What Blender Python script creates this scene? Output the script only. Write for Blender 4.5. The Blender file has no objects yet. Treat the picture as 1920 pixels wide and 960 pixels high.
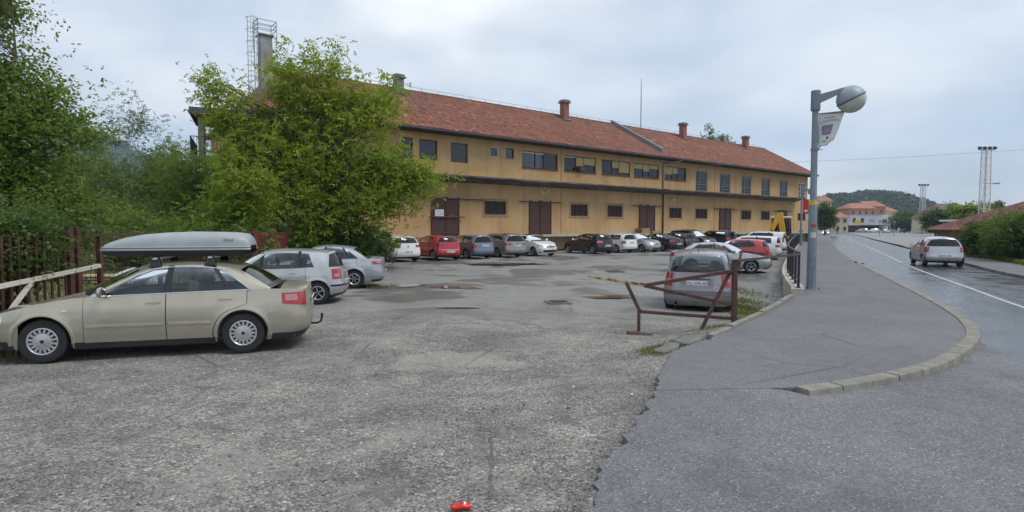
import bpy, bmesh, math, random
import numpy as np
from mathutils import Vector, Matrix
random.seed(7); RNG = np.random.default_rng(7)
R = math.radians
scene = bpy.context.scene
COL = scene.collection

# ------------------------------------------------------------------ camera
CAM_Z = 1.75
cam_d = bpy.data.cameras.new('camera'); cam = bpy.data.objects.new('camera', cam_d); COL.objects.link(cam)
cam_d.sensor_width = 36.0; cam_d.lens = 36.0 * 1100 / 1920
cam_d.clip_start = 0.05; cam_d.clip_end = 20000
cam.location = (0, 0, CAM_Z)
cam.rotation_euler = (R(90) - math.atan(53 / 1100), 0, 0)
scene.camera = cam

# ------------------------------------------------------------------ world / sun / exposure
SUN_EL, SUN_AZ = R(58), R(112)          # azimuth measured from +Y towards +X
w = bpy.data.worlds.new('World'); scene.world = w; w.use_nodes = True
nt = w.node_tree; nt.nodes.clear()
def N(t, **k):
    n = nt.nodes.new(t)
    for a, v in k.items(): setattr(n, a, v)
    return n
def LK(a, b): nt.links.new(a, b)
out = N('ShaderNodeOutputWorld'); bg = N('ShaderNodeBackground'); LK(bg.outputs[0], out.inputs[0])
bg.inputs[1].default_value = 0.1
sky = N('ShaderNodeTexSky', sky_type='NISHITA', sun_disc=False)
sky.sun_elevation = SUN_EL; sky.sun_rotation = SUN_AZ; sky.air_density = 1.0; sky.dust_density = 2.5; sky.ozone_density = 1.5
tc = N('ShaderNodeTexCoord')
sep = N('ShaderNodeSeparateXYZ'); LK(tc.outputs['Generated'], sep.inputs[0])
def M(op, a, b=None, c=None):
    n = N('ShaderNodeMath', operation=op)
    for i, v in enumerate((a, b, c)):
        if v is None: continue
        if isinstance(v, (int, float)): n.inputs[i].default_value = v
        else: LK(v, n.inputs[i])
    return n.outputs[0]
zz = M('ADD', M('MAXIMUM', sep.outputs[2], 0.0), 0.22)
cmb = N('ShaderNodeCombineXYZ'); LK(M('DIVIDE', sep.outputs[0], zz), cmb.inputs[0]); LK(M('DIVIDE', sep.outputs[1], zz), cmb.inputs[1])
n1 = N('ShaderNodeTexNoise'); n1.inputs['Scale'].default_value = 1.25; n1.inputs['Detail'].default_value = 7; n1.inputs['Roughness'].default_value = 0.52; n1.inputs['Distortion'].default_value = 0.35
LK(cmb.outputs[0], n1.inputs['Vector'])
n2 = N('ShaderNodeTexNoise'); n2.inputs['Scale'].default_value = 0.55; n2.inputs['Detail'].default_value = 4; n2.noise_dimensions = '4D'; n2.inputs['W'].default_value = 4.4
LK(cmb.outputs[0], n2.inputs['Vector'])
def ramp(val, pts):
    r = N('ShaderNodeValToRGB'); LK(val, r.inputs[0]); e = r.color_ramp.elements
    while len(e) < len(pts): e.new(0.5)
    for el, (p, c) in zip(e, pts): el.position = p; el.color = (*c, 1)
    return r.outputs[0]
cov = ramp(n1.outputs[0], [(0.30, (.55,) * 3), (0.56, (1,) * 3)])            # how much cloud covers the blue
K = 6.1
ccol = ramp(n2.outputs[0], [(0.30, (.50, .62, .79)), (0.45, (.72, .85, 1.02)), (0.56, (1.06, 1.12, 1.20)), (0.66, (1.55, 1.56, 1.57))])
sc = N('ShaderNodeMixRGB', blend_type='MULTIPLY'); sc.inputs[0].default_value = 1; LK(ccol, sc.inputs[1]); sc.inputs[2].default_value = (K, K, K, 1)
mx = N('ShaderNodeMixRGB'); LK(cov, mx.inputs[0]); LK(sky.outputs[0], mx.inputs[1]); LK(sc.outputs[0], mx.inputs[2])
LK(mx.outputs[0], bg.inputs[0])

sun_d = bpy.data.lights.new('sun', 'SUN'); sun = bpy.data.objects.new('sun', sun_d); COL.objects.link(sun)
sun_d.energy = 1.5; sun_d.angle = R(22); sun_d.color = (1.0, .965, .91)
sd = Vector((math.sin(SUN_AZ) * math.cos(SUN_EL), math.cos(SUN_AZ) * math.cos(SUN_EL), math.sin(SUN_EL)))
sun.rotation_euler = sd.to_track_quat('Z', 'Y').to_euler()
sun.location = (0, 0, 60)
vs = scene.view_settings
vs.view_transform = 'Standard'; vs.look = 'None'; vs.gamma = 1; vs.use_curve_mapping = False
vs.exposure = 0.56
scene.render.engine = 'CYCLES'
scene.cycles.max_bounces = 6; scene.cycles.transparent_max_bounces = 12

# ------------------------------------------------------------------ materials
MATS = {}
class MatB:
    """small node-material builder"""
    def __init__(s, name):
        s.m = bpy.data.materials.new(name); s.m.use_nodes = True; s.nt = s.m.node_tree
        s.b = s.nt.nodes['Principled BSDF']; s.tc = None; s.pos = None
    def n(s, t, **k):
        x = s.nt.nodes.new(t)
        for a, v in k.items(): setattr(x, a, v)
        return x
    def l(s, a, b): s.nt.links.new(a, b)
    def obj(s):
        if not s.tc: s.tc = s.n('ShaderNodeTexCoord')
        return s.tc.outputs['Object']
    def wpos(s):
        if not s.pos: s.pos = s.n('ShaderNodeNewGeometry')
        return s.pos.outputs['Position']
    def noise(s, scale, detail=4, rough=.55, vec=None, dist=0, stretch=None):
        v = vec or s.obj()
        if stretch:
            mp = s.n('ShaderNodeMapping'); mp.inputs['Scale'].default_value = stretch; s.l(v, mp.inputs[0]); v = mp.outputs[0]
        x = s.n('ShaderNodeTexNoise'); x.inputs['Scale'].default_value = scale; x.inputs['Detail'].default_value = detail
        x.inputs['Roughness'].default_value = rough; x.inputs['Distortion'].default_value = dist; s.l(v, x.inputs['Vector'])
        return x.outputs[0]
    def vor(s, scale, feature='F1', vec=None, rnd=1.0):
        x = s.n('ShaderNodeTexVoronoi', feature=feature); x.inputs['Scale'].default_value = scale; x.inputs['Randomness'].default_value = rnd
        s.l(vec or s.obj(), x.inputs['Vector']); return x
    def ramp(s, val, pts, interp='LINEAR'):
        r = s.n('ShaderNodeValToRGB'); s.l(val, r.inputs[0]); r.color_ramp.interpolation = interp; e = r.color_ramp.elements
        while len(e) < len(pts): e.new(.5)
        for el, (p, c) in zip(e, pts):
            el.position = p; el.color = (c, c, c, 1) if isinstance(c, (int, float)) else (*c, 1)
        return r.outputs[0]
    def mix(s, f, a, b, mode='MIX'):
        x = s.n('ShaderNodeMixRGB', blend_type=mode)
        for i, v in enumerate((f, a, b)):
            if isinstance(v, (int, float)): x.inputs[i].default_value = v if i == 0 else (v, v, v, 1)
            elif isinstance(v, tuple): x.inputs[i].default_value = (*v, 1)
            else: s.l(v, x.inputs[i])
        return x.outputs[0]
    def math(s, op, a, b=None, clamp=False):
        x = s.n('ShaderNodeMath', operation=op, use_clamp=clamp)
        for i, v in enumerate((a, b)):
            if v is None: continue
            if isinstance(v, (int, float)): x.inputs[i].default_value = v
            else: s.l(v, x.inputs[i])
        return x.outputs[0]
    def bump(s, h, strength=.3, dist=.01):
        x = s.n('ShaderNodeBump'); x.inputs['Strength'].default_value = strength; x.inputs['Distance'].default_value = dist
        s.l(h, x.inputs['Height']); s.l(x.outputs[0], s.b.inputs['Normal']); return x
    def set(s, color=None, rough=None, metal=None, spec=None, **k):
        for nm, v in (('Base Color', color), ('Roughness', rough), ('Metallic', metal), ('Specular IOR Level', spec)):
            if v is None: continue
            if isinstance(v, (int, float)) : s.b.inputs[nm].default_value = v if nm != 'Base Color' else (v, v, v, 1)
            elif isinstance(v, tuple): s.b.inputs[nm].default_value = (*v, 1)
            else: s.l(v, s.b.inputs[nm])
        for nm, v in k.items():
            nm = nm.replace('_', ' ')
            s.b.inputs[nm].default_value = v
        return s.m

def simple(name, color, rough=.5, metal=0., var=.12, scale=6., bump=0., bscale=60., **k):
    """a plain colour with a little mottling, uneven gloss and fine relief"""
    if name in MATS: return MATS[name]
    b = MatB(name)
    n = b.noise(scale, 5)
    c0 = tuple(max(0, c * (1 - var)) for c in color); c1 = tuple(min(1, c * (1 + var)) for c in color)
    col = b.ramp(n, [(.3, c0), (.7, c1)])
    r = b.ramp(b.noise(scale * 2.3, 3), [(.3, max(.02, rough - .07)), (.7, min(1, rough + .07))])
    b.set(color=col, rough=r, metal=metal, **k)
    if bump: b.bump(b.noise(bscale, 4), bump, .006)
    MATS[name] = b.m; return b.m

def carpaint(name, color, metal=.0, flake=0., dirt=.25, rough=.32):
    if name in MATS: return MATS[name]
    b = MatB(name)
    n = b.noise(1.7, 2, .5)
    dirtmask = b.ramp(n, [(.45, 0.), (.75, dirt)])
    col = b.mix(dirtmask, color, (.22, .205, .18))
    rg = b.ramp(b.noise(2.4, 1), [(.35, rough - .06), (.75, rough + .14)])
    b.set(color=col, rough=rg, metal=metal, Coat_Weight=.85, Coat_Roughness=.07)
    MATS[name] = b.m; return b.m

def glass_mat(name, tint=(.60, .70, .66), dens=.40, refl=.16):
    if name in MATS: return MATS[name]
    b = MatB(name); nt = b.nt; nt.nodes.remove(b.b)
    tr = b.n('ShaderNodeBsdfTransparent'); tr.inputs[0].default_value = (*[c * (1 - dens) for c in tint], 1)
    gl = b.n('ShaderNodeBsdfGlossy'); gl.inputs[0].default_value = (.95, .97, 1, 1); gl.inputs[1].default_value = .03
    fr = b.n('ShaderNodeFresnel'); fr.inputs[0].default_value = 1.5
    f = b.math('ADD', fr.outputs[0], refl * .35, True)
    ms = b.n('ShaderNodeMixShader'); b.l(f, ms.inputs[0]); b.l(tr.outputs[0], ms.inputs[1]); b.l(gl.outputs[0], ms.inputs[2])
    b.l(ms.outputs[0], nt.nodes['Material Output'].inputs[0])
    MATS[name] = b.m; return b.m

def leaf_mat(name, c_dark, c_mid, c_light, trans=.35):
    if name in MATS: return MATS[name]
    b = MatB(name); nt = b.nt
    at = b.n('ShaderNodeAttribute', attribute_name='tint')
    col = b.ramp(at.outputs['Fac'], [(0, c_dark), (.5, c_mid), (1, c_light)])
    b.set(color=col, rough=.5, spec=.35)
    tl = b.n('ShaderNodeBsdfTranslucent'); tcol = b.mix(.5, col, (.22, .30, .03)); b.l(tcol, tl.inputs[0])
    ms = b.n('ShaderNodeMixShader'); ms.inputs[0].default_value = trans
    b.l(b.b.outputs[0], ms.inputs[1]); b.l(tl.outputs[0], ms.inputs[2])
    b.l(ms.outputs[0], nt.nodes['Material Output'].inputs[0])
    MATS[name] = b.m; return b.m

# ------------------------------------------------------------------ mesh helpers
def tag(o, label=None, cat=None, group=None, kind=None):
    if label: o['label'] = label
    if cat: o['category'] = cat
    if group: o['group'] = group
    if kind: o['kind'] = kind
    return o
def empty(name, loc=(0, 0, 0), rz=0., parent=None):
    o = bpy.data.objects.new(name, None); COL.objects.link(o); o.location = loc; o.rotation_euler = (0, 0, rz)
    o.empty_display_size = .2
    if parent: o.parent = parent
    return o
def link(name, me, mat=None, parent=None, loc=None, rot=None):
    o = bpy.data.objects.new(name, me); COL.objects.link(o)
    if mat and not me.materials:
        for m in (mat if isinstance(mat, (list, tuple)) else [mat]): me.materials.append(m)
    if parent: o.parent = parent
    if loc is not None: o.location = loc
    if rot is not None: o.rotation_euler = rot
    return o
class MB:
    def __init__(s): s.v = []; s.f = []; s.mi = []; s.cur = 0
    def add(s, vs, fs):
        o = len(s.v); s.v += [tuple(p) for p in vs]
        for f in fs: s.f.append(tuple(i + o for i in f)); s.mi.append(s.cur)
        return s
    def box(s, c, d, rz=0., rx=0., ry=0., ch=0.):
        m = Matrix.Rotation(rz, 3, 'Z') @ Matrix.Rotation(ry, 3, 'Y') @ Matrix.Rotation(rx, 3, 'X')
        h = [x / 2 for x in d]; c = Vector(c)
        ch = min(ch, .45 * min(d))
        if ch <= 0:
            vs = [c + m @ Vector((sx * h[0], sy * h[1], sz * h[2])) for sz in (-1, 1) for sx, sy in ((-1, -1), (1, -1), (1, 1), (-1, 1))]
            return s.add(vs, [(3, 2, 1, 0), (4, 5, 6, 7), (0, 1, 5, 4), (1, 2, 6, 5), (2, 3, 7, 6), (3, 0, 4, 7)])
        vs = []; ring = lambda ix, iy: [(-h[0] + ix, -h[1] + iy), (h[0] - ix, -h[1] + iy), (h[0] - ix, h[1] - iy), (-h[0] + ix, h[1] - iy)]
        for z, i in ((-h[2], ch), (-h[2] + ch, 0), (h[2] - ch, 0), (h[2], ch)):
            vs += [c + m @ Vector((x, y, z)) for x, y in ring(i, i)]
        fs = [(3, 2, 1, 0), (12, 13, 14, 15)]
        for k in range(3):
            for j in range(4): a = 4 * k + j; b = 4 * k + (j + 1) % 4; fs.append((a, b, b + 4, a + 4))
        return s.add(vs, fs)
    def bar(s, a, b, wd, ht=None, up=(0, 0, 1), ch=0.):
        """box from a to b"""
        a = Vector(a); b = Vector(b); ht = ht or wd; d = (b - a); L = d.length; d.normalize(); u = Vector(up)
        if abs(d.dot(u)) > .97: u = Vector((0, 1, 0))
        sx = d.cross(u).normalized(); u = sx.cross(d).normalized()
        vs = [p + sx * (i * wd / 2) + u * (j * ht / 2) for p in (a, b) for i, j in ((-1, -1), (1, -1), (1, 1), (-1, 1))]
        return s.add(vs, [(0, 1, 2, 3), (7, 6, 5, 4), (0, 4, 5, 1), (1, 5, 6, 2), (2, 6, 7, 3), (3, 7, 4, 0)])
    def tube(s, pts, r, n=8, cap=True):
        pts = [Vector(p) for p in pts]; rs = r if isinstance(r, (list, tuple)) else [r] * len(pts)
        o = []; prev = None
        for i, p in enumerate(pts):
            d = (pts[min(i + 1, len(pts) - 1)] - pts[max(i - 1, 0)]).normalized()
            u = prev if prev is not None else (Vector((0, 0, 1)) if abs(d.z) < .9 else Vector((1, 0, 0)))
            x = d.cross(u)
            if x.length < 1e-5: x = d.cross(Vector((0, 1, 0)))
            x.normalize(); u = x.cross(d).normalized(); prev = u
            o += [p + (x * math.cos(2 * math.pi * k / n) + u * math.sin(2 * math.pi * k / n)) * rs[i] for k in range(n)]
        fs = []
        for i in range(len(pts) - 1):
            for k in range(n):
                a = i * n + k; b = i * n + (k + 1) % n; fs.append((a, b, b + n, a + n))
        if cap: fs += [tuple(range(n - 1, -1, -1)), tuple(range((len(pts) - 1) * n, len(pts) * n))]
        return s.add(o, fs)
    def lathe(s, prof, n=24, c=(0, 0, 0), axis='Z', a0=0., a1=2 * math.pi):
        """prof: (r, h) pairs around an axis"""
        full = abs(a1 - a0 - 2 * math.pi) < 1e-6; m = n if full else n + 1; vs = []
        for r, h in prof:
            for k in range(m):
                t = a0 + (a1 - a0) * k / n; x, y = r * math.cos(t), r * math.sin(t)
                p = {'Z': (x, y, h), 'Y': (x, h, y), 'X': (h, x, y)}[axis]
                vs.append((p[0] + c[0], p[1] + c[1], p[2] + c[2]))
        fs = []
        for i in range(len(prof) - 1):
            for k in range(n):
                a = i * m + k; b = i * m + (k + 1) % m; fs.append((a, b, b + m, a + m))
        return s.add(vs, fs)
    def prism(s, poly, vec):
        """closed solid: poly (3d points) swept along vec"""
        n = len(poly); v = Vector(vec); a = [Vector(p) for p in poly]
        vs = a + [p + v for p in a]
        fs = [tuple(range(n - 1, -1, -1)), tuple(range(n, 2 * n))] + [(i, (i + 1) % n, (i + 1) % n + n, i + n) for i in range(n)]
        return s.add(vs, fs)
    def grid(s, rows, close=False):
        m = len(rows[0]); vs = [p for r in rows for p in r]; fs = []
        for i in range(len(rows) - 1):
            for k in range(m if close else m - 1):
                a = i * m + k; b = i * m + (k + 1) % m; fs.append((a, b, b + m, a + m))
        return s.add(vs, fs)
    def sphere(s, c, r, nu=16, nv=10, sq=(1, 1, 1)):
        rows = []
        for i in range(nv + 1):
            t = math.pi * i / nv
            rows.append([(c[0] + r * sq[0] * math.sin(t) * math.cos(2 * math.pi * k / nu), c[1] + r * sq[1] * math.sin(t) * math.sin(2 * math.pi * k / nu), c[2] + r * sq[2] * math.cos(t)) for k in range(nu)])
        return s.grid(rows, True)
    def mesh(s, name, smooth=None, fixn=False, weld=0.):
        me = bpy.data.meshes.new(name); me.from_pydata(s.v, [], s.f)
        if any(s.mi): me.polygons.foreach_set('material_index', s.mi)
        if fixn or weld:
            bm = bmesh.new(); bm.from_mesh(me)
            if weld: bmesh.ops.remove_doubles(bm, verts=bm.verts, dist=weld)
            if fixn: bmesh.ops.recalc_face_normals(bm, faces=bm.faces)
            bm.to_mesh(me); bm.free()
        if smooth is not None:
            me.polygons.foreach_set('use_smooth', [True] * len(me.polygons)); me.set_sharp_from_angle(angle=R(smooth))
        me.update(); return me
    def build(s, name, mat=None, parent=None, loc=None, rot=None, smooth=None, fixn=True, weld=0.):
        return link(name, s.mesh(name, smooth, fixn, weld), mat, parent, loc, rot)

def text_part(txt, size, mat, parent, loc, rot, name='lettering', align='CENTER', extr=.002):
    cu = bpy.data.curves.new(name, 'FONT'); cu.body = txt; cu.size = size; cu.align_x = align; cu.align_y = 'CENTER'; cu.extrude = extr
    cu.resolution_u = 3
    t = bpy.data.objects.new('tmp', cu)
    me = bpy.data.meshes.new_from_object(t); bpy.data.objects.remove(t); bpy.data.curves.remove(cu)
    return link(name, me, mat, parent, loc, rot)

def smoothstep(a, b, x):
    t = np.clip((np.asarray(x, float) - a) / (b - a), 0, 1); return t * t * (3 - 2 * t)
def lerp_tab(x, tab):
    return float(np.interp(x, [t[0] for t in tab], [t[1] for t in tab]))
# ================================================================== ground, road, pavements
FP0 = np.array((-9.1, 38.4)); FU = np.array((.781, .625)); FV = np.array((.625, -.781))   # facade origin, along, outward
EDGE = [(-.6, -8), (-.3, -2), (.1, 2), (.44, 3.54), (.61, 4.08), (.80, 4.53), (1.10, 5.16), (1.39, 5.71), (1.51, 6.18), (1.90, 7.25), (2.29, 8.2), (3.12, 9.19),
        (3.87, 10.18), (4.56, 11.07), (5.54, 12.36), (7.09, 14.64), (7.63, 15.97)]
WALL = [(7.63, 15.97), (8.26, 17.54), (9.53, 20.58), (10.9, 23.6), (15.9, 33.8), (22.7, 47.5), (31.2, 64.1), (59.8, 119.7), (100, 197)]
KERB = [(3.08, 6.31), (3.59, 6.51), (4.11, 6.77), (4.75, 7.09), (5.38, 7.52), (6.16, 8.19), (7.19, 9.21), (7.95, 10.22), (8.72, 11.48), (10.04, 14.09), (11.57, 17.37),
        (14.03, 22.63), (17.39, 29.84), (24.29, 43.76), (36.69, 67.25), (78.5, 146), (110, 206)]
RKERB = [(12.0, -6), (14.3, 8), (18.28, 20.89), (22.36, 28.71), (33.11, 48.15), (56.4, 91.8)]

def seg_info(px, py, line):
    """distance to a polyline and side (+ = right of it)"""
    best = np.full(px.shape, 1e9); side = np.zeros(px.shape)
    for (ax, ay), (bx, by) in zip(line[:-1], line[1:]):
        dx, dy = bx - ax, by - ay; L2 = dx * dx + dy * dy
        t = np.clip(((px - ax) * dx + (py - ay) * dy) / L2, 0, 1)
        ex, ey = px - (ax + t * dx), py - (ay + t * dy); d = np.hypot(ex, ey)
        m = d < best; best = np.where(m, d, best); side = np.where(m, np.sign(dy * (px - ax) - dx * (py - ay)), side)
    return best, side
BORDER = EDGE + WALL[1:]
def vnoise(x, y, s, seed=0):
    """cheap smooth value noise"""
    r = np.random.default_rng(seed); tab = r.random((64, 64))
    u, v = np.asarray(x) * s, np.asarray(y) * s
    i, j = np.floor(u).astype(int), np.floor(v).astype(int); f, g = u - i, v - j; f = f * f * (3 - 2 * f); g = g * g * (3 - 2 * g)
    a, b, c, d = tab[i % 64, j % 64], tab[(i + 1) % 64, j % 64], tab[i % 64, (j + 1) % 64], tab[(i + 1) % 64, (j + 1) % 64]
    return (a * (1 - f) + b * f) * (1 - g) + (c * (1 - f) + d * f) * g
def lot_z(x, y):
    x = np.asarray(x, float); y = np.asarray(y, float)
    z = -.2 * smoothstep(3, 8.5, y) - .08 * smoothstep(9, 16, y)
    z = z - .30 * np.exp(-(((x - 7.5) / 5) ** 2 + ((y - 21) / 8) ** 2))
    v = (x - FP0[0]) * FV[0] + (y - FP0[1]) * FV[1]
    return z + .15 * smoothstep(16, 8, v)
def ground_z(x, y):
    z = lot_z(x, y)
    bump = (vnoise(x, y, .9, 1) - .5) * .03 + (vnoise(x, y, 2.7, 2) - .5) * .016 + (vnoise(x, y, 7.5, 3) - .5) * .008
    near = smoothstep(60, 25, np.hypot(x, y))
    d, s = seg_info(np.asarray(x, float), np.asarray(y, float), BORDER)
    inside = (s > 0)
    yy_ = np.asarray(y, float); lift = smoothstep(1.3, .1, d) * (~inside | (yy_ < 16.2)) * smoothstep(5.5, 7.5, yy_) * smoothstep(14.0, 11.0, yy_)
    z = z * (1 - lift) - .035 * lift
    z = z + bump * near - .008 * near
    z = z - np.where(inside & (np.asarray(y) < 16.2), .45 * smoothstep(.06, .6, d), 0)
    z = np.where(inside & (np.asarray(y) >= 16.2), -.62, z)
    return z
def ground_pt(x, y): return float(ground_z(np.array([x]), np.array([y]))[0])
def lotp(x, y): return float(lot_z(x, y))
def axis(parts):
    o = []
    for a, b, st in parts: o += list(np.arange(a, b, st))
    return np.array(o + [parts[-1][1]])
gx = axis([(-1700, -400, 130), (-400, -60, 30), (-60, -14, 2.0), (-14, -7, .25), (-7, 5.5, .085), (5.5, 12, .2), (12, 40, 1.5), (40, 400, 30), (400, 1700, 130)])
gy = axis([(-200, -10, 20), (-10, 2, .6), (2, 9, .085), (9, 20, .16), (20, 42, .6), (42, 80, 3), (80, 500, 30), (500, 1500, 100)])
GX, GY = np.meshgrid(gx, gy); GZ = ground_z(GX.ravel(), GY.ravel()).reshape(GX.shape)
def np_mesh(name, verts, faces):
    me = bpy.data.meshes.new(name); verts = np.asarray(verts, np.float32); faces = np.asarray(faces, np.int32); k = faces.shape[1]
    me.vertices.add(len(verts)); me.vertices.foreach_set('co', verts.ravel())
    me.loops.add(faces.size); me.loops.foreach_set('vertex_index', faces.ravel())
    me.polygons.add(len(faces)); me.polygons.foreach_set('loop_start', np.arange(0, faces.size, k, dtype=np.int32))
    me.polygons.foreach_set('loop_total', np.full(len(faces), k, np.int32)); me.update(calc_edges=True); return me
def grid_mesh(name, X, Y, Z):
    r, c = X.shape; idx = np.arange(r * c).reshape(r, c)
    f = np.stack([idx[:-1, :-1], idx[:-1, 1:], idx[1:, 1:], idx[1:, :-1]], -1).reshape(-1, 4)
    me = np_mesh(name, np.stack([X.ravel(), Y.ravel(), Z.ravel()], 1), f); me.polygons.foreach_set('use_smooth', [True] * len(me.polygons)); return me

def m_ground():
    b = MatB('gravel_lot'); P = b.wpos()
    sp = b.n('ShaderNodeSeparateXYZ'); b.l(P, sp.inputs[0])
    far = b.n('ShaderNodeMapRange'); far.interpolation_type = 'SMOOTHSTEP'
    wob = b.noise(.35, 4, .6, P)
    yy = b.math('ADD', sp.outputs[1], b.math('MULTIPLY', b.math('SUBTRACT', wob, .5), 9.0))
    b.l(yy, far.inputs[0]); far.inputs[1].default_value = 11.5; far.inputs[2].default_value = 15.5
    # stony part
    big = b.noise(.55, 5, .6, P); med = b.noise(2.2, 6, .65, P, .4)
    basec = b.ramp(big, [(.34, (.182, .173, .160)), (.5, (.258, .244, .219)), (.66, (.318, .299, .265))])
    basec = b.mix(b.ramp(med, [(.36, .60), (.56, 0.)]), basec, (.150, .147, .142))
    v1 = b.vor(70, 'F1', P); v2 = b.vor(27, 'F1', P)
    cell = b.n('ShaderNodeSeparateColor'); b.l(v1.outputs['Color'], cell.inputs[0])
    cell2 = b.n('ShaderNodeSeparateColor'); b.l(v2.outputs['Color'], cell2.inputs[0])
    stone = b.ramp(cell.outputs[0], [(0, .30), (.22, .70), (.7, 1.08), (.93, 1.4), (1, 2.2)])
    st2 = b.ramp(cell2.outputs[0], [(0, .6), (.5, 1.), (.96, 1.15), (1., 1.7)])
    gcol = b.mix(1, basec, stone, 'MULTIPLY'); gcol = b.mix(.75, gcol, b.mix(1, gcol, st2, 'MULTIPLY'))
    dusty = b.ramp(b.noise(.8, 5, .6, P, .6), [(.53, 0.), (.63, .75)])
    gcol = b.mix(dusty, gcol, b.mix(.35, (.30, .285, .255), gcol))
    # pale dusty patch with a broken rim in front of the gate
    vm = b.n('ShaderNodeVectorMath', operation='SUBTRACT'); b.l(P, vm.inputs[0]); vm.inputs[1].default_value = (-.75, 8.55, 0)
    vs_ = b.n('ShaderNodeVectorMath', operation='MULTIPLY'); b.l(vm.outputs[0], vs_.inputs[0]); vs_.inputs[1].default_value = (.75, .95, 0)
    vl = b.n('ShaderNodeVectorMath', operation='LENGTH'); b.l(vs_.outputs[0], vl.inputs[0])
    pd = b.math('ADD', vl.outputs['Value'], b.math('MULTIPLY', b.math('SUBTRACT', b.noise(1.6, 6, .65, P), .5), 1.3))
    gcol = b.mix(b.ramp(pd, [(.62, .8), (.80, .0)]), gcol, b.mix(.3, (.33, .31, .27), gcol))
    gcol = b.mix(b.ramp(pd, [(.76, 0.), (.79, .65), (.82, 0.)]), gcol, (.05, .05, .05))
    # bare dark asphalt showing through with broken edges
    bare = b.ramp(b.noise(.75, 7, .72, P, 1.4), [(.585, 0.), (.61, .75)]); gcol = b.mix(bare, gcol, b.mix(.45, (.085, .086, .088), gcol))
    # old asphalt further in, patched and damp
    pa = b.noise(.42, 6, .6, P, .7)
    acol = b.ramp(pa, [(.33, (.130, .126, .118)), (.44, (.190, .180, .162)), (.55, (.262, .243, .210)), (.66, (.205, .186, .158))])
    acol = b.mix(.55, acol, b.ramp(b.noise(60, 3, .6, P), [(.3, .11), (.7, .28)]))
    wet = b.ramp(b.noise(.30, 5, .55, P, .9), [(.50, 0.), (.56, 1.)])
    acol = b.mix(b.math('MULTIPLY', wet, .62), acol, (.075, .072, .066))
    col = b.mix(far.outputs[0], gcol, acol)
    # earth well away from the lot (yard behind the fence)
    left = b.n('ShaderNodeMapRange'); b.l(b.math('ADD', sp.outputs[0], b.math('MULTIPLY', b.noise(.7, 3, .5, P), 1.2)), left.inputs[0]); left.inputs[1].default_value = -8.2; left.inputs[2].default_value = -9.0
    ecol = b.ramp(b.noise(.5, 6, .65, P), [(.35, (.06, .075, .025)), (.52, (.16, .15, .09)), (.6, (.27, .25, .21))])
    col = b.mix(left.outputs[0], col, ecol)
    cr = b.vor(.55, 'DISTANCE_TO_EDGE', b.mix(.12, P, b.n('ShaderNodeTexNoise').outputs['Color']))
    crk = b.ramp(cr.outputs['Distance'], [(0, .65), (.012, 0.)]); crk = b.math('MULTIPLY', crk, b.ramp(b.noise(.4, 3, .5, P), [(.45, 0.), (.6, 1.)]))
    col = b.mix(crk, col, (.05, .05, .048))
    rough = b.mix(b.math('MULTIPLY', wet, far.outputs[0]), .88, .28)
    b.set(color=col, rough=rough, spec=.3)
    h = b.math('ADD', b.math('MULTIPLY', b.math('SUBTRACT', 1, v1.outputs['Distance']), .6), b.math('MULTIPLY', b.math('SUBTRACT', 1, v2.outputs['Distance']), 1.2))
    h = b.math('ADD', h, b.math('MULTIPLY', b.noise(14, 5, .6, P), .8))
    h = b.math('MULTIPLY', h, b.math('SUBTRACT', 1, b.math('MULTIPLY', far.outputs[0], .75)))
    b.bump(h, .85, .02)
    return b.m
def m_asphalt(name, c0, c1, grit, rough0, rough1, seed=0., patchy=.5, bmp=.4, crack=.5):
    b = MatB(name); P = b.wpos()
    big = b.noise(.5, 5, .6, P); fine = b.vor(80, 'F1', P); cs = b.n('ShaderNodeSeparateColor'); b.l(fine.outputs['Color'], cs.inputs[0])
    col = b.ramp(big, [(.3, c0), (.7, c1)])
    g = b.ramp(cs.outputs[0], [(0, .5), (.4, .9), (.8, 1.15), (.95, 1.5), (1, 2.6)])
    col = b.mix(grit, col, b.mix(1, col, g, 'MULTIPLY'))
    col = b.mix(b.ramp(b.noise(3.2, 6, .7, P, .5), [(.5, 0.), (.75, patchy)]), col, tuple(c * 1.25 for c in c1))
    st = b.ramp(b.noise(.8, 6, .7, P, .8), [(.56, 0.), (.62, .30)]); col = b.mix(st, col, tuple(c * .62 for c in c0))       # oil and damp stains
    warp = b.mix(.10, P, b.n('ShaderNodeTexNoise').outputs['Color']); cr = b.vor(.42, 'DISTANCE_TO_EDGE', warp)
    ck = b.math('MULTIPLY', b.ramp(cr.outputs['Distance'], [(0, crack), (.008, 0.)]), b.ramp(b.noise(.33, 3, .5, P), [(.48, 0.), (.58, 1.)])); col = b.mix(ck, col, (.035, .035, .036))
    b.set(color=col, rough=b.ramp(b.noise(.9, 5, .6, P), [(.35, rough0), (.65, rough1)]), spec=.35)
    b.bump(b.math('ADD', fine.outputs['Distance'], b.noise(30, 3, .5, P)), bmp, .006)
    return b.m
MAT_G = m_ground()
MAT_APRON = m_asphalt('worn_asphalt', (.118, .121, .127), (.168, .170, .174), .85, .7, .85)
MAT_PAVE = m_asphalt('pavement_asphalt', (.122, .124, .129), (.158, .160, .163), .6, .72, .85, patchy=.25)
MAT_ROAD = m_asphalt('road_asphalt_damp', (.058, .061, .066), (.082, .085, .091), .25, .12, .34, patchy=.15, bmp=.10, crack=.3)
MAT_CONC = simple('weathered_concrete', (.36, .345, .30), .85, var=.28, scale=3.5, bump=.5, bscale=45)
MAT_CONC_D = simple('dark_concrete', (.155, .15, .14), .88, var=.35, scale=2.2, bump=.5, bscale=30)
tag(link('ground', grid_mesh('ground', GX, GY, GZ), MAT_G), kind='structure')

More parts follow.
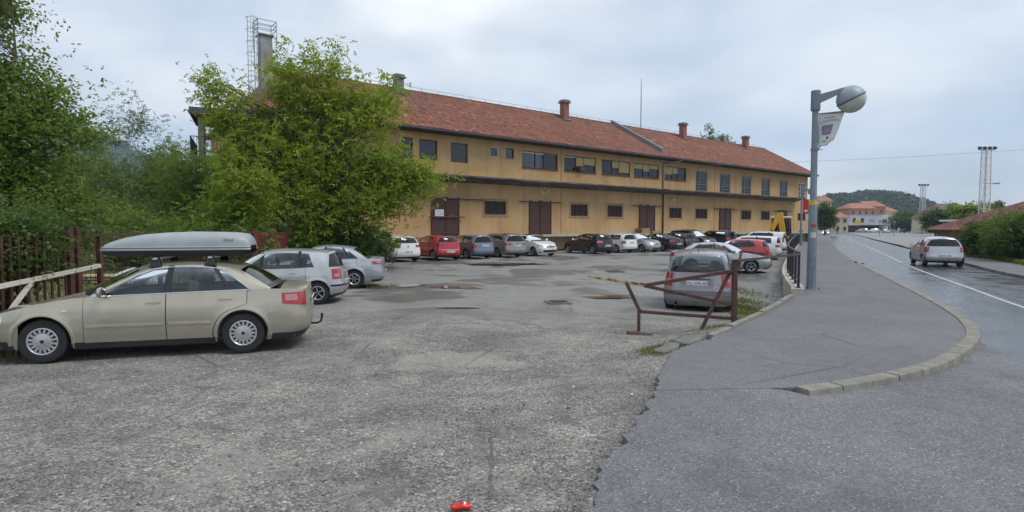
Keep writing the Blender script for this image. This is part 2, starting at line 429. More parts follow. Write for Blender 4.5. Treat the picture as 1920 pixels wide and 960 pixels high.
def offset_line(line, d):
    """polyline moved d to its right"""
    o = []
    for i, p in enumerate(line):
        a = np.array(line[max(i - 1, 0)]); c = np.array(line[min(i + 1, len(line) - 1)]); t = (c - a) / np.linalg.norm(c - a)
        o.append((p[0] + d * t[1], p[1] - d * t[0]))
    return o
def resample(line, step):
    L = np.array(line, float); s = np.r_[0, np.cumsum(np.hypot(*np.diff(L, axis=0).T))]
    n = max(2, int(s[-1] / step) + 1); t = np.linspace(0, s[-1], n); return np.stack([np.interp(t, s, L[:, 0]), np.interp(t, s, L[:, 1])], 1)
def smooth_line(line, it=3):
    L = [np.array(p, float) for p in line]
    for _ in range(it):
        n = [L[0]]
        for a, c in zip(L[:-1], L[1:]): n += [a * .75 + c * .25, a * .25 + c * .75]
        n.append(L[-1]); L = n
    return [tuple(p) for p in L]
def strip(name, A, Bl, zf, mat, kind='structure', n=None, cols=8, skirt=0., parent=None):
    """sheet between two polylines"""
    A = np.array(A); Bl = np.array(Bl); n = n or max(len(A), len(Bl))
    def rs(L):
        s = np.r_[0, np.cumsum(np.hypot(*np.diff(L, axis=0).T))]; t = np.linspace(0, s[-1], n); return np.stack([np.interp(t, s, L[:, 0]), np.interp(t, s, L[:, 1])], 1)
    a, c = (A if len(A) == n else rs(A)), (Bl if len(Bl) == n else rs(Bl)); f = np.linspace(0, 1, cols)[None, :]
    X = a[:, :1] * (1 - f) + c[:, :1] * f; Y = a[:, 1:] * (1 - f) + c[:, 1:] * f; Z = zf(X, Y)
    if skirt:
        X = np.concatenate([X[:, :1], X], 1); Y = np.concatenate([Y[:, :1], Y], 1); Z = np.concatenate([Z[:, :1] - skirt, Z], 1)
    o = link(name, grid_mesh(name, X, Y, Z), mat, parent)
    if skirt: o.data.set_sharp_from_angle(angle=R(45))
    if kind: tag(o, kind=kind)
    return o
KS = smooth_line(KERB)
def jitter(line, amp, step=.07, seed=3):
    L = resample(line, step); r = np.random.default_rng(seed); n = len(L)
    j = np.convolve(r.normal(0, 1, n + 8), np.ones(5) / 5, 'same')[4:4 + n] * amp * 1.4 + r.normal(0, amp * .35, n)
    t = np.gradient(L, axis=0); t /= np.linalg.norm(t, axis=1)[:, None]
    L[:, 0] += j * t[:, 1]; L[:, 1] -= j * t[:, 0]; return L
# pavement: from broken left edge / wall to the kerb
ke = resample(KS, .35)
kin = np.array(KS)
def pave_z(X, Y): return .012 + 0 * X
kl = [p for p in KS]
pl = [(1.53, 6.22), (1.90, 7.25), (2.29, 8.2), (3.12, 9.19), (3.87, 10.18), (4.56, 11.07), (5.54, 12.36), (7.09, 14.64)] + [(p[0] + .1, p[1]) for p in WALL]
jl = jitter(pl[:6], .035, .06, 5); PL = np.concatenate([jl, resample(pl[5:], .8)[1:]])
# match parameter ranges: lower bulb of pavement to kerb curve
KR = resample(KS, .3)
def pair(n1=140):
    # left border by fraction of distance, right border the kerb; anchors keep rows sensible
    la = np.array(PL); ka = np.array(KR)
    anchors = [((1.53, 6.22), (3.08, 6.31)), ((2.29, 8.2), (7.19, 9.21)), ((4.56, 11.07), (8.72, 11.48)), ((7.63, 15.97), (11.57, 17.37)), ((10.9, 23.6), (14.03, 22.63)), ((15.9, 33.8), (24.29, 43.76)), ((100, 197), (110, 206))]
    def near(L, p): return int(np.argmin(np.hypot(L[:, 0] - p[0], L[:, 1] - p[1])))
    A, Bb = [], []
    for (p0, q0), (p1, q1) in zip(anchors[:-1], anchors[1:]):
        i0, i1 = near(la, p0), near(la, p1); j0, j1 = near(ka, q0), near(ka, q1); t = np.linspace(0, 1, 40)[:-1]
        A.append(np.stack([np.interp(i0 + t * (i1 - i0), np.arange(len(la)), la[:, k]) for k in (0, 1)], 1))
        Bb.append(np.stack([np.interp(j0 + t * (j1 - j0), np.arange(len(ka)), ka[:, k]) for k in (0, 1)], 1))
    return np.concatenate(A), np.concatenate(Bb)
pa_, pb_ = pair()
strip('pavement', pa_, pb_, pave_z, MAT_PAVE, cols=6, skirt=.05)
_m = MB(); _m.add([(1.62, 6.218, -.12), (3.2, 6.315, -.12), (3.2, 6.318, .0118), (1.62, 6.222, .0118)], [(0, 1, 2, 3)]); tag(_m.build('pavement_edge', MAT_PAVE), kind='structure')
# entrance apron (rough asphalt outside the kerb)
def apron_z(X, Y): return .0105 - .04 * smoothstep(2.75, 3.15, X) - .055 * smoothstep(3.2, 8, X) * smoothstep(3, 8, Y)
e_l = jitter(EDGE[1:9], .05, .045, 9)
KO = offset_line(KS, .14)
ap_r = [(4.2, -2), (5.0, 2), (5.75, 5.2), (6.44, 7.3), (7.2, 9.0)]
kstart = [(1.53, 6.20), (3.02, 6.30)] + [p for p in KO if p[1] < 9.6]
# two sheets that meet along Y of the kerb start: near field and the wedge beside the kerb
def apron_sheet():
    rows = []
    L = np.array(e_l); top = resample(kstart, .05)
    # near field rows from y=-2 up to the kerb line: left border -> right border
    n = 110; Rr = np.array([[np.interp(t, [0, 1], [-2, 9.0]) for t in np.linspace(0, 1, n)]]).ravel()
    s = np.linspace(0, 1, n)
    li = np.stack([np.interp(s, np.linspace(0, 1, len(L)), L[:, k]) for k in (0, 1)], 1)
    ri = resample(ap_r, .01); ri = np.stack([np.interp(s, np.linspace(0, 1, len(ri)), ri[:, k]) for k in (0, 1)], 1)
    # top row must follow the kerb outer line: blend straight rows into the curved top
    m = 48; f = np.linspace(0, 1, m); topi = np.stack([np.interp(f, np.linspace(0, 1, len(top)), top[:, k]) for k in (0, 1)], 1)
    X = np.zeros((n, m)); Y = np.zeros((n, m))
    bot = np.stack([li[0, 0] * (1 - f) + ri[0, 0] * f, li[0, 1] * (1 - f) + ri[0, 1] * f], 1)
    for i in range(n):      # Coons patch
        v = s[i]
        for k, A in ((0, X), (1, Y)):
            Lc = (1 - f) * li[i, k] + f * ri[i, k]; Tc = (1 - v) * bot[:, k] + v * topi[:, k]
            Bc = (1 - v) * ((1 - f) * li[0, k] + f * ri[0, k]) + v * ((1 - f) * li[-1, k] + f * ri[-1, k])
            A[i] = Lc + Tc - Bc
    Z = apron_z(X, Y)
    X = np.concatenate([X[:, :1], X], 1); Y = np.concatenate([Y[:, :1], Y], 1); Z = np.concatenate([Z[:, :1] - .06, Z], 1)
    me = grid_mesh('apron', X, Y, Z); me.set_sharp_from_angle(angle=R(45)); return link('apron', me, MAT_APRON)
tag(apron_sheet(), kind='structure')
# carriageway
ROAD_Z = -.12
def road_z(X, Y): return ROAD_Z + .012 * smoothstep(12, 8, Y) * smoothstep(9, 7, X) + 0 * X
rl = [(3.6, -6), (4.2, -2), (4.95, 2), (5.7, 5.2), (6.40, 7.3), (7.25, 9.05)] + [p for p in offset_line(KS, .11) if p[1] > 9.7]
rr = RKERB + [(62, 102), (84, 142), (118, 206)]
strip('road', resample(rl, .5), resample(smooth_line(rr), .5), road_z, MAT_ROAD, n=300, cols=10)
WHITE = simple('road_marking_white', (.42, .42, .41), .5, var=.35, scale=9)
line = smooth_line([(8.6, 5.5), (11.85, 13.51), (14.21, 18.12), (18.75, 27.47), (25.53, 39.91), (45.88, 78.36), (72, 128)], 3)
strip('road_marking', offset_line(line, -.05), offset_line(line, .05), lambda X, Y: ROAD_Z + .005 + 0 * X, WHITE, n=160, cols=2)
TAR = simple('tar_seal', (.035, .036, .038), .35, var=.3, scale=5)
tline = jitter(smooth_line([(9.4, 6), (12.43, 14.17), (14.8, 18.29), (19.6, 27.47), (22.2, 32)], 2), .03, .3, 4)
strip('tar_seam', offset_line([tuple(p) for p in tline], -.07), offset_line([tuple(p) for p in tline], .07), lambda X, Y: ROAD_Z + .004 + 0 * X, TAR, cols=2)
# right-hand kerb + pavement + verge
RK = smooth_line(RKERB[:5] + [(37, 55.5)], 3)
strip('far_pavement', offset_line(RK, .16), offset_line(RK, 1.75), lambda X, Y: -.005 + 0 * X, MAT_PAVE, n=120, cols=4)
kb = MB()
for i, (q, (h0, h1)) in enumerate(zip([0], [(0, 0)])):
    a = resample(RK, 1.0); b_ = np.array(offset_line([tuple(p) for p in a], .15))
    rows = [[(x, y, z) for (x, y), z in zip(L, [zz] * len(L))] for L, zz in ((a, -.3), (a, -.02), (a * .85 + b_ * .15, .0), (b_, .0), (b_, -.3))]
    kb.grid(rows)
tag(kb.build('far_kerb', MAT_CONC_D, smooth=30), kind='structure')
GRASS_G = simple('verge_earth', (.085, .095, .035), .95, var=.5, scale=1.2, bump=.6, bscale=12)
strip('verge', offset_line(RK, 1.75) + [(60, 92), (140, 215), (260, 420)], [(60, -40), (120, 0), (260, 60), (420, 200), (600, 420)], lambda X, Y: -.07 + .06 * smoothstep(60, 20, Y) + 0 * X, GRASS_G, n=80, cols=30)
FORE = m_asphalt('forecourt_asphalt', (.20, .20, .195), (.26, .258, .25), .2, .6, .8)
strip('forecourt', [(37.3, 55.5), (56.8, 92.2), (74, 124), (118, 206), (190, 330)], [(40, 56), (90, 80), (130, 110), (220, 180), (330, 330)], lambda X, Y: -.03 + 0 * X, FORE, n=40, cols=20)
# ------------------------------------------------------------------ kerb stones along the pavement
STONE = simple('kerb_concrete', (.205, .193, .16), .88, var=.25, scale=4, bump=.6, bscale=70)
kl_far = [p for p in KS if p[1] > 29]
kf = MB(); a = resample(kl_far, 1.0); c_ = np.array(offset_line([tuple(p) for p in a], .15))
kf.grid([[(x, y, z) for (x, y) in L] for L, z in ((a, .012), (a, .022), (c_, .022), (c_, -.3))])
kerb = tag(kf.build('kerb', STONE, smooth=30), kind='structure')
ks_near = resample([p for p in KS if p[1] < 29.2], .02)
sarc = np.r_[0, np.cumsum(np.hypot(*np.diff(ks_near, axis=0).T))]; pos = 0.; kr = random.Random(4)
while pos < sarc[-1] - .3:
    Ls = .5 if pos < 4.2 else 1.0
    t0, t1 = pos + .004, min(pos + Ls - .009, sarc[-1]); ts = np.linspace(t0, t1, 4)
    L = [(np.interp(t, sarc, ks_near[:, 0]), np.interp(t, sarc, ks_near[:, 1])) for t in ts]
    O = offset_line(L, .185); dz = kr.uniform(-.004, .004) + .03; ch = .016
    tilt = kr.uniform(-.003, .003)
    prof = []
    for (ax, ay), (bx, by), f in zip(L, O, (0, .33, .67, 1)):
        d = np.array((bx - ax, by - ay)); d /= np.linalg.norm(d); z = dz + tilt * (f - .5)
        base = min(-.2, float(apron_z(np.array(bx), np.array(by))) - .1)
        prof.append([(ax, ay, base), (ax, ay, z - .008), (ax + d[0] * .008, ay + d[1] * .008, z), (bx - d[0] * ch, by - d[1] * ch, z), (bx - d[0] * ch * .25, by - d[1] * ch * .25, z - ch * .45), (bx, by, z - ch * 1.2), (bx + d[0] * .01, by + d[1] * .01, base)])
    m = MB(); m.grid(prof); n7 = 7
    m.f.append(tuple(range(n7))); m.mi.append(0); m.f.append(tuple(range(4 * n7 - 1, 3 * n7 - 1, -1))); m.mi.append(0)
    m.build('kerb_stone', STONE, kerb, smooth=25); pos += Ls
# concrete edging at the back of the pavement, beside the gate
edging = [(3.0, 9.02), (3.87, 10.15), (4.56, 11.05), (5.54, 12.34), (7.05, 14.6)]
eb = resample(smooth_line(edging, 2), .02); sa = np.r_[0, np.cumsum(np.hypot(*np.diff(eb, axis=0).T))]
er = empty('edging', (0, 0, 0)); tag(er, kind='structure'); pos = .35; kk = 0
while pos < sa[-1] - .2:
    ts = np.linspace(pos, min(pos + .985, sa[-1]), 3); L = [(np.interp(t, sa, eb[:, 0]), np.interp(t, sa, eb[:, 1])) for t in ts]
    O = offset_line(L, -.11); m = MB(); z = .03 + .012 * (kk % 2) + .012 * min(kk, 4)
    m.grid([[(L[i][0], L[i][1], -.1), (L[i][0], L[i][1], z), (L[i][0] * .85 + O[i][0] * .15, L[i][1] * .85 + O[i][1] * .15, z + .012), (O[i][0] * .9 + L[i][0] * .1, O[i][1] * .9 + L[i][1] * .1, z + .012), (O[i][0], O[i][1], z - .004), (O[i][0] - .02, O[i][1] + .02, -.55)] for i in range(3)])
    m.f.append((0, 1, 2, 3, 4, 5)); m.mi.append(0); m.f.append((17, 16, 15, 14, 13, 12)); m.mi.append(0)
    m.build('edging_stone', STONE, er, smooth=25); pos += 1.0; kk += 1
# broken slabs where the edging has come away
def slab(x, y, w, d, t, rz, tx, ty, seed, label, mat=MAT_CONC_D):
    r = random.Random(seed); n = 11; poly = []
    for i in range(n):
        a = 2 * math.pi * i / n; q = r.uniform(.8, 1.08); ca, sa_ = math.cos(a), math.sin(a)
        s_ = 1 / max(abs(ca), abs(sa_)) ** .97; poly.append((ca * s_ * w / 2 * q, sa_ * s_ * d / 2 * q))
    m = MB(); top = [(px * .93, py * .93, t) for px, py in poly]; mid = [(px, py, t - .015) for px, py in poly]; bot = [(px, py, -.06) for px, py in poly]
    m.grid([bot, mid, top], True); m.f.append(tuple(range(2 * n, 3 * n))); m.mi.append(0)
    o = m.build('concrete_slab', mat, loc=(x, y, ground_pt(x, y) + .015), rot=(tx, ty, rz), smooth=30)
    return tag(o, label, 'slab', 'broken concrete slabs by the gate')
slab(2.74, 9.02, .55, .3, .06, .75, .05, -.06, 1, 'cracked grey concrete slab nearest the foot of the gate post')
slab(2.28, 8.50, .62, .22, .05, .95, 0, -.04, 2, 'long broken concrete sliver at the asphalt corner beside the weeds')
slab(3.0, 9.38, .4, .2, .05, .6, -.05, .05, 3, 'small tilted concrete slab against the last edging stone')

# ------------------------------------------------------------------ retaining wall and railing
def wall_mesh(line, top, thick, base):
    m = MB(); L = resample(line, .8); O = np.array(offset_line([tuple(p) for p in L], thick))
    rows = []
    for (x, y), (ox, oy) in zip(L, O):
        d = np.array((ox - x, oy - y)); d /= np.linalg.norm(d)
        rows.append([(x + d[0] * .03, y + d[1] * .03, base), (x + d[0] * .03, y + d[1] * .03, top - .11), (x - d[0] * .02, y - d[1] * .02, top - .10), (x - d[0] * .02, y - d[1] * .02, top - .015), (x, y, top), (ox, oy, top), (ox, oy, base)])
    m.grid(rows); m.f.append(tuple(range(7))); m.mi.append(0); k = (len(rows) - 1) * 7; m.f.append(tuple(range(k + 6, k - 1, -1))); m.mi.append(0)
    return m
WALLC = simple('wall_concrete', (.40, .375, .315), .85, var=.3, scale=1.8, bump=.5, bscale=25)
wl = [(7.28, 15.2)] + WALL[0:7]
rw = wall_mesh(wl, .17, .30, -1.0).build('retaining_wall', WALLC, smooth=30)
tag(rw, 'low weathered concrete retaining wall between the car park and the pavement', 'wall')
IRON = simple('railing_black_paint', (.030, .029, .032), .45, var=.35, scale=8, metal=.2)
rail_line = resample([(7.52, 15.35), (7.78, 15.97), (8.41, 17.5), (9.68, 20.52), (11.05, 23.5), (16.05, 33.7), (22.9, 47.4), (31.4, 64.0)], .05)
ra = np.r_[0, np.cumsum(np.hypot(*np.diff(rail_line, axis=0).T))]
def rp(t, z): return (float(np.interp(t, ra, rail_line[:, 0])), float(np.interp(t, ra, rail_line[:, 1])), z)
railing = empty('railing', rp(0, .17)); tag(railing, 'black painted steel railing on top of the retaining wall', 'railing')
def child_mesh(o, parent):
    o.parent = parent; o.location = tuple(-c for c in parent.location) if True else o.location; return o
m = MB(); m.tube([rp(t, 1.09) for t in np.arange(0, ra[-1], .6)], .034, 8); child_mesh(m.build('top_rail', IRON, smooth=40), railing)
m = MB(); m.tube([rp(t, .30) for t in np.arange(0, ra[-1], .6)], .018, 6); child_mesh(m.build('bottom_rail', IRON, smooth=40), railing)
pm = MB(); pm.box((0, 0, .455), (.065, .065, .91)); pm.box((0, 0, .006), (.14, .14, .012)); pmesh = pm.mesh('railing_post', None, True); pmesh.materials.append(IRON)
bmn = MB(); bmn.box((0, 0, .40), (.022, .022, .79)); bmesh_ = bmn.mesh('baluster', None, True); bmesh_.materials.append(IRON)
t = .03; k = 0
while t < ra[-1]:
    p = rp(t, .171); q = rp(min(t + .1, ra[-1]), .17); rz = math.atan2(q[1] - p[1], q[0] - p[0])
    o = link('railing_post', pmesh, None, railing, tuple(np.array(p) - np.array(railing.location)), (0, 0, rz))
    if t > 7.5:
        for j in range(1, 12):
            tt = t + j * .1667
            if tt < ra[-1] and tt < 36:
                b = rp(tt, .29); link('baluster', bmesh_, None, railing, tuple(np.array(b) - np.array(railing.location)), (0, 0, rz))
    t += 2.0 if t > 7 else 1.35
    k += 1

# ------------------------------------------------------------------ brown steel gate
RUST = MatB('brown_gate_paint'); _n = RUST.noise(7, 6, .65); _c = RUST.ramp(_n, [(.35, (.052, .022, .017)), (.55, (.075, .032, .024)), (.68, (.13, .055, .025))])
RUST.set(color=_c, rough=RUST.ramp(_n, [(.4, .42), (.7, .8)])); RUST.bump(RUST.noise(40, 4), .3, .004); RUST = RUST.m
GY_ = 10.9
gate = empty('gate', (4.12, 10.85, lotp(4.12, 10.85) - .05)); tag(gate, 'dark brown welded steel gate standing open behind the broken pavement edge', 'gate')
g0 = np.array(gate.location)
def gp(x, z, y=10.85): return tuple(np.array((x, y, z)) - g0)
def gbar(name, a, b, wd, mat=RUST):
    m = MB(); m.bar(a, b, wd, wd); o = m.build(name, mat, gate); md = o.modifiers.new('bev', 'BEVEL'); md.width = .006; md.segments = 2; return o
gbar('hinge_post', gp(4.13, -.35), gp(4.13, 1.15), .085)
m = MB(); m.box(gp(4.13, 1.156), (.12, .12, .012)); m.build('post_cap', RUST, gate)
gbar('upper_bar', gp(4.09, .95), gp(2.48, .685), .065)
gbar('middle_bar', gp(4.09, .325), gp(2.45, .675), .06)
gbar('lower_bar', gp(4.09, .065), gp(2.36, .195), .06)
gbar('diagonal_bar', gp(2.38, .19), gp(2.12, .735), .06)
gbar('support_leg', gp(2.36, .20), gp(2.36, -.19), .055)
gbar('brace', gp(4.06, .93, 10.9), gp(3.45, -.22, 10.75), .055)
YEL = MatB('flaking_yellow_paint'); _n = YEL.noise(9, 6, .7); YEL.set(color=YEL.ramp(_n, [(.40, (.09, .045, .025)), (.5, (.33, .27, .13)), (.62, (.42, .38, .24))]), rough=.7); YEL = YEL.m
gbar('boom', gp(2.50, .69), gp(1.42, .85), .055, YEL)
m = MB()
m.bar(gp(4.17, 1.14), gp(7.5, 1.06, 15.28), .05); m.build('tie_bar', RUST, gate)
m = MB(); m.bar(gp(4.22, .95, 10.92), gp(4.36, 1.30, 11.15), .04); m.bar(gp(4.36, 1.30, 11.15), gp(4.95, 1.235, 11.4), .04); m.build('latch_frame', RUST, gate)
# bricks under the support leg
BR = simple('old_brick', (.15, .075, .058), .9, var=.35, scale=12, bump=.4)
for i, (dx, dy, rz, lb, mt) in enumerate([(-.09, .0, .1, 'chipped red brick under the gate support leg, left one', BR), (.12, -.05, -.25, 'grey dusty brick half beside the gate support leg', MAT_CONC_D)]):
    x, y = 2.36 + dx, 10.85 + dy; m = MB(); m.box((0, 0, .03), (.24, .12, .06), ch=.008)
    tag(m.build('loose_brick', mt, loc=(x, y, ground_pt(x, y)), rot=(0, .05, rz)), lb, 'brick', 'bricks under the gate leg')

# ------------------------------------------------------------------ loose gravel (nobody could count it)
STN = MatB('loose_stone'); _a = STN.n('ShaderNodeAttribute', attribute_name='tint')
STN.set(color=STN.ramp(_a.outputs['Fac'], [(0, (.035, .036, .04)), (.18, (.13, .128, .125)), (.6, (.25, .242, .225)), (.9, (.36, .345, .315)), (1, (.62, .61, .58))]), rough=.85); STN = STN.m
def scatter_stones(n, xr, yr, smin, smax, seed, dens=None, dark=0.):
    r = np.random.default_rng(seed); x = r.uniform(*xr, n); y = yr[0] + (yr[1] - yr[0]) * r.random(n) ** 1.5
    keep = np.ones(n, bool)
    d, s = seg_info(x, y, BORDER); keep &= (s < 0) | (d < .05)
    q = vnoise(x, y, .8, 21) * .6 + vnoise(x, y, 2.3, 22) * .4; keep &= r.random(n) < smoothstep(.3, .62, q) * .85 + .15
    x, y = x[keep], y[keep]; n = len(x); z = ground_z(x, y)
    sz = smin * (smax / smin) ** (r.random(n) ** 2.2)
    base = np.array([(1, 0, 0), (.3, .9, 0), (-.8, .6, 0), (-.8, -.55, 0), (.35, -.95, 0), (.1, .05, .62), (0, 0, -.4)])
    ang = r.uniform(0, 6.28, n); J = base[None] * r.uniform(.65, 1.3, (n, 7, 3)); c, s_ = np.cos(ang)[:, None], np.sin(ang)[:, None]
    V = np.stack([(J[..., 0] * c - J[..., 1] * s_), (J[..., 0] * s_ + J[..., 1] * c), J[..., 2]], -1) * (sz[:, None, None] / 2)
    V += np.stack([x, y, z + sz * .12], -1)[:, None, :]
    F = np.array([(0, 1, 5), (1, 2, 5), (2, 3, 5), (3, 4, 5), (4, 0, 5)])
    Fa = (F[None] + (np.arange(n) * 7)[:, None, None]).reshape(-1, 3)
    me = np_mesh('gravel', V.reshape(-1, 3), Fa); a = me.attributes.new('tint', 'FLOAT', 'POINT'); a.data.foreach_set('value', np.repeat(r.random(n) * (1 - dark), 7).astype(np.float32))
    return me
tag(link('gravel', scatter_stones(42000, (-9, 5), (2.6, 11.5), .007, .026, 31), STN), 'loose grey gravel strewn over the near car park', 'gravel', kind='stuff')
tag(link('coarse_gravel', scatter_stones(1500, (-8, 4.5), (2.8, 15), .02, .05, 32), STN), 'coarser pale and dark stones among the gravel', 'gravel', kind='stuff')
# crumbled black asphalt along the apron edge and in the pot holes
def crumbs():
    r = np.random.default_rng(5); L = resample(EDGE[3:9], .01); pts = L[r.integers(0, len(L), 1700)] + np.stack([-np.abs(r.normal(0, .09, 1700)), r.normal(0, .05, 1700)], 1)
    c = [(.02, 8.7, .12, .12), (-.3, 8.1, .25, .09), (-.85, 7.6, .3, .08), (-1.0, 7.0, .25, .12), (-.62, 6.55, .32, .10), (-.3, 5.9, .25, .12), (-.05, 5.35, .22, .18), (.15, 4.7, .2, .2), (-.75, 4.3, .3, .25), (-3.1, 7.9, .7, .12)]
    ex = np.concatenate([np.stack([r.normal(cx, sx, 260), r.normal(cy, sy, 260)], 1) for cx, cy, sx, sy in c]); pts = np.concatenate([pts, ex]); n = len(pts)
    x, y = pts.T; z = ground_z(x, y); sz = r.uniform(.01, .035, n)
    base = np.array([(1, 0, 0), (0, 1, 0), (-1, 0, 0), (0, -1, 0), (0, 0, .5)]); J = base[None] * r.uniform(.6, 1.2, (n, 5, 3)) * (sz[:, None, None] / 2)
    V = J + np.stack([x, y, z], -1)[:, None]; F = np.array([(0, 1, 4), (1, 2, 4), (2, 3, 4), (3, 0, 4)]); Fa = (F[None] + (np.arange(n) * 5)[:, None, None]).reshape(-1, 3)
    me = np_mesh('asphalt_crumbs', V.reshape(-1, 3), Fa); a = me.attributes.new('tint', 'FLOAT', 'POINT'); a.data.foreach_set('value', np.repeat(r.random(n) * .3, 5).astype(np.float32)); return me
tag(link('asphalt_crumbs', crumbs(), STN), 'crumbled dark asphalt bits along the broken apron edge', 'rubble', kind='stuff')

# ------------------------------------------------------------------ puddles, drain covers, litter
PUD = MatB('puddle_water'); PUD.set(color=PUD.ramp(PUD.noise(1.3, 4, .5, PUD.wpos()), [(.35, (.07, .055, .038)), (.65, (.14, .115, .075))]), rough=.05, spec=.6); PUD = PUD.m
def puddle(x, y, rx, ry, seed, label, rot=0.):
    r = random.Random(seed); n = 44; ph = [r.uniform(0, 6.28) for _ in range(5)]; pts = []
    for i in range(n):
        a = 2 * math.pi * i / n; q = 1 + .22 * math.sin(2 * a + ph[0]) + .16 * math.sin(3 * a + ph[1]) + .10 * math.sin(5 * a + ph[2]) + .06 * math.sin(9 * a + ph[3])
        px, py = rx * q * math.cos(a), ry * q * math.sin(a); pts.append((px * math.cos(rot) - py * math.sin(rot), px * math.sin(rot) + py * math.cos(rot), 0))
    z = max(ground_pt(x + p[0] * k, y + p[1] * k) for p in pts[::3] for k in (.35, .7, 1)) + .004
    m = MB(); m.add([(0, 0, .0)] + pts, [(0, i + 1, (i + 1) % n + 1) for i in range(n)])
    m.v = [(a, b_, 0.) for a, b_, c_ in m.v]
    tag(m.build('puddle', PUD, loc=(x, y, z)), label, 'puddle', 'rain puddles on the car park')
puddle(-4.15, 20.2, 1.0, .6, 1, 'greenish puddle behind the silver saloon by the bush', .2)
puddle(2.95, 17.9, .8, .33, 2, 'brown muddy puddle beyond the tip of the gate boom', .15)
puddle(-1.35, 14.75, .42, .16, 3, 'small tan puddle in the middle of the car park', .1)
puddle(-.3, 31.0, 1.9, .7, 4, 'long dark puddle behind the parked grey estate car', .35)
puddle(-2.0, 20.0, 1.0, .35, 5, 'shallow puddle left of the car park centre', -.1)
IRONC = simple('cast_iron', (.05, .05, .052), .55, var=.4, scale=9, metal=.4, bump=.4, bscale=30)
def drain(x, y, label, w=.62, rz=.2):
    o = empty('drain_cover', (x, y, ground_pt(x, y) + .02), rz); tag(o, label, 'drain cover', 'drain covers in the car park')
    m = MB()
    for sx, sy, dx, dy in ((0, 1, w, .06), (0, -1, w, .06), (1, 0, .06, w - .12), (-1, 0, .06, w - .12)): m.box((sx * (w / 2 - .03), sy * (w / 2 - .03), 0), (dx, dy, .04))
    m.build('frame', MAT_CONC_D, o)
    m = MB(); m.box((0, 0, -.03), (w - .1, w - .1, .01)); m.build('sump', simple('black_void', (.012, .012, .012), .9), o)
    m = MB()
    for i in range(7): m.box((-(w - .16) / 2 + i * (w - .16) / 6, 0, -.004), (.035, w - .121, .03))
    m.build('grate', IRONC, o)
drain(1.27, 16.1, 'square iron drain grate near the middle of the car park'); drain(5.0, 28.5, 'dark iron drain grate further back near the black hatchback', .8)
# crushed red carton near the bottom edge
can = empty('crushed_can', (-.316, 3.56, ground_pt(-.316, 3.56) + .028), .15); tag(can, 'crushed red drinks can lying on the gravel in the foreground', 'can')
REDC = simple('can_red', (.55, .035, .03), .35, var=.1, metal=.4); m = MB()
m.lathe([(.0, -.06), (.022, -.06), (.028, -.052), (.026, -.02), (.029, .01), (.025, .03), (.028, .05), (.022, .058), (0, .058)], 14, axis='X'); m.v = [(x, y * 1.08, z * .8 + .006 * math.sin(x * 120)) for x, y, z in m.v]
m.build('can_body', REDC, can, smooth=40)
m = MB(); m.lathe([(.0292, .012), (.0292, .03)], 14, axis='X', a0=.2, a1=2.2); m.v = [(x, y * 1.1, z * .83) for x, y, z in m.v]; m.build('label_band', simple('can_white', (.7, .66, .55), .4), can)
# ================================================================== warehouse
BASE_Z = lotp(5, 44)
bld = empty('warehouse', (FP0[0], FP0[1], BASE_Z), math.atan2(FU[1], FU[0]))
tag(bld, 'long two-storey ochre warehouse with a red tiled roof and brown sliding doors', 'building')
ZB = -BASE_Z                       # local z of world zero
U0, U1, DEP = -6.9, 60.7, 12.6
def stucco():
    b = MatB('ochre_stucco'); O = b.obj()
    big = b.noise(.35, 5, .6); streak = b.noise(1.1, 5, .6, stretch=(1.6, 1, .10)); fine = b.noise(9, 5, .6)
    col = b.ramp(big, [(.3, (.385, .240, .112)), (.5, (.470, .300, .145)), (.7, (.52, .350, .185))])
    col = b.mix(b.ramp(streak, [(.48, 0.), (.70, .45)]), col, (.27, .185, .105))
    col = b.mix(b.ramp(fine, [(.45, 0.), (.8, .18)]), col, (.62, .47, .28))
    # rain staining creeping up from the platform and down from the canopy line
    sp = b.n('ShaderNodeSeparateXYZ'); b.l(O, sp.inputs[0])
    mr = b.n('ShaderNodeMapRange'); b.l(b.math('ADD', sp.outputs[2], b.math('MULTIPLY', b.noise(.9, 4, .6), -1.6)), mr.inputs[0]); mr.inputs[1].default_value = 1.0; mr.inputs[2].default_value = .3
    col = b.mix(b.math('MULTIPLY', mr.outputs[0], .6), col, (.42, .34, .23))
    b.set(color=col, rough=.92, spec=.2); b.bump(b.noise(55, 4, .6), .35, .006); return b.m
STUCCO = stucco()
BROWN = simple('brown_door_paint', (.066, .026, .021), .6, var=.3, scale=5, bump=.2)
BROWN2 = simple('brown_frame_paint', (.095, .034, .028), .55, var=.25, scale=6)
PANE = glass_mat('window_glass', (.55, .62, .66), .35, .02)
BLIND = simple('yellow_shutter', (.47, .35, .16), .7, var=.12, scale=3)
CURT = simple('grey_curtain', (.36, .38, .41), .9, var=.3, scale=6)
DARK = simple('dark_room', (.03, .03, .032), .95)
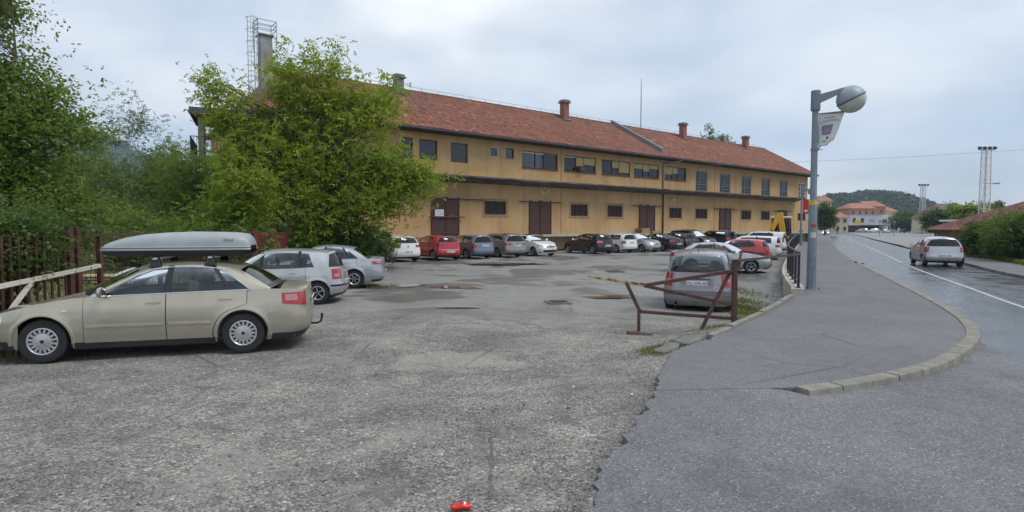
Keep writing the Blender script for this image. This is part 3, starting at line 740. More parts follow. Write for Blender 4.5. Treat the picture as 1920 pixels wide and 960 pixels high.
# openings: kind, u0, u1, z0, z1 (world z)
OPEN = [('W', 2.2, 3.65 - .62, 6.45, 7.85), ('W', 3.5, 4.95, 6.45, 7.85), ('W', 6.05, 7.52, 6.45, 7.85), ('S', 9.57, 10.33, 7.07, 7.85), ('S', 11.05, 11.85, 7.07, 7.85),
        ('T1', 12.67, 16.49, 6.5, 7.82), ('T2', 17.22, 21.04, 6.5, 7.8), ('T3', 21.78, 25.58, 6.5, 7.78), ('T4', 26.15, 29.9, 6.5, 7.78), ('T5', 30.75, 34.3, 6.5, 7.78),
        ('F', 35.95, 38.06, 5.5, 7.66), ('F', 40.38, 42.47, 5.5, 7.64), ('F', 44.78, 46.83, 5.5, 7.62), ('F', 49.09, 51.11, 5.5, 7.6), ('F', 53.45, 55.4, 5.5, 7.6), ('E', 58.29, 60.16, 5.35, 7.45),
        ('D1', 4.44, 6.65, 1.2, 3.82), ('D', 13.42, 15.65, 1.2, 3.82), ('D', 26.98, 29.15, 1.2, 3.82), ('D', 40.39, 42.5, 1.2, 3.8), ('D', 53.1, 55.1, 1.2, 3.8),
        ('L', 9.0, 11.05, 2.74, 3.76), ('L', 18.0, 20.04, 2.74, 3.75), ('L', 22.56, 24.56, 2.72, 3.75), ('L', 31.55, 33.57, 2.7, 3.73), ('L', 35.96, 38.08, 2.7, 3.73), ('L', 44.76, 46.86, 2.68, 3.72), ('L', 49.12, 51.1, 2.68, 3.72), ('P', 58.19, 60.22, 2.65, 3.6)]
us = sorted({U0, U1} | {o[1] for o in OPEN} | {o[2] for o in OPEN}); zs = sorted({-.05, 8.6} | {o[3] for o in OPEN} | {o[4] for o in OPEN})
m = MB()
for i in range(len(us) - 1):
    j = 0
    while j < len(zs) - 1:
        uc, zc = (us[i] + us[i + 1]) / 2, (zs[j] + zs[j + 1]) / 2
        if not any(o[1] < uc < o[2] and o[3] < zc < o[4] for o in OPEN):
            m.add([(us[i], 0, zs[j] + ZB), (us[i + 1], 0, zs[j] + ZB), (us[i + 1], 0, zs[j + 1] + ZB), (us[i], 0, zs[j + 1] + ZB)], [(0, 1, 2, 3)])
        j += 1
for k, a, b_, c, d in OPEN:
    c += ZB; d += ZB; q = .22
    m.add([(a, 0, c), (b_, 0, c), (b_, 0, d), (a, 0, d), (a, q, c), (b_, q, c), (b_, q, d), (a, q, d)], [(0, 4, 5, 1), (1, 5, 6, 2), (2, 6, 7, 3), (3, 7, 4, 0)])
H0 = ZB - .05; H1 = 8.6 + ZB; RZ = 12.55 + ZB
m.add([(U0, 0, H0), (U0, DEP, H0), (U0, DEP, H1), (U0, 0, H1)], [(0, 3, 2, 1)])
m.add([(U1, 0, H0), (U1, DEP, H0), (U1, DEP, H1), (U1, DEP / 2, RZ - .1), (U1, 0, H1)], [(0, 1, 2, 3, 4)])
m.add([(U0, DEP, H0), (U1, DEP, H0), (U1, DEP, H1), (U0, DEP, H1)], [(0, 3, 2, 1)])
m.build('wall', STUCCO, bld, fixn=False, weld=.0005)
m = MB(); m.box(((U0 + U1) / 2, DEP / 2 + .4, 5.35 + ZB), (U1 - U0 - .1, DEP - .9, .2)); m.box(((U0 + U1) / 2, 3.2, 6.95 + ZB), (U1 - U0 - .2, .12, 2.8))
m.build('inner_floor', DARK, bld)
def part(m, name, mat, parent=bld, **k): return m.build(name, mat, parent, **k)
WHITE_STRIP = simple('blind_box_white', (.60, .56, .44), .7)
def frame_bars(a, b, c, d, y, w=.07, t=.07, mull=(), trans=()):
    m = MB(); zc = (c + d) / 2
    m.box((a + w / 2, y, zc), (w, t, d - c)); m.box((b - w / 2, y, zc), (w, t, d - c))
    m.box(((a + b) / 2, y, c + w / 2), (b - a - 2 * w, t, w)); m.box(((a + b) / 2, y, d - w / 2), (b - a - 2 * w, t, w))
    for u in mull: m.box((u, y, zc), (w * .8, t * .9, d - c - 2 * w))
    for z in trans: m.box(((a + b) / 2, y, z), (b - a - 2 * w, t * .8, w * .6))
    return m
GREYF = simple('grey_blue_frame', (.22, .24, .26), .6, var=.2); WHITEF = simple('white_frame', (.55, .56, .56), .6, var=.15)
LOUV = simple('shutter_brown', (.042, .027, .026), .7, var=.35, scale=4)
ORN = simple('painted_surround', (.36, .245, .12), .9, var=.22, scale=6)
for k, a, b_, c, d in OPEN:
    c += ZB; d += ZB; yf = .10
    if k in 'WS':
        fr = part(frame_bars(a, b_, c, d, yf, .065), 'window', BROWN2 if k == 'W' or a > 11 else WHITEF)
        m = MB(); m.box(((a + b_) / 2, yf + .02, (c + d) / 2), (b_ - a - .13, .008, d - c - .13)); part(m, 'pane', PANE, fr)
    elif k[0] == 'T':
        w1 = a + (b_ - a) * .375; w2 = a + (b_ - a) * .615
        fr = part(frame_bars(a, b_, c, d, yf, .075, mull=(w1, w2)), 'window', BROWN2)
        spans = [(a + .08, w1 - .035), (w1 + .035, w2 - .035), (w2 + .035, b_ - .08)]
        cover = {'T1': (.08, .1, .02), 'T2': (.06, .62, .5), 'T3': (0, .5, .82), 'T4': (.38, .55, .30), 'T5': (.62, .5, 0)}[k]
        for (p, q), cv in zip(spans, cover):
            m = MB(); m.box(((p + q) / 2, yf + .03, (c + d) / 2), (q - p, .008, d - c - .15)); part(m, 'pane', PANE, fr)
            m = MB(); m.box(((p + q) / 2, yf + .005, (c + d) / 2), (.03, .05, d - c - .15))
            if cv:
                z1 = d - .075; z0 = z1 - cv * (d - c - .15); m = MB(); n = max(1, int((z1 - z0) / .06))
                for i in range(n): m.box(((p + q) / 2, yf - .015 - .004 * (i % 2), z0 + (i + .5) * (z1 - z0) / n), (q - p - .002, .014, (z1 - z0) / n * .96))
                part(m, 'shutter', BLIND if cv > .2 else WHITE_STRIP, fr)
        if k == 'T2':
            m = MB(); m.box((w1 + .42, -.12, c + .22), (.55, .42, .34), ch=.02); part(m, 'air_unit', BROWN2, fr)
        m = MB(); m.box(((a + b_) / 2, -.03, c - .03), (b_ - a + .1, .14, .035)); part(m, 'sill', BROWN2, fr)
    elif k == 'F':
        mid = (a + b_) / 2
        fr = part(frame_bars(a, b_, c, d, yf, .10, mull=(a + (b_ - a) * .36,), trans=(c + .75,)), 'window', GREYF)
        m = MB(); m.box((mid, yf + .02, (c + d) / 2), (b_ - a - .2, .008, d - c - .2)); part(m, 'pane', PANE, fr)
        m = MB(); rows = []
        for i in range(25):
            u = a + .15 + (b_ - a - .3) * i / 24; rows.append([(u, yf + .22 + .03 * math.sin(i * 1.9), c + .1), (u, yf + .22 + .03 * math.sin(i * 1.9), d - .1)])
        m.grid(rows); part(m, 'curtain', CURT, fr)
        m = MB()
        for z in (c + .12, c + .42, c + .72, c + .95): m.bar((a + .05, -.05, z), (b_ - .05, -.05, z), .025)
        part(m, 'guard_bar', GREYF, fr)
    elif k == 'E':
        fr = part(frame_bars(a, b_, c, d, yf, .11, mull=(a + (b_ - a) * .33, a + (b_ - a) * .67), trans=(c + .55, c + 1.05, c + 1.6)), 'window', WHITEF)
        m = MB(); m.box(((a + b_) / 2, yf + .02, (c + d) / 2), (b_ - a - .2, .008, d - c - .2)); part(m, 'pane', PANE, fr)
    elif k in 'LP':
        fr = part(frame_bars(a, b_, c, d, yf - .03, .08, mull=(a + (b_ - a) * .34, a + (b_ - a) * .66)), 'window', BROWN)
        m = MB(); n = 14
        for i in range(n): m.box(((a + b_) / 2, yf + .02, c + .08 + (i + .5) * (d - c - .16) / n), (b_ - a - .16, .02, (d - c - .16) / n * .93), rx=.25)
        part(m, 'louvre', LOUV, fr); m = MB(); m.box(((a + b_) / 2, .2, (c + d) / 2), (b_ - a - .02, .02, d - c - .02)); part(m, 'backing', DARK, fr)
        if k == 'L':
            g = .20; m = MB(); y = -.012
            m.box(((a + b_) / 2, y, d + g / 2), (b_ - a + 2 * g, .024, g)); m.box(((a + b_) / 2, y, c - g / 2), (b_ - a + 2 * g, .024, g))
            m.box((a - g / 2, y, (c + d) / 2), (g, .024, d - c)); m.box((b_ + g / 2, y, (c + d) / 2), (g, .024, d - c)); part(m, 'surround', ORN, fr)
            m = MB(); st = .17; y = -.03; hg = .055
            def dia(u, z): m.add([(u - hg, y, z), (u, y, z - hg), (u + hg, y, z), (u, y, z + hg), (u, y + .008, z)], [(0, 1, 2, 3)])
            nu = int((b_ - a + 2 * g) / st); nz = int((d - c) / st)
            for i in range(nu + 1):
                u = a - g + .06 + (b_ - a + 2 * g - .12) * i / nu; dia(u, d + g / 2); dia(u, c - g / 2)
            for i in range(1, nz):
                z = c + (d - c) * i / nz; dia(a - g / 2, z); dia(b_ + g / 2, z)
            if a < 25: part(m, 'ornament', simple('ornament_brown', (.10, .065, .045), .9), fr, fixn=False)
    elif k[0] == 'D':
        mid = (a + b_) / 2
        dr = empty('door', ((a + b_) / 2, -.08, c), parent=bld)
        def P_(u): return u - (a + b_) / 2
        for s_, (p, q) in enumerate(((a - .05, mid - .015), (mid + .015, b_ + .05))):
            m = MB(); n = 8; wd = (q - p) / n
            for i in range(n): m.box((P_(p + (i + .5) * wd), 0, (d - c) / 2 - .02), (wd - .008, .05, d - c - .02))
            for z in (.15, (d - c) / 2, d - c - .2): m.box((P_((p + q) / 2), -.04, z), (q - p - .05, .03, .12))
            m.box((P_(p + .05), -.045, (d - c) / 2), (.08, .03, d - c - .1)); m.box((P_(q - .05), -.045, (d - c) / 2), (.08, .03, d - c - .1))
            m.build('door_leaf', BROWN, dr)
            for hu in (p + .12, q - .12):
                m = MB(); m.lathe([(0, -.03), (.075, -.03), (.075, .03), (0, .03)], 12, c=(P_(hu), -.06, d - c + .06), axis='Y'); m.box((P_(hu), -.06, d - c - .04), (.05, .03, .2)); m.build('hanger', BROWN, dr)
        m = MB(); m.bar((P_(a - 1.15), -.07, d - c + .0), (P_(b_ + (2.3 if k == 'D1' else 1.15)), -.07, d - c + .0), .05, .07); m.build('sliding_rail', BROWN, dr)
        if k == 'D1':
            m = MB(); m.bar((P_(a - .3), -.12, 1.32), (P_(b_ + .45), -.12, 1.32), .07, .09); m.build('locking_bar', BROWN2, dr)
            m = MB(); m.box((P_(a + .55), -.07, 1.6), (.72, .02, .48)); nt_ = m.build('notice', simple('paper_white', (.62, .64, .65), .7, var=.08), dr)
            m = MB()
            for i in range(5): m.box((P_(a + .55), -.082, 1.75 - i * .08), (.5 - .07 * (i % 3), .002, .018))
            m.build('printed_line', simple('ink_grey', (.2, .2, .22), .8), nt_)
# ornament on the wall: faded painted crest
m = MB(); pts = [(15.1 + .46 * math.cos(t), -.006, 4.85 + ZB - .42 * math.sin(t)) for t in np.linspace(-.15, math.pi + .15, 26)]
inn = [(15.1 + .36 * math.cos(t), -.006, 4.93 + ZB - .36 * math.sin(t)) for t in np.linspace(-.15, math.pi + .15, 26)]
m.grid([[p, q] for p, q in zip(pts, inn)]); m.add([(14.98, -.006, 4.9 + ZB), (15.22, -.006, 4.9 + ZB), (15.3, -.006, 5.1 + ZB), (15.1, -.006, 5.0 + ZB), (14.9, -.006, 5.1 + ZB)], [(0, 1, 2, 3, 4)])
part(m, 'faded_crest', simple('faded_paint', (.58, .43, .235), .92, var=.25, scale=5), fixn=False)
# blue graffiti tag on the far corner
m = MB(); gr_ = random.Random(3); u = 58.5
for i in range(6):
    z = .95 + ZB; m.tube([(u, -.012, z + gr_.uniform(0, .1)), (u + .12, -.012, z + .35 + gr_.uniform(0, .1)), (u + .26, -.012, z + .05), (u + .3, -.012, z + .38)], .035, 4); u += .22
part(m, 'graffiti', simple('graffiti_blue', (.05, .09, .28), .7))
# expansion joints
JN = simple('joint_dark', (.12, .075, .045), .9)
for u, z0, z1 in ((16.87, 1.2, 5.2), (16.87, 5.5, 8.3), (39.4, 1.2, 5.2), (39.4, 5.5, 8.3)):
    m = MB(); m.box((u, -.004, (z0 + z1) / 2 + ZB), (.05, .01, z1 - z0)); part(m, 'joint_strip', JN)
# canopy slab between the storeys: thin weathered edge, thicker at the wall
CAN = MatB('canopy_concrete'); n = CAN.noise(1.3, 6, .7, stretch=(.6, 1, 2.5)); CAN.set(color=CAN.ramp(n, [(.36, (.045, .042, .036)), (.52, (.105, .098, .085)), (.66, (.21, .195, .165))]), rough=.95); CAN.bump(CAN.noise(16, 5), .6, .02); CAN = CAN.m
m = MB(); rc = random.Random(8); rows = []
for i in range(140):
    u = U0 + .3 + (57.2 - U0) * i / 139; j = rc.uniform(-.025, .025)
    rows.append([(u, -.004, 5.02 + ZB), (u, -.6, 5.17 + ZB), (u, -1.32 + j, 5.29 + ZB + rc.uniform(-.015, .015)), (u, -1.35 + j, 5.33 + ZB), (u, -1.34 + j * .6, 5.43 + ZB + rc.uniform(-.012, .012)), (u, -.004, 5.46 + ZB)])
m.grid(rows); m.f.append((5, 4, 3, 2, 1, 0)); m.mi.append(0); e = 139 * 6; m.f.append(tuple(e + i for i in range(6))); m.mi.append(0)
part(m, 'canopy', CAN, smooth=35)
# loading platform
m = MB(); m.box((37.2, -.66, 1.13 + ZB), (47, 1.3, .16)); part(m, 'platform', MAT_CONC)
for i in range(12): m = MB(); m.box((14.4 + i * 4.1, -.7, .5 + ZB), (.35, .5, 1.1)); part(m, 'platform_pier', MAT_CONC_D)
m = MB(); m.box((3.2, -.3, .5 + ZB), (20.3, .58, 1.22)); part(m, 'plinth', simple('plinth_brown', (.30, .17, .10), .9, var=.3, scale=2))
# gutter, fascia, soffit
ZINC = simple('zinc_grey', (.20, .215, .235), .5, var=.2, metal=.5)
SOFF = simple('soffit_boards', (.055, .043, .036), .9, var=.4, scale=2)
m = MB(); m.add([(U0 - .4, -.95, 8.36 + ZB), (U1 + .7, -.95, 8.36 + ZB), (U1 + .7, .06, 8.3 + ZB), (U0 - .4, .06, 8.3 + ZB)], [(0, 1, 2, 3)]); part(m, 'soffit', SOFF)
m = MB(); m.lathe([(.085, U0 - .35), (.085, U1 + .6)], 10, c=(0, -1.03, 8.45 + ZB), axis='X', a0=math.pi, a1=2 * math.pi); part(m, 'gutter', ZINC, fixn=False)
m = MB(); m.tube([(32.2, -1.0, 8.36 + ZB), (31.8, -.9, 8.2 + ZB), (30.55, -.14, 8.02 + ZB), (30.45, -.1, 7.8 + ZB), (30.45, -.1, 5.4 + ZB)], .075, 8); part(m, 'downpipe', ZINC, smooth=40)
m = MB(); m.tube([(30.45, -.1, 5.1 + ZB), (30.45, -.1, .2 + ZB)], .075, 8); part(m, 'downpipe', simple('pipe_brown', (.05, .03, .028), .5), smooth=40)
# wall lamps
for u, z in ((31.85, 4.5), (56.3, 4.75)):
    m = MB(); m.bar((u, 0, z + ZB + .12), (u, -.22, z + ZB + .12), .04); wl_ = part(m, 'wall_lamp', BROWN); m = MB(); m.sphere((u + .02, -.25, z + ZB), .13, 12, 8); m.build('globe', simple('opal_glass', (.7, .68, .6), .3, var=.05), wl_, smooth=60)
# ------------------------------------------------------------------ roof
EY, EZ, RY = -1.0, 8.50 + ZB, DEP / 2; RZ = 12.62 + ZB; RU0, RU1, HIP = U0 - .35, U1 + .75, 3.2
SL = math.hypot(RY - EY, RZ - EZ); sy, sz = (RY - EY) / SL, (RZ - EZ) / SL; nyv, nzv = -sz, sy
UND = simple('roof_underlay', (.17, .075, .05), .95, var=.3)
m = MB(); k0 = -.03
A_, B_, C_, D_ = (RU0, EY, EZ - .03), (RU1, EY, EZ - .03), (RU1, RY, RZ - .03), (RU0 + HIP, RY, RZ - .03); E_, F_2 = (RU1, 2 * RY - EY, EZ - .03), (RU0, 2 * RY - EY, EZ - .03)
m.add([A_, B_, C_, D_, E_, F_2], [(0, 1, 2, 3), (3, 2, 4, 5), (0, 3, 5)])
dn = (0, 0, -.12)
m.add([tuple(np.array(p) + np.array(dn)) for p in (A_, B_, C_, D_, E_, F_2)] + [A_, B_, C_, D_, E_, F_2], [(3, 2, 1, 0), (5, 4, 2, 3), (5, 3, 0), (0, 1, 7, 6), (1, 2, 8, 7), (2, 4, 10, 8), (4, 5, 11, 10), (5, 0, 6, 11)])
roof = part(m, 'roof', UND)
TILE = MatB('clay_tile'); _a = TILE.n('ShaderNodeAttribute', attribute_name='tint'); _b = TILE.noise(.28, 5, .6)
tc_ = TILE.ramp(_a.outputs['Fac'], [(0, (.11, .050, .038)), (.25, (.215, .083, .056)), (.7, (.315, .125, .082)), (.93, (.40, .185, .125)), (1, (.48, .28, .20))])
tc_ = TILE.mix(TILE.ramp(_b, [(.38, .55), (.6, 0.)]), tc_, (.17, .095, .075)); tc_ = TILE.mix(TILE.ramp(TILE.noise(2.5, 5, .7), [(.55, 0.), (.8, .3)]), tc_, (.12, .105, .085))
TILE.set(color=tc_, rough=.88); TILE.bump(TILE.noise(40, 3), .3, .005); TILE = TILE.m
def tiles():
    r = np.random.default_rng(11); ex, tw, L = .345, .243, .40; V = []; F = []; T = []; n = int(SL / ex) + 1; o = 0
    for row in range(n):
        s0 = row * ex
        if s0 > SL - .1: break
        sag = .03 * math.sin(row * .9)
        cols = int((RU1 - RU0) / tw); tone = r.normal(0, .05)
        for c in range(cols):
            u = RU0 + c * tw + (tw / 2 if row % 2 else 0)
            if u < RU0 + HIP * (s0 + ex) / SL + .02 or u + tw > RU1: continue
            if 28.0 < u < 28.0: continue
            j = r.normal(0, .006, 4); du = r.normal(0, .004); s1 = min(s0 + L, SL); wave = .025 * math.sin(u * .35 + 1) * math.sin(math.pi * s0 / SL)
            def P(uu, s, h): return (uu, EY + sy * s + nyv * (h + wave), EZ + sz * s + nzv * (h + wave))
            h0, h1 = .066 + j[0], .016 + j[1]; a = u + du + .004; e = u + du + tw - .004; q = (a + e) / 2
            V += [P(a, s0 - .02 + j[2], h0 - .012), P(q, s0 - .02 + j[2], h0 + .014), P(e, s0 - .02 + j[2], h0 - .012), P(a, s1, h1 - .012), P(q, s1, h1 + .012), P(e, s1, h1 - .012), P(a, s0 - .018, h0 - .062), P(e, s0 - .018, h0 - .062)]
            F += [(o, o + 1, o + 4, o + 3), (o + 1, o + 2, o + 5, o + 4), (o + 6, o + 7, o + 1, o + 0), (o + 7, o + 2, o + 1, o + 1)][:3]
            t = float(np.clip(.5 + tone + r.normal(0, .2), 0, 1)); T += [t] * 8; o += 8
    me = np_mesh('roof_tiles', V, F); at = me.attributes.new('tint', 'FLOAT', 'POINT'); at.data.foreach_set('value', T); return me
tag(link('roof_tiles', tiles(), TILE, roof), kind='stuff')
m = MB(); rr_ = random.Random(2); u = RU0 + HIP
while u < RU1 - .2: m.lathe([(.13, u), (.115, u + .36)], 8, c=(0, RY, RZ - .02 + rr_.uniform(-.01, .01)), axis='X', a0=0, a1=math.pi); u += .345
part(m, 'ridge_tiles', TILE, roof, fixn=False, smooth=50)
m = MB()
for i in range(22):
    f = i / 22; f1 = (i + 1.05) / 22; m.tube([(RU0 + HIP * f, EY + (RY - EY) * f, EZ + (RZ - EZ) * f + .02), (RU0 + HIP * f1, EY + (RY - EY) * f1, EZ + (RZ - EZ) * f1 + .02)], [.12, .10], 8)
part(m, 'hip_tiles', TILE, roof, smooth=50)
m = MB(); m.bar((RU1 - .03, EY - .05, EZ - .08), (RU1 - .03, RY, RZ - .06), .06, .2); part(m, 'verge_board', SOFF, roof)
# lightning wire on little posts along the ridge
WIRE = simple('wire_grey', (.10, .105, .11), .5, metal=.5)
m = MB(); u = RU0 + HIP + .2
while u < RU1: m.box((u, RY, RZ + .2), (.02, .02, .28)); u += 1.6
m.tube([(u, RY, RZ + .33) for u in np.arange(RU0 + HIP, RU1, 1.6)], .012, 4); part(m, 'lightning_wire', WIRE, roof)
# fire wall crossing the roof with a zinc capping
m = MB(); u = 30.1
prof = [(EY + .75, EZ + .35), (EY + .75, EZ + .88), (RY, RZ + .42), (RY, RZ - .1)]
m.prism([(u - .16, y, z) for y, z in prof], (.32, 0, 0)); fw = part(m, 'fire_wall', ZINC, roof)
# chimneys on the ridge
BRICK = MatB('chimney_brick'); _t = BRICK.n('ShaderNodeTexBrick'); _t.inputs['Scale'].default_value = 1; _t.inputs['Brick Width'].default_value = .25; _t.inputs['Row Height'].default_value = .075; _t.inputs['Mortar Size'].default_value = .008
_t.inputs['Color1'].default_value = (.30, .10, .07, 1); _t.inputs['Color2'].default_value = (.22, .075, .055, 1); _t.inputs['Mortar'].default_value = (.2, .15, .12, 1)
_mp = BRICK.n('ShaderNodeMapping'); _mp.inputs['Rotation'].default_value = (R(90), 0, 0); BRICK.l(BRICK.obj(), _mp.inputs[0]); BRICK.l(_mp.outputs[0], _t.inputs[0]); BRICK.set(color=_t.outputs[0], rough=.9); BRICK = BRICK.m
def chimney(u, y, zt, w, mat):
    zb = EZ + (RZ - EZ) * (y - EY) / (RY - EY) - .5; zt += ZB
    m = MB(); m.box((u, y, (zb + zt) / 2), (w, w, zt - zb), ch=.012); c = part(m, 'chimney', mat, roof)
    m = MB(); m.box((u, y, zt + .05), (w + .3, w + .3, .10), ch=.02); m.box((u, y, zt + .19), (w + .12, w + .12, .18)); m.build('chimney_cap', MAT_CONC_D, c)
    m = MB(); m.box((u + .0, y - w / 2 - .06, zb + .35), (w + .3, .22, .3), rx=.5); m.build('flashing', ZINC, c)
chimney(4.75, 5.3, 13.15, .62, MAT_CONC_D); chimney(22.2, 5.2, 13.55, .62, BRICK); chimney(41.0, 5.2, 13.5, .62, BRICK); chimney(54.5, 5.2, 13.3, .62, BRICK)
m = MB(); m.tube([(35.2, 6.6, RZ - .6), (35.2, 6.6, RZ + 3.6), (35.2, 6.6, RZ + 5.6)], [.05, .045, .02], 6); part(m, 'antenna', WIRE, roof)
# tall concrete flue at the left end with caged ladder and guard rail (local coordinates)
def loc(x, y, z): 
    d = np.array((x, y)) - FP0; return (float(d @ FU), float(-(d @ FV)), z + ZB)
FLC = simple('flue_concrete', (.27, .27, .262), .9, var=.25, scale=1.3, bump=.3)
cx, cy = -15.75, 38.0; cu, cyl, _ = loc(cx, cy, 0)
m = MB(); m.box((cu, cyl, 11.35 + ZB), (.72, .72, 5.1), ch=.02); flue = part(m, 'flue', FLC)
m = MB(); m.box((cu, cyl, 13.93 + ZB), (.92, .92, .08)); m.build('flue_cap', MAT_CONC_D, flue)
STEEL = simple('galvanised_steel', (.30, .32, .33), .45, var=.2, metal=.6)
m = MB()
for z in (13.7, 14.25, 14.5, 14.78):
    if z > 14: 
        q = .56; pts = [(cu - q, cyl - q, z + ZB), (cu + q, cyl - q, z + ZB), (cu + q, cyl + q, z + ZB), (cu - q, cyl + q, z + ZB), (cu - q, cyl - q, z + ZB)]
        for a, b_ in zip(pts[:-1], pts[1:]): m.bar(a, b_, .035)
for sx in (-1, 1):
    for s_y in (-1, 1): m.bar((cu + sx * .56, cyl + s_y * .56, 13.1 + ZB), (cu + sx * .56, cyl + s_y * .56, 14.8 + ZB), .04)
m.build('guard_rail', STEEL, flue)
lx, ly = cu - .62, cyl - .1; m = MB()
for sx in (-.2, .2): m.bar((lx - .25 + sx, ly - .05, 8.9 + ZB), (lx - .25 + sx, ly - .05, 14.85 + ZB), .035)
z = 9.2
while z < 14.7: m.bar((lx - .45, ly - .05, z + ZB), (lx - .05, ly - .05, z + ZB), .022); z += .3
m.build('ladder', STEEL, flue)
m = MB(); z = 10.4
while z < 15: m.tube([(lx - .25 + .34 * math.cos(t), ly - .05 - .62 * math.sin(t), z + ZB) for t in np.linspace(0, math.pi, 9)], .016, 5); z += .73
for t in (.5, 1.1, 1.57, 2.05, 2.6): m.bar((lx - .25 + .34 * math.cos(t), ly - .05 - .62 * math.sin(t), 10.4 + ZB), (lx - .25 + .34 * math.cos(t), ly - .05 - .62 * math.sin(t), 14.85 + ZB), .018)
m.build('safety_cage', STEEL, flue)
# open terrace at the left end under a thin dark roof
ann = [loc(*p) for p in ((-17.9, 32.9, 8.2), (-14.2, 34.4, 8.2), (-17.4, 38.4, 8.2), (-19.8, 37.2, 8.2))]
m = MB(); m.prism(ann, (0, 0, .16)); ar = part(m, 'terrace_roof', SOFF)
m = MB()
for a, b_ in zip(ann, ann[1:] + ann[:1]): m.bar((a[0], a[1], a[2] + .1), (b_[0], b_[1], b_[2] + .1), .06, .34)
m.build('fascia', simple('fascia_dark', (.06, .062, .065), .6), ar)
ann2 = [(p[0], p[1], 5.6 + ZB) for p in ann]
m = MB(); m.prism(ann2, (0, 0, .2)); m.box((ann2[3][0] + .9, ann2[3][1] - .6, 2.8 + ZB), (.4, .4, 5.7)); m.box((ann2[0][0] + .6, ann2[0][1] + .7, 2.8 + ZB), (.4, .4, 5.7)); part(m, 'terrace_floor', MAT_CONC_D)
for q in ((-19.0, 36.4), (-17.6, 33.5)):
    a = loc(*q, 5.8); m = MB(); m.box((a[0], a[1], 7.0 + ZB), (.26, .26, 2.4)); part(m, 'terrace_post', MAT_CONC_D)
m = MB()
for a, b_ in ((ann[3], ann[0]), (ann[0], ann[1])):
    for z in (6.85, 6.0): m.bar((a[0], a[1], z + ZB), (b_[0], b_[1], z + ZB), .045)
    n = 24
    for i in range(n + 1): q = [a[k] + (b_[k] - a[k]) * i / n for k in (0, 1)]; m.bar((q[0], q[1], 5.8 + ZB), (q[0], q[1], 6.85 + ZB), .022)
part(m, 'terrace_railing', IRON)
# wooden pallets stacked on the platform
WOODP = simple('pallet_wood', (.36, .23, .11), .85, var=.35, scale=9)
def pallet(pos, rz, label, rx=0.):
    o = empty('pallet', pos, rz); o.rotation_euler = (rx, 0, rz); tag(o, label, 'pallet', 'wooden pallets on the loading platform')
    for i in range(3): m = MB(); m.box((0, -.35 + .35 * i, .05), (1.2, .1, .1)); m.build('stringer', WOODP, o)
    for i in range(6): m = MB(); m.box((-.54 + i * .216, 0, .112), (.14, .8, .022)); m.build('deck_board', WOODP, o)
def wpt(u, y, z): p = FP0 + FU * u - FV * y; return (float(p[0]), float(p[1]), z)
ang = math.atan2(FU[1], FU[0])
for i in range(4): pallet(wpt(26.6 + .06 * (i % 2), -.65, 1.212 + .125 * i), ang + .05 * (i - 1), ['bottom wooden pallet of the stack left of the third sliding door', 'second wooden pallet up in the stack by the third sliding door', 'third wooden pallet up in the stack by the third sliding door', 'topmost wooden pallet of the stack by the third sliding door'][i])
for i in range(2): pallet(wpt(28.3, -.65, 1.212 + .125 * i), ang - .1 * i, ['lower pallet of the short pair in front of the third sliding door', 'upper pallet of the short pair in front of the third sliding door'][i])
# ================================================================== cars
RUBBER = simple('tyre_rubber', (.018, .018, .019), .8, var=.3, scale=20, bump=.2)
PLASTIC = simple('black_plastic', (.022, .023, .025), .55, var=.2, scale=12)
TRIMB = simple('black_trim', (.012, .012, .013), .35, var=.1)
LINER = simple('car_interior', (.045, .046, .048), .9, var=.2)
SEAT = simple('seat_cloth', (.085, .086, .09), .95, var=.25, scale=14)
ALLOY = simple('alloy_rim', (.52, .53, .55), .32, metal=.75, var=.1, scale=10)
CHROME = simple('chrome', (.70, .71, .72), .14, metal=1., var=.05)
CGLASS = glass_mat('car_glass', (.72, .84, .80), .14, .05)
CGLASS_D = glass_mat('car_glass_tinted', (.20, .23, .235), .45, .03)
LAMPR = simple('tail_lamp_red', (.33, .010, .014), .16, var=.18, scale=30, Coat_Weight=1.)
LAMPP = simple('tail_lamp_clear', (.40, .17, .17), .16, var=.2, scale=40, Coat_Weight=1.)
LAMPW = simple('head_lamp_clear', (.46, .48, .50), .10, var=.35, scale=22, metal=.5, Coat_Weight=1.)
PLATE = simple('plate_white', (.68, .69, .70), .45, var=.06)
INK = simple('plate_ink', (.012, .012, .014), .6)
VOID = simple('wheel_well', (.008, .008, .008), .95)
LIT = MatB('lit_headlamp'); LIT.set(color=(1., .95, .85), rough=.2); LIT.b.inputs['Emission Color'].default_value = (1, .94, .82, 1); LIT.b.inputs['Emission Strength'].default_value = 9.; LIT = LIT.m
WHEELS = {}
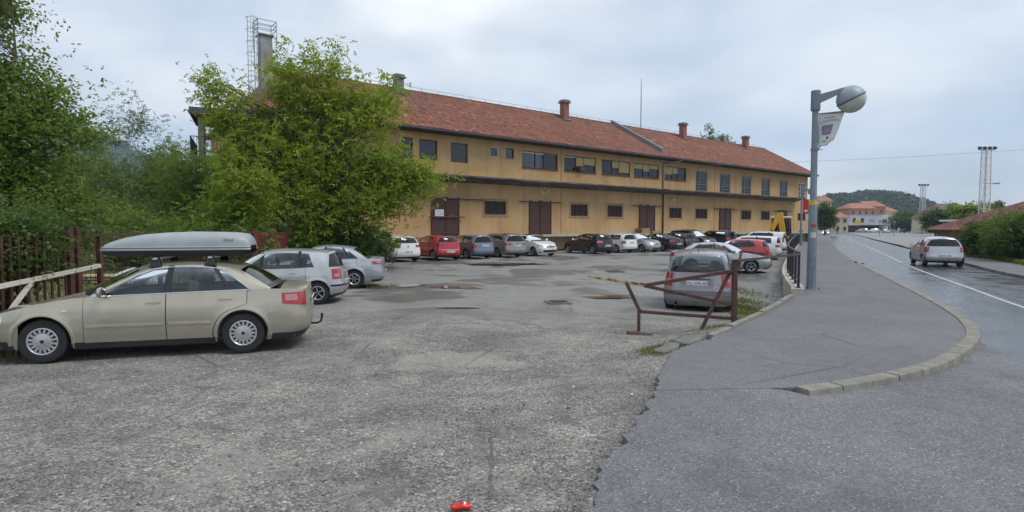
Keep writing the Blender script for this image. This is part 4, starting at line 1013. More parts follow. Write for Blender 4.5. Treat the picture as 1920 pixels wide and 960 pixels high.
def wheel_meshes(r, style):
    key = (round(r, 3), style)
    if key in WHEELS: return WHEELS[key]
    w = .10; rr = r * .61
    m = MB(); m.lathe([(rr, -w * .9), (r * .80, -w), (r * .95, -w * .9), (r, -w * .55), (r, w * .55), (r * .95, w * .9), (r * .80, w), (rr, w * .9), (rr * .97, w * .4)], 28, axis='Y'); ty = m.mesh('wheel', 35, True); ty.materials.append(RUBBER)
    m = MB(); m.cur = 1; m.lathe([(0, w * .25), (rr * .98, w * .25)], 28, axis='Y'); m.cur = 0
    m.lathe([(rr * 1.0, w * .2), (rr * 1.02, w * .95), (rr * .97, w * 1.0), (rr * .90, w * .9), (rr * .88, w * .3)], 28, axis='Y')
    if style == 'cap':
        m.lathe([(0, w * 1.04), (rr * .25, w * 1.02), (rr * .62, w * .92)], 28, axis='Y'); n = 16
        for i in range(n):
            t = 2 * math.pi * i / n; m.box((rr * .76 * math.cos(t), w * .88, rr * .76 * math.sin(t)), (rr * .36, .014, rr * .17), ry=-t)
    else:
        n = {'five': 5, 'ten': 10, 'six': 6, 'seven': 7}[style]; wd = {'five': .34, 'ten': .16, 'six': .3, 'seven': .24}[style]
        for i in range(n):
            t = 2 * math.pi * i / n + .3; ca, sa_ = math.cos(t), math.sin(t); q = []
            for rad, hw in ((rr * .12, wd * .42), (rr * .55, wd * .36), (rr * .93, wd * .55)):
                for s_ in (-1, 1):
                    a, b = rad, s_ * hw * rr * .5; y = w * (.72 + .22 * (rad / rr))
                    q.append((a * ca - b * sa_, y, a * sa_ + b * ca)); 
            q2 = [(x, y - .03, z) for x, y, z in q]
            m.add(q + q2, [(0, 2, 3, 1), (2, 4, 5, 3), (0, 6, 8, 2), (2, 8, 10, 4), (1, 3, 9, 7), (3, 5, 11, 9)])
        m.lathe([(0, w * .86), (rr * .2, w * .84), (rr * .22, w * .5)], 12, axis='Y')
    rim = m.mesh('rim', 30, False); rim.materials.append(ALLOY); rim.materials.append(VOID)
    m = MB(); m.lathe([(0, w * 1.07), (rr * .13, w * 1.06), (rr * .14, w * .95)], 12, axis='Y'); hub = m.mesh('hub_badge', 30, True); hub.materials.append(TRIMB)
    WHEELS[key] = (ty, rim, hub); return WHEELS[key]

class Car:
    """outline-lofted car body. d = metres behind the nose; +x forward, +y left."""
    def __init__(s, **k):
        s.L = 4.2; s.W = 1.72; s.H = 1.46; s.fo = .82; s.wb = 2.5; s.wr = .305
        s.zs = .20                                     # sill height
        s.hood = [(0, .66), (.25, .76), (.8, .88), (1.15, .95)]   # centre line height over d
        s.fend = [(0, .62), (.25, .70), (.9, .86), (1.4, .92), (2.6, .95), (3.6, .99), (4.2, .98)]   # shoulder line height over d (to the tail)
        s.cowl = 1.0; s.cowl_z = .97; s.apil = 1.45    # windscreen base at centre / at the side
        s.wst = 1.85; s.rf = 1.40                      # windscreen top d, its height
        s.rpk = 2.5                                    # highest point of roof
        s.rrt = 3.75; s.rr = 1.38                      # rear edge of the roof
        s.rwb = 4.05; s.rwb_z = .98; s.cpil = 3.85     # rear window base (centre), its height, at the side
        s.roofw = .56; s.beltw = .80                   # half widths of roof and belt
        s.side = [('p', .0, .0), ('g', 0, 0)]
        s.nose = [(.2, .10), (.35, .02), (.5, 0), (.62, .04), (.75, .14), (1.0, .30)]   # recess of the nose over z
        s.tail = [(.2, .14), (.38, .02), (.5, 0), (.62, .03), (.8, .06), (1.0, .12)]
        s.cf = .62; s.cr = .42; s.nf = 2.5; s.nr = 3.0; s.sedan = False; s.detail = 2
        s.sect = [(.15, .90), (.24, .945), (.40, .985), (.60, 1.0), (.75, .99), (.9, .955), (1.1, .91)]
        s.__dict__.update(k)
        # half outline, front centre -> rear centre
        o = []
        for i in range(15):
            t = i / 14 * math.pi / 2; a = math.cos(t) ** (2 / s.nf); b = math.sin(t) ** (2 / s.nf); o.append((s.cf * (1 - a), b))
        ax = [s.fo, s.fo + s.wb]; ra = s.wr * 1.17; ds = set()
        for c in ax:
            for i in range(17): ds.add(round(c - ra * math.cos(math.pi * i / 16), 4))
        for d in np.linspace(s.cf, s.L - s.cr, 22): 
            if all(abs(d - e) > .05 for e in ds): ds.add(round(float(d), 4))
        o += [(d, 1.) for d in sorted(ds) if s.cf + .01 < d < s.L - s.cr - .01]
        for i in range(13):
            t = (1 - i / 12) * math.pi / 2; a = math.cos(t) ** (2 / s.nr); b = math.sin(t) ** (2 / s.nr); o.append((s.L - s.cr * (1 - a), b))
        s.o = np.array(o); s.ax = ax; s.ra = ra
        s.arc = np.r_[0, np.cumsum(np.hypot(np.diff(s.o[:, 0]), np.diff(s.o[:, 1] * s.W / 2)))]; s.P = s.arc[-1]
    def ztop(s, d): return lerp_tab(d, s.fend)
    def at(s, d, yf, z, off=0.):
        fx = lerp_tab(z, s.nose); rx = lerp_tab(z, s.tail)
        dd = d + fx * max(0, 1 - d / 1.1) - rx * max(0, 1 - (s.L - d) / .9)
        wv = lerp_tab(z, s.sect)
        # slight barrel: ends a touch narrower
        bar = 1 - .035 * max(0, (1.3 - d) / 1.3) ** 2 - .035 * max(0, (d - s.L + 1.2) / 1.2) ** 2
        for c in s.ax:                                  # flared wheel arches
            q = math.hypot(d - c, z - s.wr) / s.ra; bar += .016 * math.exp(-((q - 1.0) / .22) ** 2)
        return Vector((s.L / 2 - dd, yf * wv * bar * s.W / 2, z))
    def pt(s, p, z, off=0., side=1):
        """p along the half outline in metres from the nose centre"""
        d = float(np.interp(p, s.arc, s.o[:, 0])); y = float(np.interp(p, s.arc, s.o[:, 1])); a = s.at(d, y, z)
        if off:
            e = .02; t1 = s.at(float(np.interp(p + e, s.arc, s.o[:, 0])), float(np.interp(p + e, s.arc, s.o[:, 1])), z) - s.at(float(np.interp(p - e, s.arc, s.o[:, 0])), float(np.interp(p - e, s.arc, s.o[:, 1])), z)
            t2 = s.at(d, y, z + .02) - s.at(d, y, z - .02); n = t1.cross(t2)
            if p < .03: n = Vector((1, 0, 0))
            if p > s.P - .03: n = Vector((-1, 0, 0))
            if n.length: n.normalize()
            a = a + n * off
        return Vector((a.x, a.y * side, a.z))
    def pd(s, d):                                        # outline parameter of a side station
        return float(np.interp(d, s.o[:, 0], s.arc))
    def zbot(s, d):
        z = s.zs
        for c in s.ax:
            if abs(d - c) < s.ra: z = max(z, s.wr + math.sqrt(max(0, s.ra ** 2 - (d - c) ** 2)))
        return z
    def patch(s, p0, p1, z0, z1, off, name, mat, parent, side=1, nu=8, nv=4, rim=.02):
        """conforming skin piece; p0,p1,z0,z1 may be functions of the other parameter in 0..1"""
        f = lambda q, t: q(t) if callable(q) else q
        rows = []
        for i in range(nu + 1):
            u = i / nu; row = []
            for j in range(nv + 1):
                v = j / nv; pp = f(p0, v) * (1 - u) + f(p1, v) * u; zz = f(z0, u) * (1 - v) + f(z1, u) * v; row.append(s.pt(pp, zz, off, side))
            rows.append(row)
        m = MB(); m.grid(rows)
        if rim:
            loop = [(i, 0) for i in range(nu + 1)] + [(nu, j) for j in range(1, nv + 1)] + [(i, nv) for i in range(nu - 1, -1, -1)] + [(0, j) for j in range(nv - 1, 0, -1)]
            cen = Vector((0, 0, .6)); a = []; b = []
            for i, j in loop:
                q = rows[i][j]; a.append(q); n = Vector((q.x * .35, q.y, 0)); n.normalize(); b.append(q - n * rim)
            m.grid([a, b], True)
        return m.build(name, mat, parent, smooth=35, fixn=True, weld=.0006)
    # ---------------------------------------------------------------- build everything under an empty
    def build(s, name, loc, heading, paint, label, group, lower=None, glass=None, wheel='cap', roofmat=None, bpillar=None, plate='ZG', cat='car', seams=True, steer=0.):
        root = empty(name, loc, heading); tag(root, label, cat, group)
        glass = glass or (CGLASS if s.detail > 1 else CGLASS_D); lower = lower or PLASTIC; bpillar = bpillar or TRIMB; dt = s.detail
        # ---- lower shell, both sides
        nr = 16 if dt > 1 else 9; m = MB()
        for side in (1, -1):
            rows = []
            for d, y in s.o:
                zb, zt = s.zbot(d), s.ztop(d); rows.append([tuple((a.x, a.y * side, a.z)) for a in (s.at(d, y, zb + (zt - zb) * (j / nr)) for j in range(nr + 1))])
            m.grid(rows)
        # ---- hood and tail deck between the two shoulders
        def lid(d0, d1, prof, n=10):
            ds = [d for d in s.o[:, 0] if d0 <= d <= d1]; rows = []
            idx = [i for i in range(len(s.o)) if d0 - 1e-6 <= s.o[i, 0] <= d1 + 1e-6]
            for i in idx:
                d, y = s.o[i]; zt = s.ztop(d); a = s.at(d, y, zt); zc = lerp_tab(d, prof); row = []
                for j in range(n + 1):
                    f = 1 - 2 * j / n; row.append((a.x, a.y * f, zt + (zc - zt) * (1 - abs(f) ** 2.6)))
                rows.append(row)
            m.grid(rows)
        lid(-1, s.apil + .25, s.hood + [(s.apil + .25, s.cowl_z + .0)])
        if s.sedan: lid(s.cpil + .05, s.L + 1, s.deck)
        else: lid(s.cpil - .02, s.L + 1, [(s.cpil, s.rwb_z - .01), (s.L, s.rwb_z - .01)])
        body = m.build('body', paint, root, smooth=38, weld=.0008)
        # ---- greenhouse
        zr = lambda d: (s.rf + (s.H - s.rf) * math.sin(min(1, max(0, (d - s.wst) / (s.rpk - s.wst))) * math.pi / 2)) if d < s.rpk else s.H + (s.rr - s.H) * min(1, (d - s.rpk) / (s.rrt - s.rpk)) ** 1.8
        rail = lambda d: zr(d) - .055
        rw = lambda d: s.roofw * (1 - .10 * max(0, (s.rpk - d) / (s.rpk - s.wst)) ** 2 - .10 * max(0, (d - s.rpk) / (s.rrt - s.rpk)) ** 2)
        X = lambda d: s.L / 2 - d
        def belt_pt(d): z = s.ztop(d); q = s.at(d, 1., z); return Vector((X(d), q.y - .012, z - .005))
        def roof_pt(d): return Vector((X(d), rw(d), rail(d)))
        # bands of the side: (kind, belt_d0, belt_d1, roof_d0, roof_d1)
        def quad_band(kind, b0, b1, r0, r1, side):
            cols = 4 if b1 - b0 > .25 else 2; nrw = 8; rows = []
            for i in range(cols + 1):
                f = i / cols; B_ = belt_pt(b0 + (b1 - b0) * f); T_ = roof_pt(r0 + (r1 - r0) * f); row = []
                for j in range(nrw + 1):
                    v = j / nrw; q = B_.lerp(T_, v); q.y += .035 * math.sin(math.pi * v); row.append(Vector((q.x, q.y * side, q.z)))
                rows.append(row)
            return rows
        shell = MB(); black = MB()
        for side in (1, -1):
            for kind, b0, b1, r0, r1 in s.side:
                rows = quad_band(kind, b0, b1, r0, r1, side)
                if kind == 'p': shell.grid(rows)
                elif kind == 'b': black.grid([[q + Vector((0, .003 * side, 0)) for q in r_] for r_ in rows])
                elif kind == 'l': 
                    mm = MB(); mm.grid([[q + Vector((0, .004 * side, 0)) for q in r_] for r_ in rows]); mm.build('tail_light', LAMPR, root, smooth=40)
                else:
                    top = [r_[-2:] for r_ in rows]; shell.grid(top)
                    low = [[r_[0], r_[0].lerp(r_[1], .35)] for r_ in rows]; black.grid([[q + Vector((0, .002 * side, 0)) for q in r_] for r_ in low])
                    gl = [[r_[0].lerp(r_[1], .3)] + r_[1:-1] for r_ in rows]
                    gm = MB(); gm.grid([[Vector((q.x, q.y - .006 * side, q.z)) for q in r_] for r_ in gl]); gm.build('side_window', CGLASS_D if kind == 'd' else glass, root, smooth=60, fixn=False)
        # windscreen / rear window (curved in plan)
        def screen(dc, zc, ds, top_d, top_dc, nm, gmat, frame=.05):
            n = 20; nv = 8; rows = []
            B1 = belt_pt(ds); T1 = roof_pt(top_d); B0 = Vector((X(dc), 0, zc)); T0 = Vector((X(top_dc), 0, zr(top_d)))
            for i in range(n + 1):
                f = -1 + 2 * i / n; g_ = abs(f) ** 2.2; Bp = Vector((B0.x * (1 - g_) + B1.x * g_, B1.y * f, B0.z * (1 - g_) + B1.z * g_)); Tp = Vector((T0.x * (1 - g_) + T1.x * g_, T1.y * f, T0.z * (1 - g_ * .98) + T1.z * g_ * .98))
                row = []
                for j in range(nv + 1):
                    v = j / nv; q = Bp.lerp(Tp, v); nrm = Vector((T0.z - B0.z, 0, -(T0.x - B0.x))); nrm.normalize(); q = q + nrm * (.03 * math.sin(math.pi * v) * (1 - g_)) * (1 if nrm.z > 0 else -1); q.y += math.copysign(.035 * math.sin(math.pi * v) * abs(f) ** 4, f); row.append(q)
                rows.append(row)
            # frame strips in body/black, inner glass
            e0, e1, b0, t1 = 1, n - 1, 1, nv - 1
            shell.grid([r_[t1:] for r_ in rows]); shell.grid(rows[:e0 + 1]); shell.grid(rows[e1:]); black.grid([r_[:b0 + 1] for r_ in rows[e0:e1 + 1]])
            gm = MB(); gm.grid([r_[b0:t1 + 1] for r_ in rows[e0:e1 + 1]]); return gm.build(nm, gmat, root, smooth=60, fixn=False), rows
        ws, wrows = screen(s.cowl, s.cowl_z, s.apil, s.wst + .03, s.wst - .05, 'windscreen', glass)
        rwn, rrows = screen(s.rwb, s.rwb_z, s.cpil, s.rrt - .03, s.rrt + .04, 'rear_window', CGLASS_D if (s.sedan or dt < 2) else glass)
        # roof skin
        n = 14; rows = []
        for i in range(n + 1):
            d0 = s.wst + .03 + (s.rrt - s.wst - .06) * i / n; dc = s.wst - .05 + (s.rrt - s.wst + .09) * i / n; row = []
            for j in range(11):
                f = 1 - j / 5; g_ = abs(f) ** 2.2; e = roof_pt(d0); row.append((X(dc) * (1 - g_) + e.x * g_, e.y * f, zr(d0) * (1 - g_) + e.z * g_))
            rows.append(row)
        rm = MB(); rm.grid(rows)
        if roofmat: rm.build('roof', roofmat, root, smooth=40); 
        else: shell.grid(rows)
        shell.build('roof_frame', paint, root, smooth=40, weld=.0008)
        if black.f: black.build('window_trim', bpillar, root, smooth=40)
        # ---- under body, wheel wells, interior tub
        m = MB(); hw = s.W / 2 - .06
        m.box((0, 0, s.zs + .05), (s.L - .5, s.W - .22, .06)); xb0, xb1 = X(s.apil + .1), X(s.cpil - .05); zt = s.ztop(s.apil + .4) - .06
        m.add([(xb0, hw - .03, s.zs + .1), (xb1, hw - .03, s.zs + .1), (xb1, hw - .06, zt), (xb0, hw - .06, zt)], [(0, 1, 2, 3)]); m.add([(xb0, -hw + .03, s.zs + .1), (xb1, -hw + .03, s.zs + .1), (xb1, -hw + .06, zt), (xb0, -hw + .06, zt)], [(3, 2, 1, 0)])
        m.add([(xb0, hw - .06, zt), (xb0, -hw + .06, zt), (xb0 + .05, -hw + .06, s.zs + .1), (xb0 + .05, hw - .06, s.zs + .1)], [(0, 1, 2, 3)])
        m.add([(xb0 - .45, hw - .08, zt - .02), (xb0 - .45, -hw + .08, zt - .02), (xb0 + .3, -hw + .08, zt), (xb0 + .3, hw - .08, zt)], [(0, 1, 2, 3)])      # dashboard
        m.add([(xb1, hw - .06, zt - .04), (xb1, -hw + .06, zt - .04), (xb1 + .55, -hw + .06, zt - .04), (xb1 + .55, hw - .06, zt - .04)], [(0, 1, 2, 3)])     # parcel shelf
        m.build('interior', LINER, root, fixn=False)
        for c in s.ax:
            for side in (1, -1):
                m = MB(); y0, y1 = side * (s.W / 2 - .33), side * (s.W / 2 - .025)
                arc = [(X(c) + s.ra * 1.02 * math.cos(t), s.wr + s.ra * 1.02 * math.sin(t)) for t in np.linspace(-.25, math.pi + .25, 15)]
                m.grid([[(x, y0, z), (x, y1, z)] for x, z in arc]); m.add([(x, y0, z) for x, z in arc], [tuple(range(15))]); m.build('wheel_well', VOID, root, fixn=False)
        if dt > 0:
            for dx, sy in ((s.apil + .95, .36), (s.apil + .95, -.36)):
                m = MB(); m.box((X(dx), sy, .58), (.5, .48, .16), ch=.05); m.box((X(dx + .30), sy, .86), (.14, .46, .56), ry=-.2, ch=.05); m.box((X(dx + .40), sy, 1.2), (.09, .24, .19), ry=-.12, ch=.04); m.build('seat', SEAT, root)
            m = MB(); d2 = min(s.apil + 1.95, s.cpil - .55); m.box((X(d2 + .1), 0, .82), (.16, s.W - .4, .55), ry=-.25, ch=.05)
            for sy in (-.4, .4): m.box((X(d2 + .2), sy, 1.14), (.08, .22, .14), ry=-.2, ch=.03)
            m.build('seat', SEAT, root)
        if dt > 1:
            m = MB(); m.lathe([(.17, -.012), (.185, 0), (.17, .012), (.158, 0), (.17, -.012)], 18, axis='X', c=(0, 0, 0)); o_ = m.build('steering_wheel', TRIMB, root, smooth=50); o_.location = (X(s.apil + .45), .36, .93); o_.rotation_euler = (0, .45, 0)
        # ---- wheels
        ty, rim, hub = wheel_meshes(s.wr, wheel)
        for c in s.ax:
            for side in (1, -1):
                st = steer if c == s.ax[0] else 0.
                wo = link('wheel', ty, None, root, (X(c), side * (s.W / 2 - .125), s.wr), (0, random.uniform(0, 3), (0 if side > 0 else math.pi) + st))
                ro = link('rim', rim, None, wo); link('hub_badge', hub, None, wo)
        # ---- doors, handles, sill, arches
        if seams:
            for side in (1, -1):
                for k, (d0, d1) in enumerate(s.doors):
                    zt = lambda u: s.ztop(d0 + (d1 - d0) * u) - .012
                    arch = lambda z: max([c + math.sqrt(max(0, (s.ra + .05) ** 2 - (z - s.wr) ** 2)) for c in s.ax[:1] if True] + [0]) if z < s.wr + s.ra + .05 else 0
                    archr = lambda z: (s.ax[1] - math.sqrt(max(0, (s.ra + .05) ** 2 - (z - s.wr) ** 2))) if z < s.wr + s.ra + .05 else 99
                    z0 = s.zs + .075
                    L_ = lambda v, g=0.: s.pd(max(d0, arch(z0 + v * (s.ztop(d0) - z0))) + g)
                    R_ = lambda v, g=0.: s.pd(min(d1, archr(z0 + v * (s.ztop(d1) - z0))) - g)
                    s.patch(lambda v: L_(v), lambda v: R_(v), z0 - .005, lambda u: zt(u) + .004, .007, 'door_gap', TRIMB, root, side, 24, 14, 0)
                    dr = s.patch(lambda v: L_(v, .007), lambda v: R_(v, .007), z0 + .002, zt, .012, 'door', paint, root, side, 24, 14, .01)
                    hd = d1 - .17 if k == 0 else d1 - .30; zh = s.ztop(hd) - .13
                    s.patch(s.pd(hd - .10), s.pd(hd + .10), zh - .028, zh + .028, .010, 'handle_recess', TRIMB if dt < 2 else PLASTIC, dr, side, 3, 2, 0).parent = dr
                    hb = s.patch(s.pd(hd - .095), s.pd(hd + .095), zh - .006, zh + .018, .034, 'handle', paint, dr, side, 3, 2, .02)
            if s.strip:
                for side in (1, -1):
                    for d0, d1 in s.doors: s.patch(s.pd(d0 + .03), s.pd(min(d1 - .03, s.ax[1] - s.ra - .07)), s.strip - .018, s.strip + .018, .024, 'side_moulding', s.strip_mat or paint, root, side, 6, 2, .015)
            for side in (1, -1):
                s.patch(s.pd(s.ax[0] + s.ra + .02), s.pd(s.ax[1] - s.ra - .02), s.zs - .02, s.zs + .085, .004, 'sill', lower, root, side, 6, 2, .05)
            # wheel arch lips
            for c in s.ax:
                for side in (1, -1):
                    m = MB(); rows = []
                    for t in np.linspace(-.12, math.pi + .12, 21):
                        row = []
                        for q, o_ in ((s.ra - .012, -.03), (s.ra - .006, .006), (s.ra + .02, .010), (s.ra + .045, .0)):
                            d, z = c - q * math.cos(t), s.wr + q * math.sin(t); a = s.at(d, 1., max(z, s.zs)); row.append((s.L / 2 - d if o_ < .5 else a.x, (a.y + o_) * side, z))
                        rows.append(row)
                    m.grid(rows); m.build('arch_lip', paint, root, smooth=50, fixn=False)
        if s.chrome:
            for side in (1, -1):
                pts = [belt_pt(d) + Vector((0, .012, .002)) for d in np.linspace(s.apil - .05, s.chrome, 14)]; r0 = [q for q in s.side if q[0] in 'gd']
                up = [belt_pt(s.chrome), ] ; top = [roof_pt(d) for d in np.linspace(r0[-1][4], r0[0][3], 12)]
                m = MB(); m.tube([Vector((q.x, q.y * side, q.z)) for q in pts], .011, 6)
                B1, T1 = belt_pt(r0[-1][2]), roof_pt(r0[-1][4]); m.tube([Vector((q.x, (q.y + .02) * side, q.z)) for q in ([pts[-1]] + [B1.lerp(T1, v) + Vector((0, .035 * math.sin(math.pi * v), 0)) for v in (.25, .5, .75)] + [t_.lerp(belt_pt(r0[0][2]), .06) + Vector((0, .008, 0)) for t_ in top] + [belt_pt(s.apil).lerp(T_, v) + Vector((0, .035 * math.sin(math.pi * v), 0)) for T_ in [roof_pt(r0[0][3])] for v in (.75, .5, .25, 0)])], .009, 6); m.build('chrome_trim', CHROME, root, smooth=50)
        # mirrors
        for side in (1, -1):
            b = belt_pt(s.apil + .18); m = MB(); m.sphere((0, 0, 0), .1, 10, 8, (.62, 1.05, .78)); m.v = [(min(x, .058) if x > 0 else max(x, -.03), y, z) for x, y, z in m.v]
            mo = m.build('mirror', s.mirror or paint, root, (b.x + .02, (b.y + .12) * side, b.z + .07), smooth=40)
            m = MB(); m.box((0, -.10 * side, -.05), (.05, .12, .03)); m.build('mirror_arm', TRIMB, mo)
            m = MB(); m.box((-.033, .0, 0), (.006, .17, .12)); m.build('mirror_glass', CHROME, mo)
        # lamps: lists of (p0,p1,z0,z1,mat) measured along the outline; rear p from the tail centre
        for side in (1, -1):
            for q in s.heads:
                s.patch(q[0], q[1], q[2], q[3], .006, 'headlight', q[4] if len(q) > 4 else LAMPW, root, side, 14, 4, .03)
            for qi, q in enumerate(s.tails):
                s.patch(s.P - q[1], s.P - q[0], q[2], q[3], .008 + .006 * qi, 'tail_light', q[4] if len(q) > 4 else LAMPR, root, side, 14, 4, .03)
        for nm, p0, p1, z0, z1, mt, end in s.bits:
            for side in (1, -1):
                a, b = (p0, p1) if end == 'f' else (s.P - p1, s.P - p0)
                s.patch(a, b, z0, z1, .008, nm, mt, root, side, 18, 3, .02)
        # number plates
        for end, zc in (('f', s.plate_f), ('r', s.plate_r)):
            if zc is None: continue
            p = 0.0 if end == 'f' else s.P; a = s.pt(p, zc); sg = 1 if end == 'f' else -1
            m = MB(); m.box((0, 0, 0), (.012, .52, .115), ch=.004); pl = m.build('number_plate', PLATE, root, (a.x + sg * .02, 0, zc))
            m = MB(); m.box((sg * .0085, 0, .0), (.004, .47, .07))
            if plate and dt > 1 and end == 'r': text_part(plate, .098, INK, pl, (sg * .008, 0, -.004), (R(90), 0, R(90) if sg > 0 else R(-90)))
            else:
                m = MB()
                for i in range(7):
                    if i != 2: m.box((sg * .0075, -.19 + i * .062, 0), (.004, .034, .062))
                m.build('lettering', INK, pl)
        if s.antenna is not None:
            d, lean = s.antenna; m = MB(); m.tube([(X(d), 0, zr(d) - .01), (X(d) - lean * .35, 0, zr(d) + .34)], [.008, .003], 5); m.build('antenna', TRIMB, root)
        if s.rails:
            for side in (1, -1):
                m = MB(); pts = [roof_pt(d) for d in np.linspace(s.wst + .25, s.rrt - .2, 10)]; m.tube([Vector((q.x, (q.y - .03) * side, q.z + (.075 if 0 < i < 9 else .02))) for i, q in enumerate(pts)], .017, 6); m.build('roof_rail', s.rails, root, smooth=50)
        if s.wiper:
            m = MB(); q0 = rrows[10][0]; q1 = rrows[17 if s.wiper > 0 else 3][2]; o_ = Vector((-.02, 0, .015)); m.tube([q0 + o_, (q0 + q1) / 2 + o_, q1 + o_], [.014, .01, .008], 5); m.build('wiper', TRIMB, root)
        s.root, s.zr_, s.roof_pt_, s.X_ = root, zr, roof_pt, X
        return root
for _k, _v in dict(doors=[], strip=None, strip_mat=None, chrome=None, mirror=None, heads=[], tails=[], bits=[], plate_f=.42, plate_r=.72, antenna=None, rails=None, wiper=0, deck=None).items(): setattr(Car, _k, _v)
def hatch(L, W, H, wb, fo, wr, belt=.93, five=True, **k):
    """hatchback or MPV proportions"""
    B = belt; dB = .46 * L; c = dict(L=L, W=W, H=H, wb=wb, fo=fo, wr=wr, hood=[(0, B - .27), (.2, B - .17), (.6, B - .06), (.95, B + .01)],
        fend=[(0, B - .30), (.2, B - .22), (.55, B - .11), (1.0, B - .02), (1.5, B), (2.6, B + .025), (L - .5, B + .06), (L, B + .05)],
        cowl=.92, cowl_z=B + .03, apil=1.30, wst=1.80, rf=H - .06, rpk=2.35, rrt=L - .38, rr=H - .07, rwb=L - .13, rwb_z=B + .06, cpil=L - .42, roofw=.57 * W / 1.7, doors=[(1.22, dB), (dB, .76 * L)] if five else [(1.22, .55 * L)],
        nose=[(.18, .13), (.33, .02), (.46, 0), (.58, .03), (.70, .11), (.95, .28)], tail=[(.2, .12), (.38, .01), (.5, 0), (.60, .035), (.8, .06), (1.05, .11)], plate_f=.40, plate_r=.74)
    c.update(k); a, w0, r1, cp = c['apil'], c['wst'] + .03, c['rrt'] - .03, c['cpil']
    if 'side' not in c:
        if five: c['side'] = [('p', a, a + .09, w0, w0 + .10), ('g', a + .09, dB - .04, w0 + .10, dB - .02), ('b', dB - .04, dB + .05, dB - .02, dB + .06), ('g', dB + .05, .72 * L, dB + .06, .70 * L), ('b', .72 * L, .74 * L, .70 * L, .72 * L), ('g', .74 * L, .815 * L, .72 * L, .765 * L), ('p', .815 * L, cp, .765 * L, r1)]
        else: c['side'] = [('p', a, a + .09, w0, w0 + .10), ('g', a + .09, .55 * L, w0 + .10, .54 * L), ('b', .55 * L, .57 * L, .54 * L, .56 * L), ('g', .57 * L, .79 * L, .56 * L, .76 * L), ('p', .79 * L, cp, .76 * L, r1)]
    c.setdefault('heads', [(.40, .98, lambda u: B - .42 + .03 * u, lambda u: B - .31 + .06 * u)])
    c.setdefault('tails', [(.56, 1.02, B - .21, B - .03)])
    c.setdefault('bits', [('grille', 0, .30, B - .40, B - .33, TRIMB, 'f'), ('lower_intake', 0, .46, .24, .34, TRIMB, 'f'), ('bumper_strip', .0, .95, .20, .30, PLASTIC, 'r')])
    return Car(**c)
def estate(L, W, H, wb, fo, wr, belt=.95, **k):
    c = dict(rrt=L - .28, rr=H - .05, cpil=L - .36); c.update(k); a = c.get('apil', 1.45); w0 = c.get('wst', 1.98) + .03; r1 = c['rrt'] - .03; cp = c['cpil']; dB = .455 * L
    c.setdefault('side', [('p', a, a + .09, w0, w0 + .10), ('g', a + .09, dB - .04, w0 + .10, dB), ('b', dB - .04, dB + .05, dB, dB + .08), ('g', dB + .05, .665 * L, dB + .08, .655 * L), ('b', .665 * L, .685 * L, .655 * L, .675 * L), ('d', .685 * L, .865 * L, .675 * L, .855 * L), ('p', .865 * L, cp, .855 * L, r1)])
    c.setdefault('apil', a); c.setdefault('wst', w0 - .03); c.setdefault('cowl', 1.05); c.setdefault('doors', [(1.36, dB), (dB, .735 * L)])
    return hatch(L, W, H, wb, fo, wr, belt, **c)
def saloon(L, W, H, wb, fo, wr, belt=.94, **k):
    B = belt; dB = .548 * L; c = dict(L=L, W=W, H=H, wb=wb, fo=fo, wr=wr, sedan=True, hood=[(0, B - .27), (.25, B - .17), (.8, B - .06), (1.2, B + .015)],
        fend=[(0, B - .31), (.25, B - .22), (.7, B - .11), (1.3, B - .015), (1.6, B), (2.6, B + .025), (.84 * L, B + .05), (.93 * L, B + .045), (L, B + .01)], deck=[(.83 * L, B + .085), (.93 * L, B + .09), (L, B + .06)],
        cowl=1.2, cowl_z=B + .03, apil=1.52, wst=2.10, rf=H - .055, rpk=2.65, rrt=.745 * L, rr=H - .075, rwb=.888 * L, rwb_z=B + .08, cpil=.868 * L, roofw=.565 * W / 1.76, doors=[(1.42, dB), (dB, .795 * L)],
        nose=[(.18, .14), (.34, .02), (.48, 0), (.60, .03), (.72, .10), (.95, .26)], tail=[(.2, .13), (.38, .01), (.52, 0), (.64, .03), (.85, .05), (1.02, .07)], plate_f=.40, plate_r=.74)
    c.update(k); a, w0, r1, cp = c['apil'], c['wst'] + .03, c['rrt'] - .03, c['cpil']
    if 'side' not in c: c['side'] = [('p', a, a + .10, w0, w0 + .11), ('g', a + .10, dB - .05, w0 + .11, dB - .02), ('b', dB - .05, dB + .05, dB - .02, dB + .06), ('g', dB + .05, .735 * L, dB + .06, .675 * L), ('b', .735 * L, .752 * L, .675 * L, .688 * L), ('g', .752 * L, .808 * L, .688 * L, .70 * L), ('p', .808 * L, cp, .70 * L, r1)]
    c.setdefault('heads', [(.42, 1.02, lambda u: B - .44 + .03 * u, lambda u: B - .33 + .06 * u)])
    c.setdefault('tails', [(.48, 1.06, B - .19, B - .035)])
    c.setdefault('bits', [('grille', 0, .34, B - .42, B - .34, TRIMB, 'f'), ('lower_intake', 0, .5, .24, .34, TRIMB, 'f'), ('bumper_strip', 0, 1.0, .20, .29, PLASTIC, 'r')])
    return Car(**c)
def put(c, heading_deg, wx, wy, lx, ly, dz=0.):
    """place so that local point (lx, ly) stands at world (wx, wy)"""
    h = R(heading_deg); x = wx - (lx * math.cos(h) - ly * math.sin(h)); y = wy - (lx * math.sin(h) + ly * math.cos(h))
    return (x, y, lotp(x, y) + dz + .004), h
SILVER = carpaint('silver_paint', (.46, .47, .485), metal=.55, flake=.3); SILVER2 = carpaint('cool_silver_paint', (.42, .445, .48), metal=.55, flake=.3)
GOLD = carpaint('champagne_paint', (.41, .38, .305), metal=.5, flake=.3); WHITEP = carpaint('white_paint', (.70, .71, .70), dirt=.18); REDP = carpaint('red_paint', (.42, .012, .018), dirt=.15)
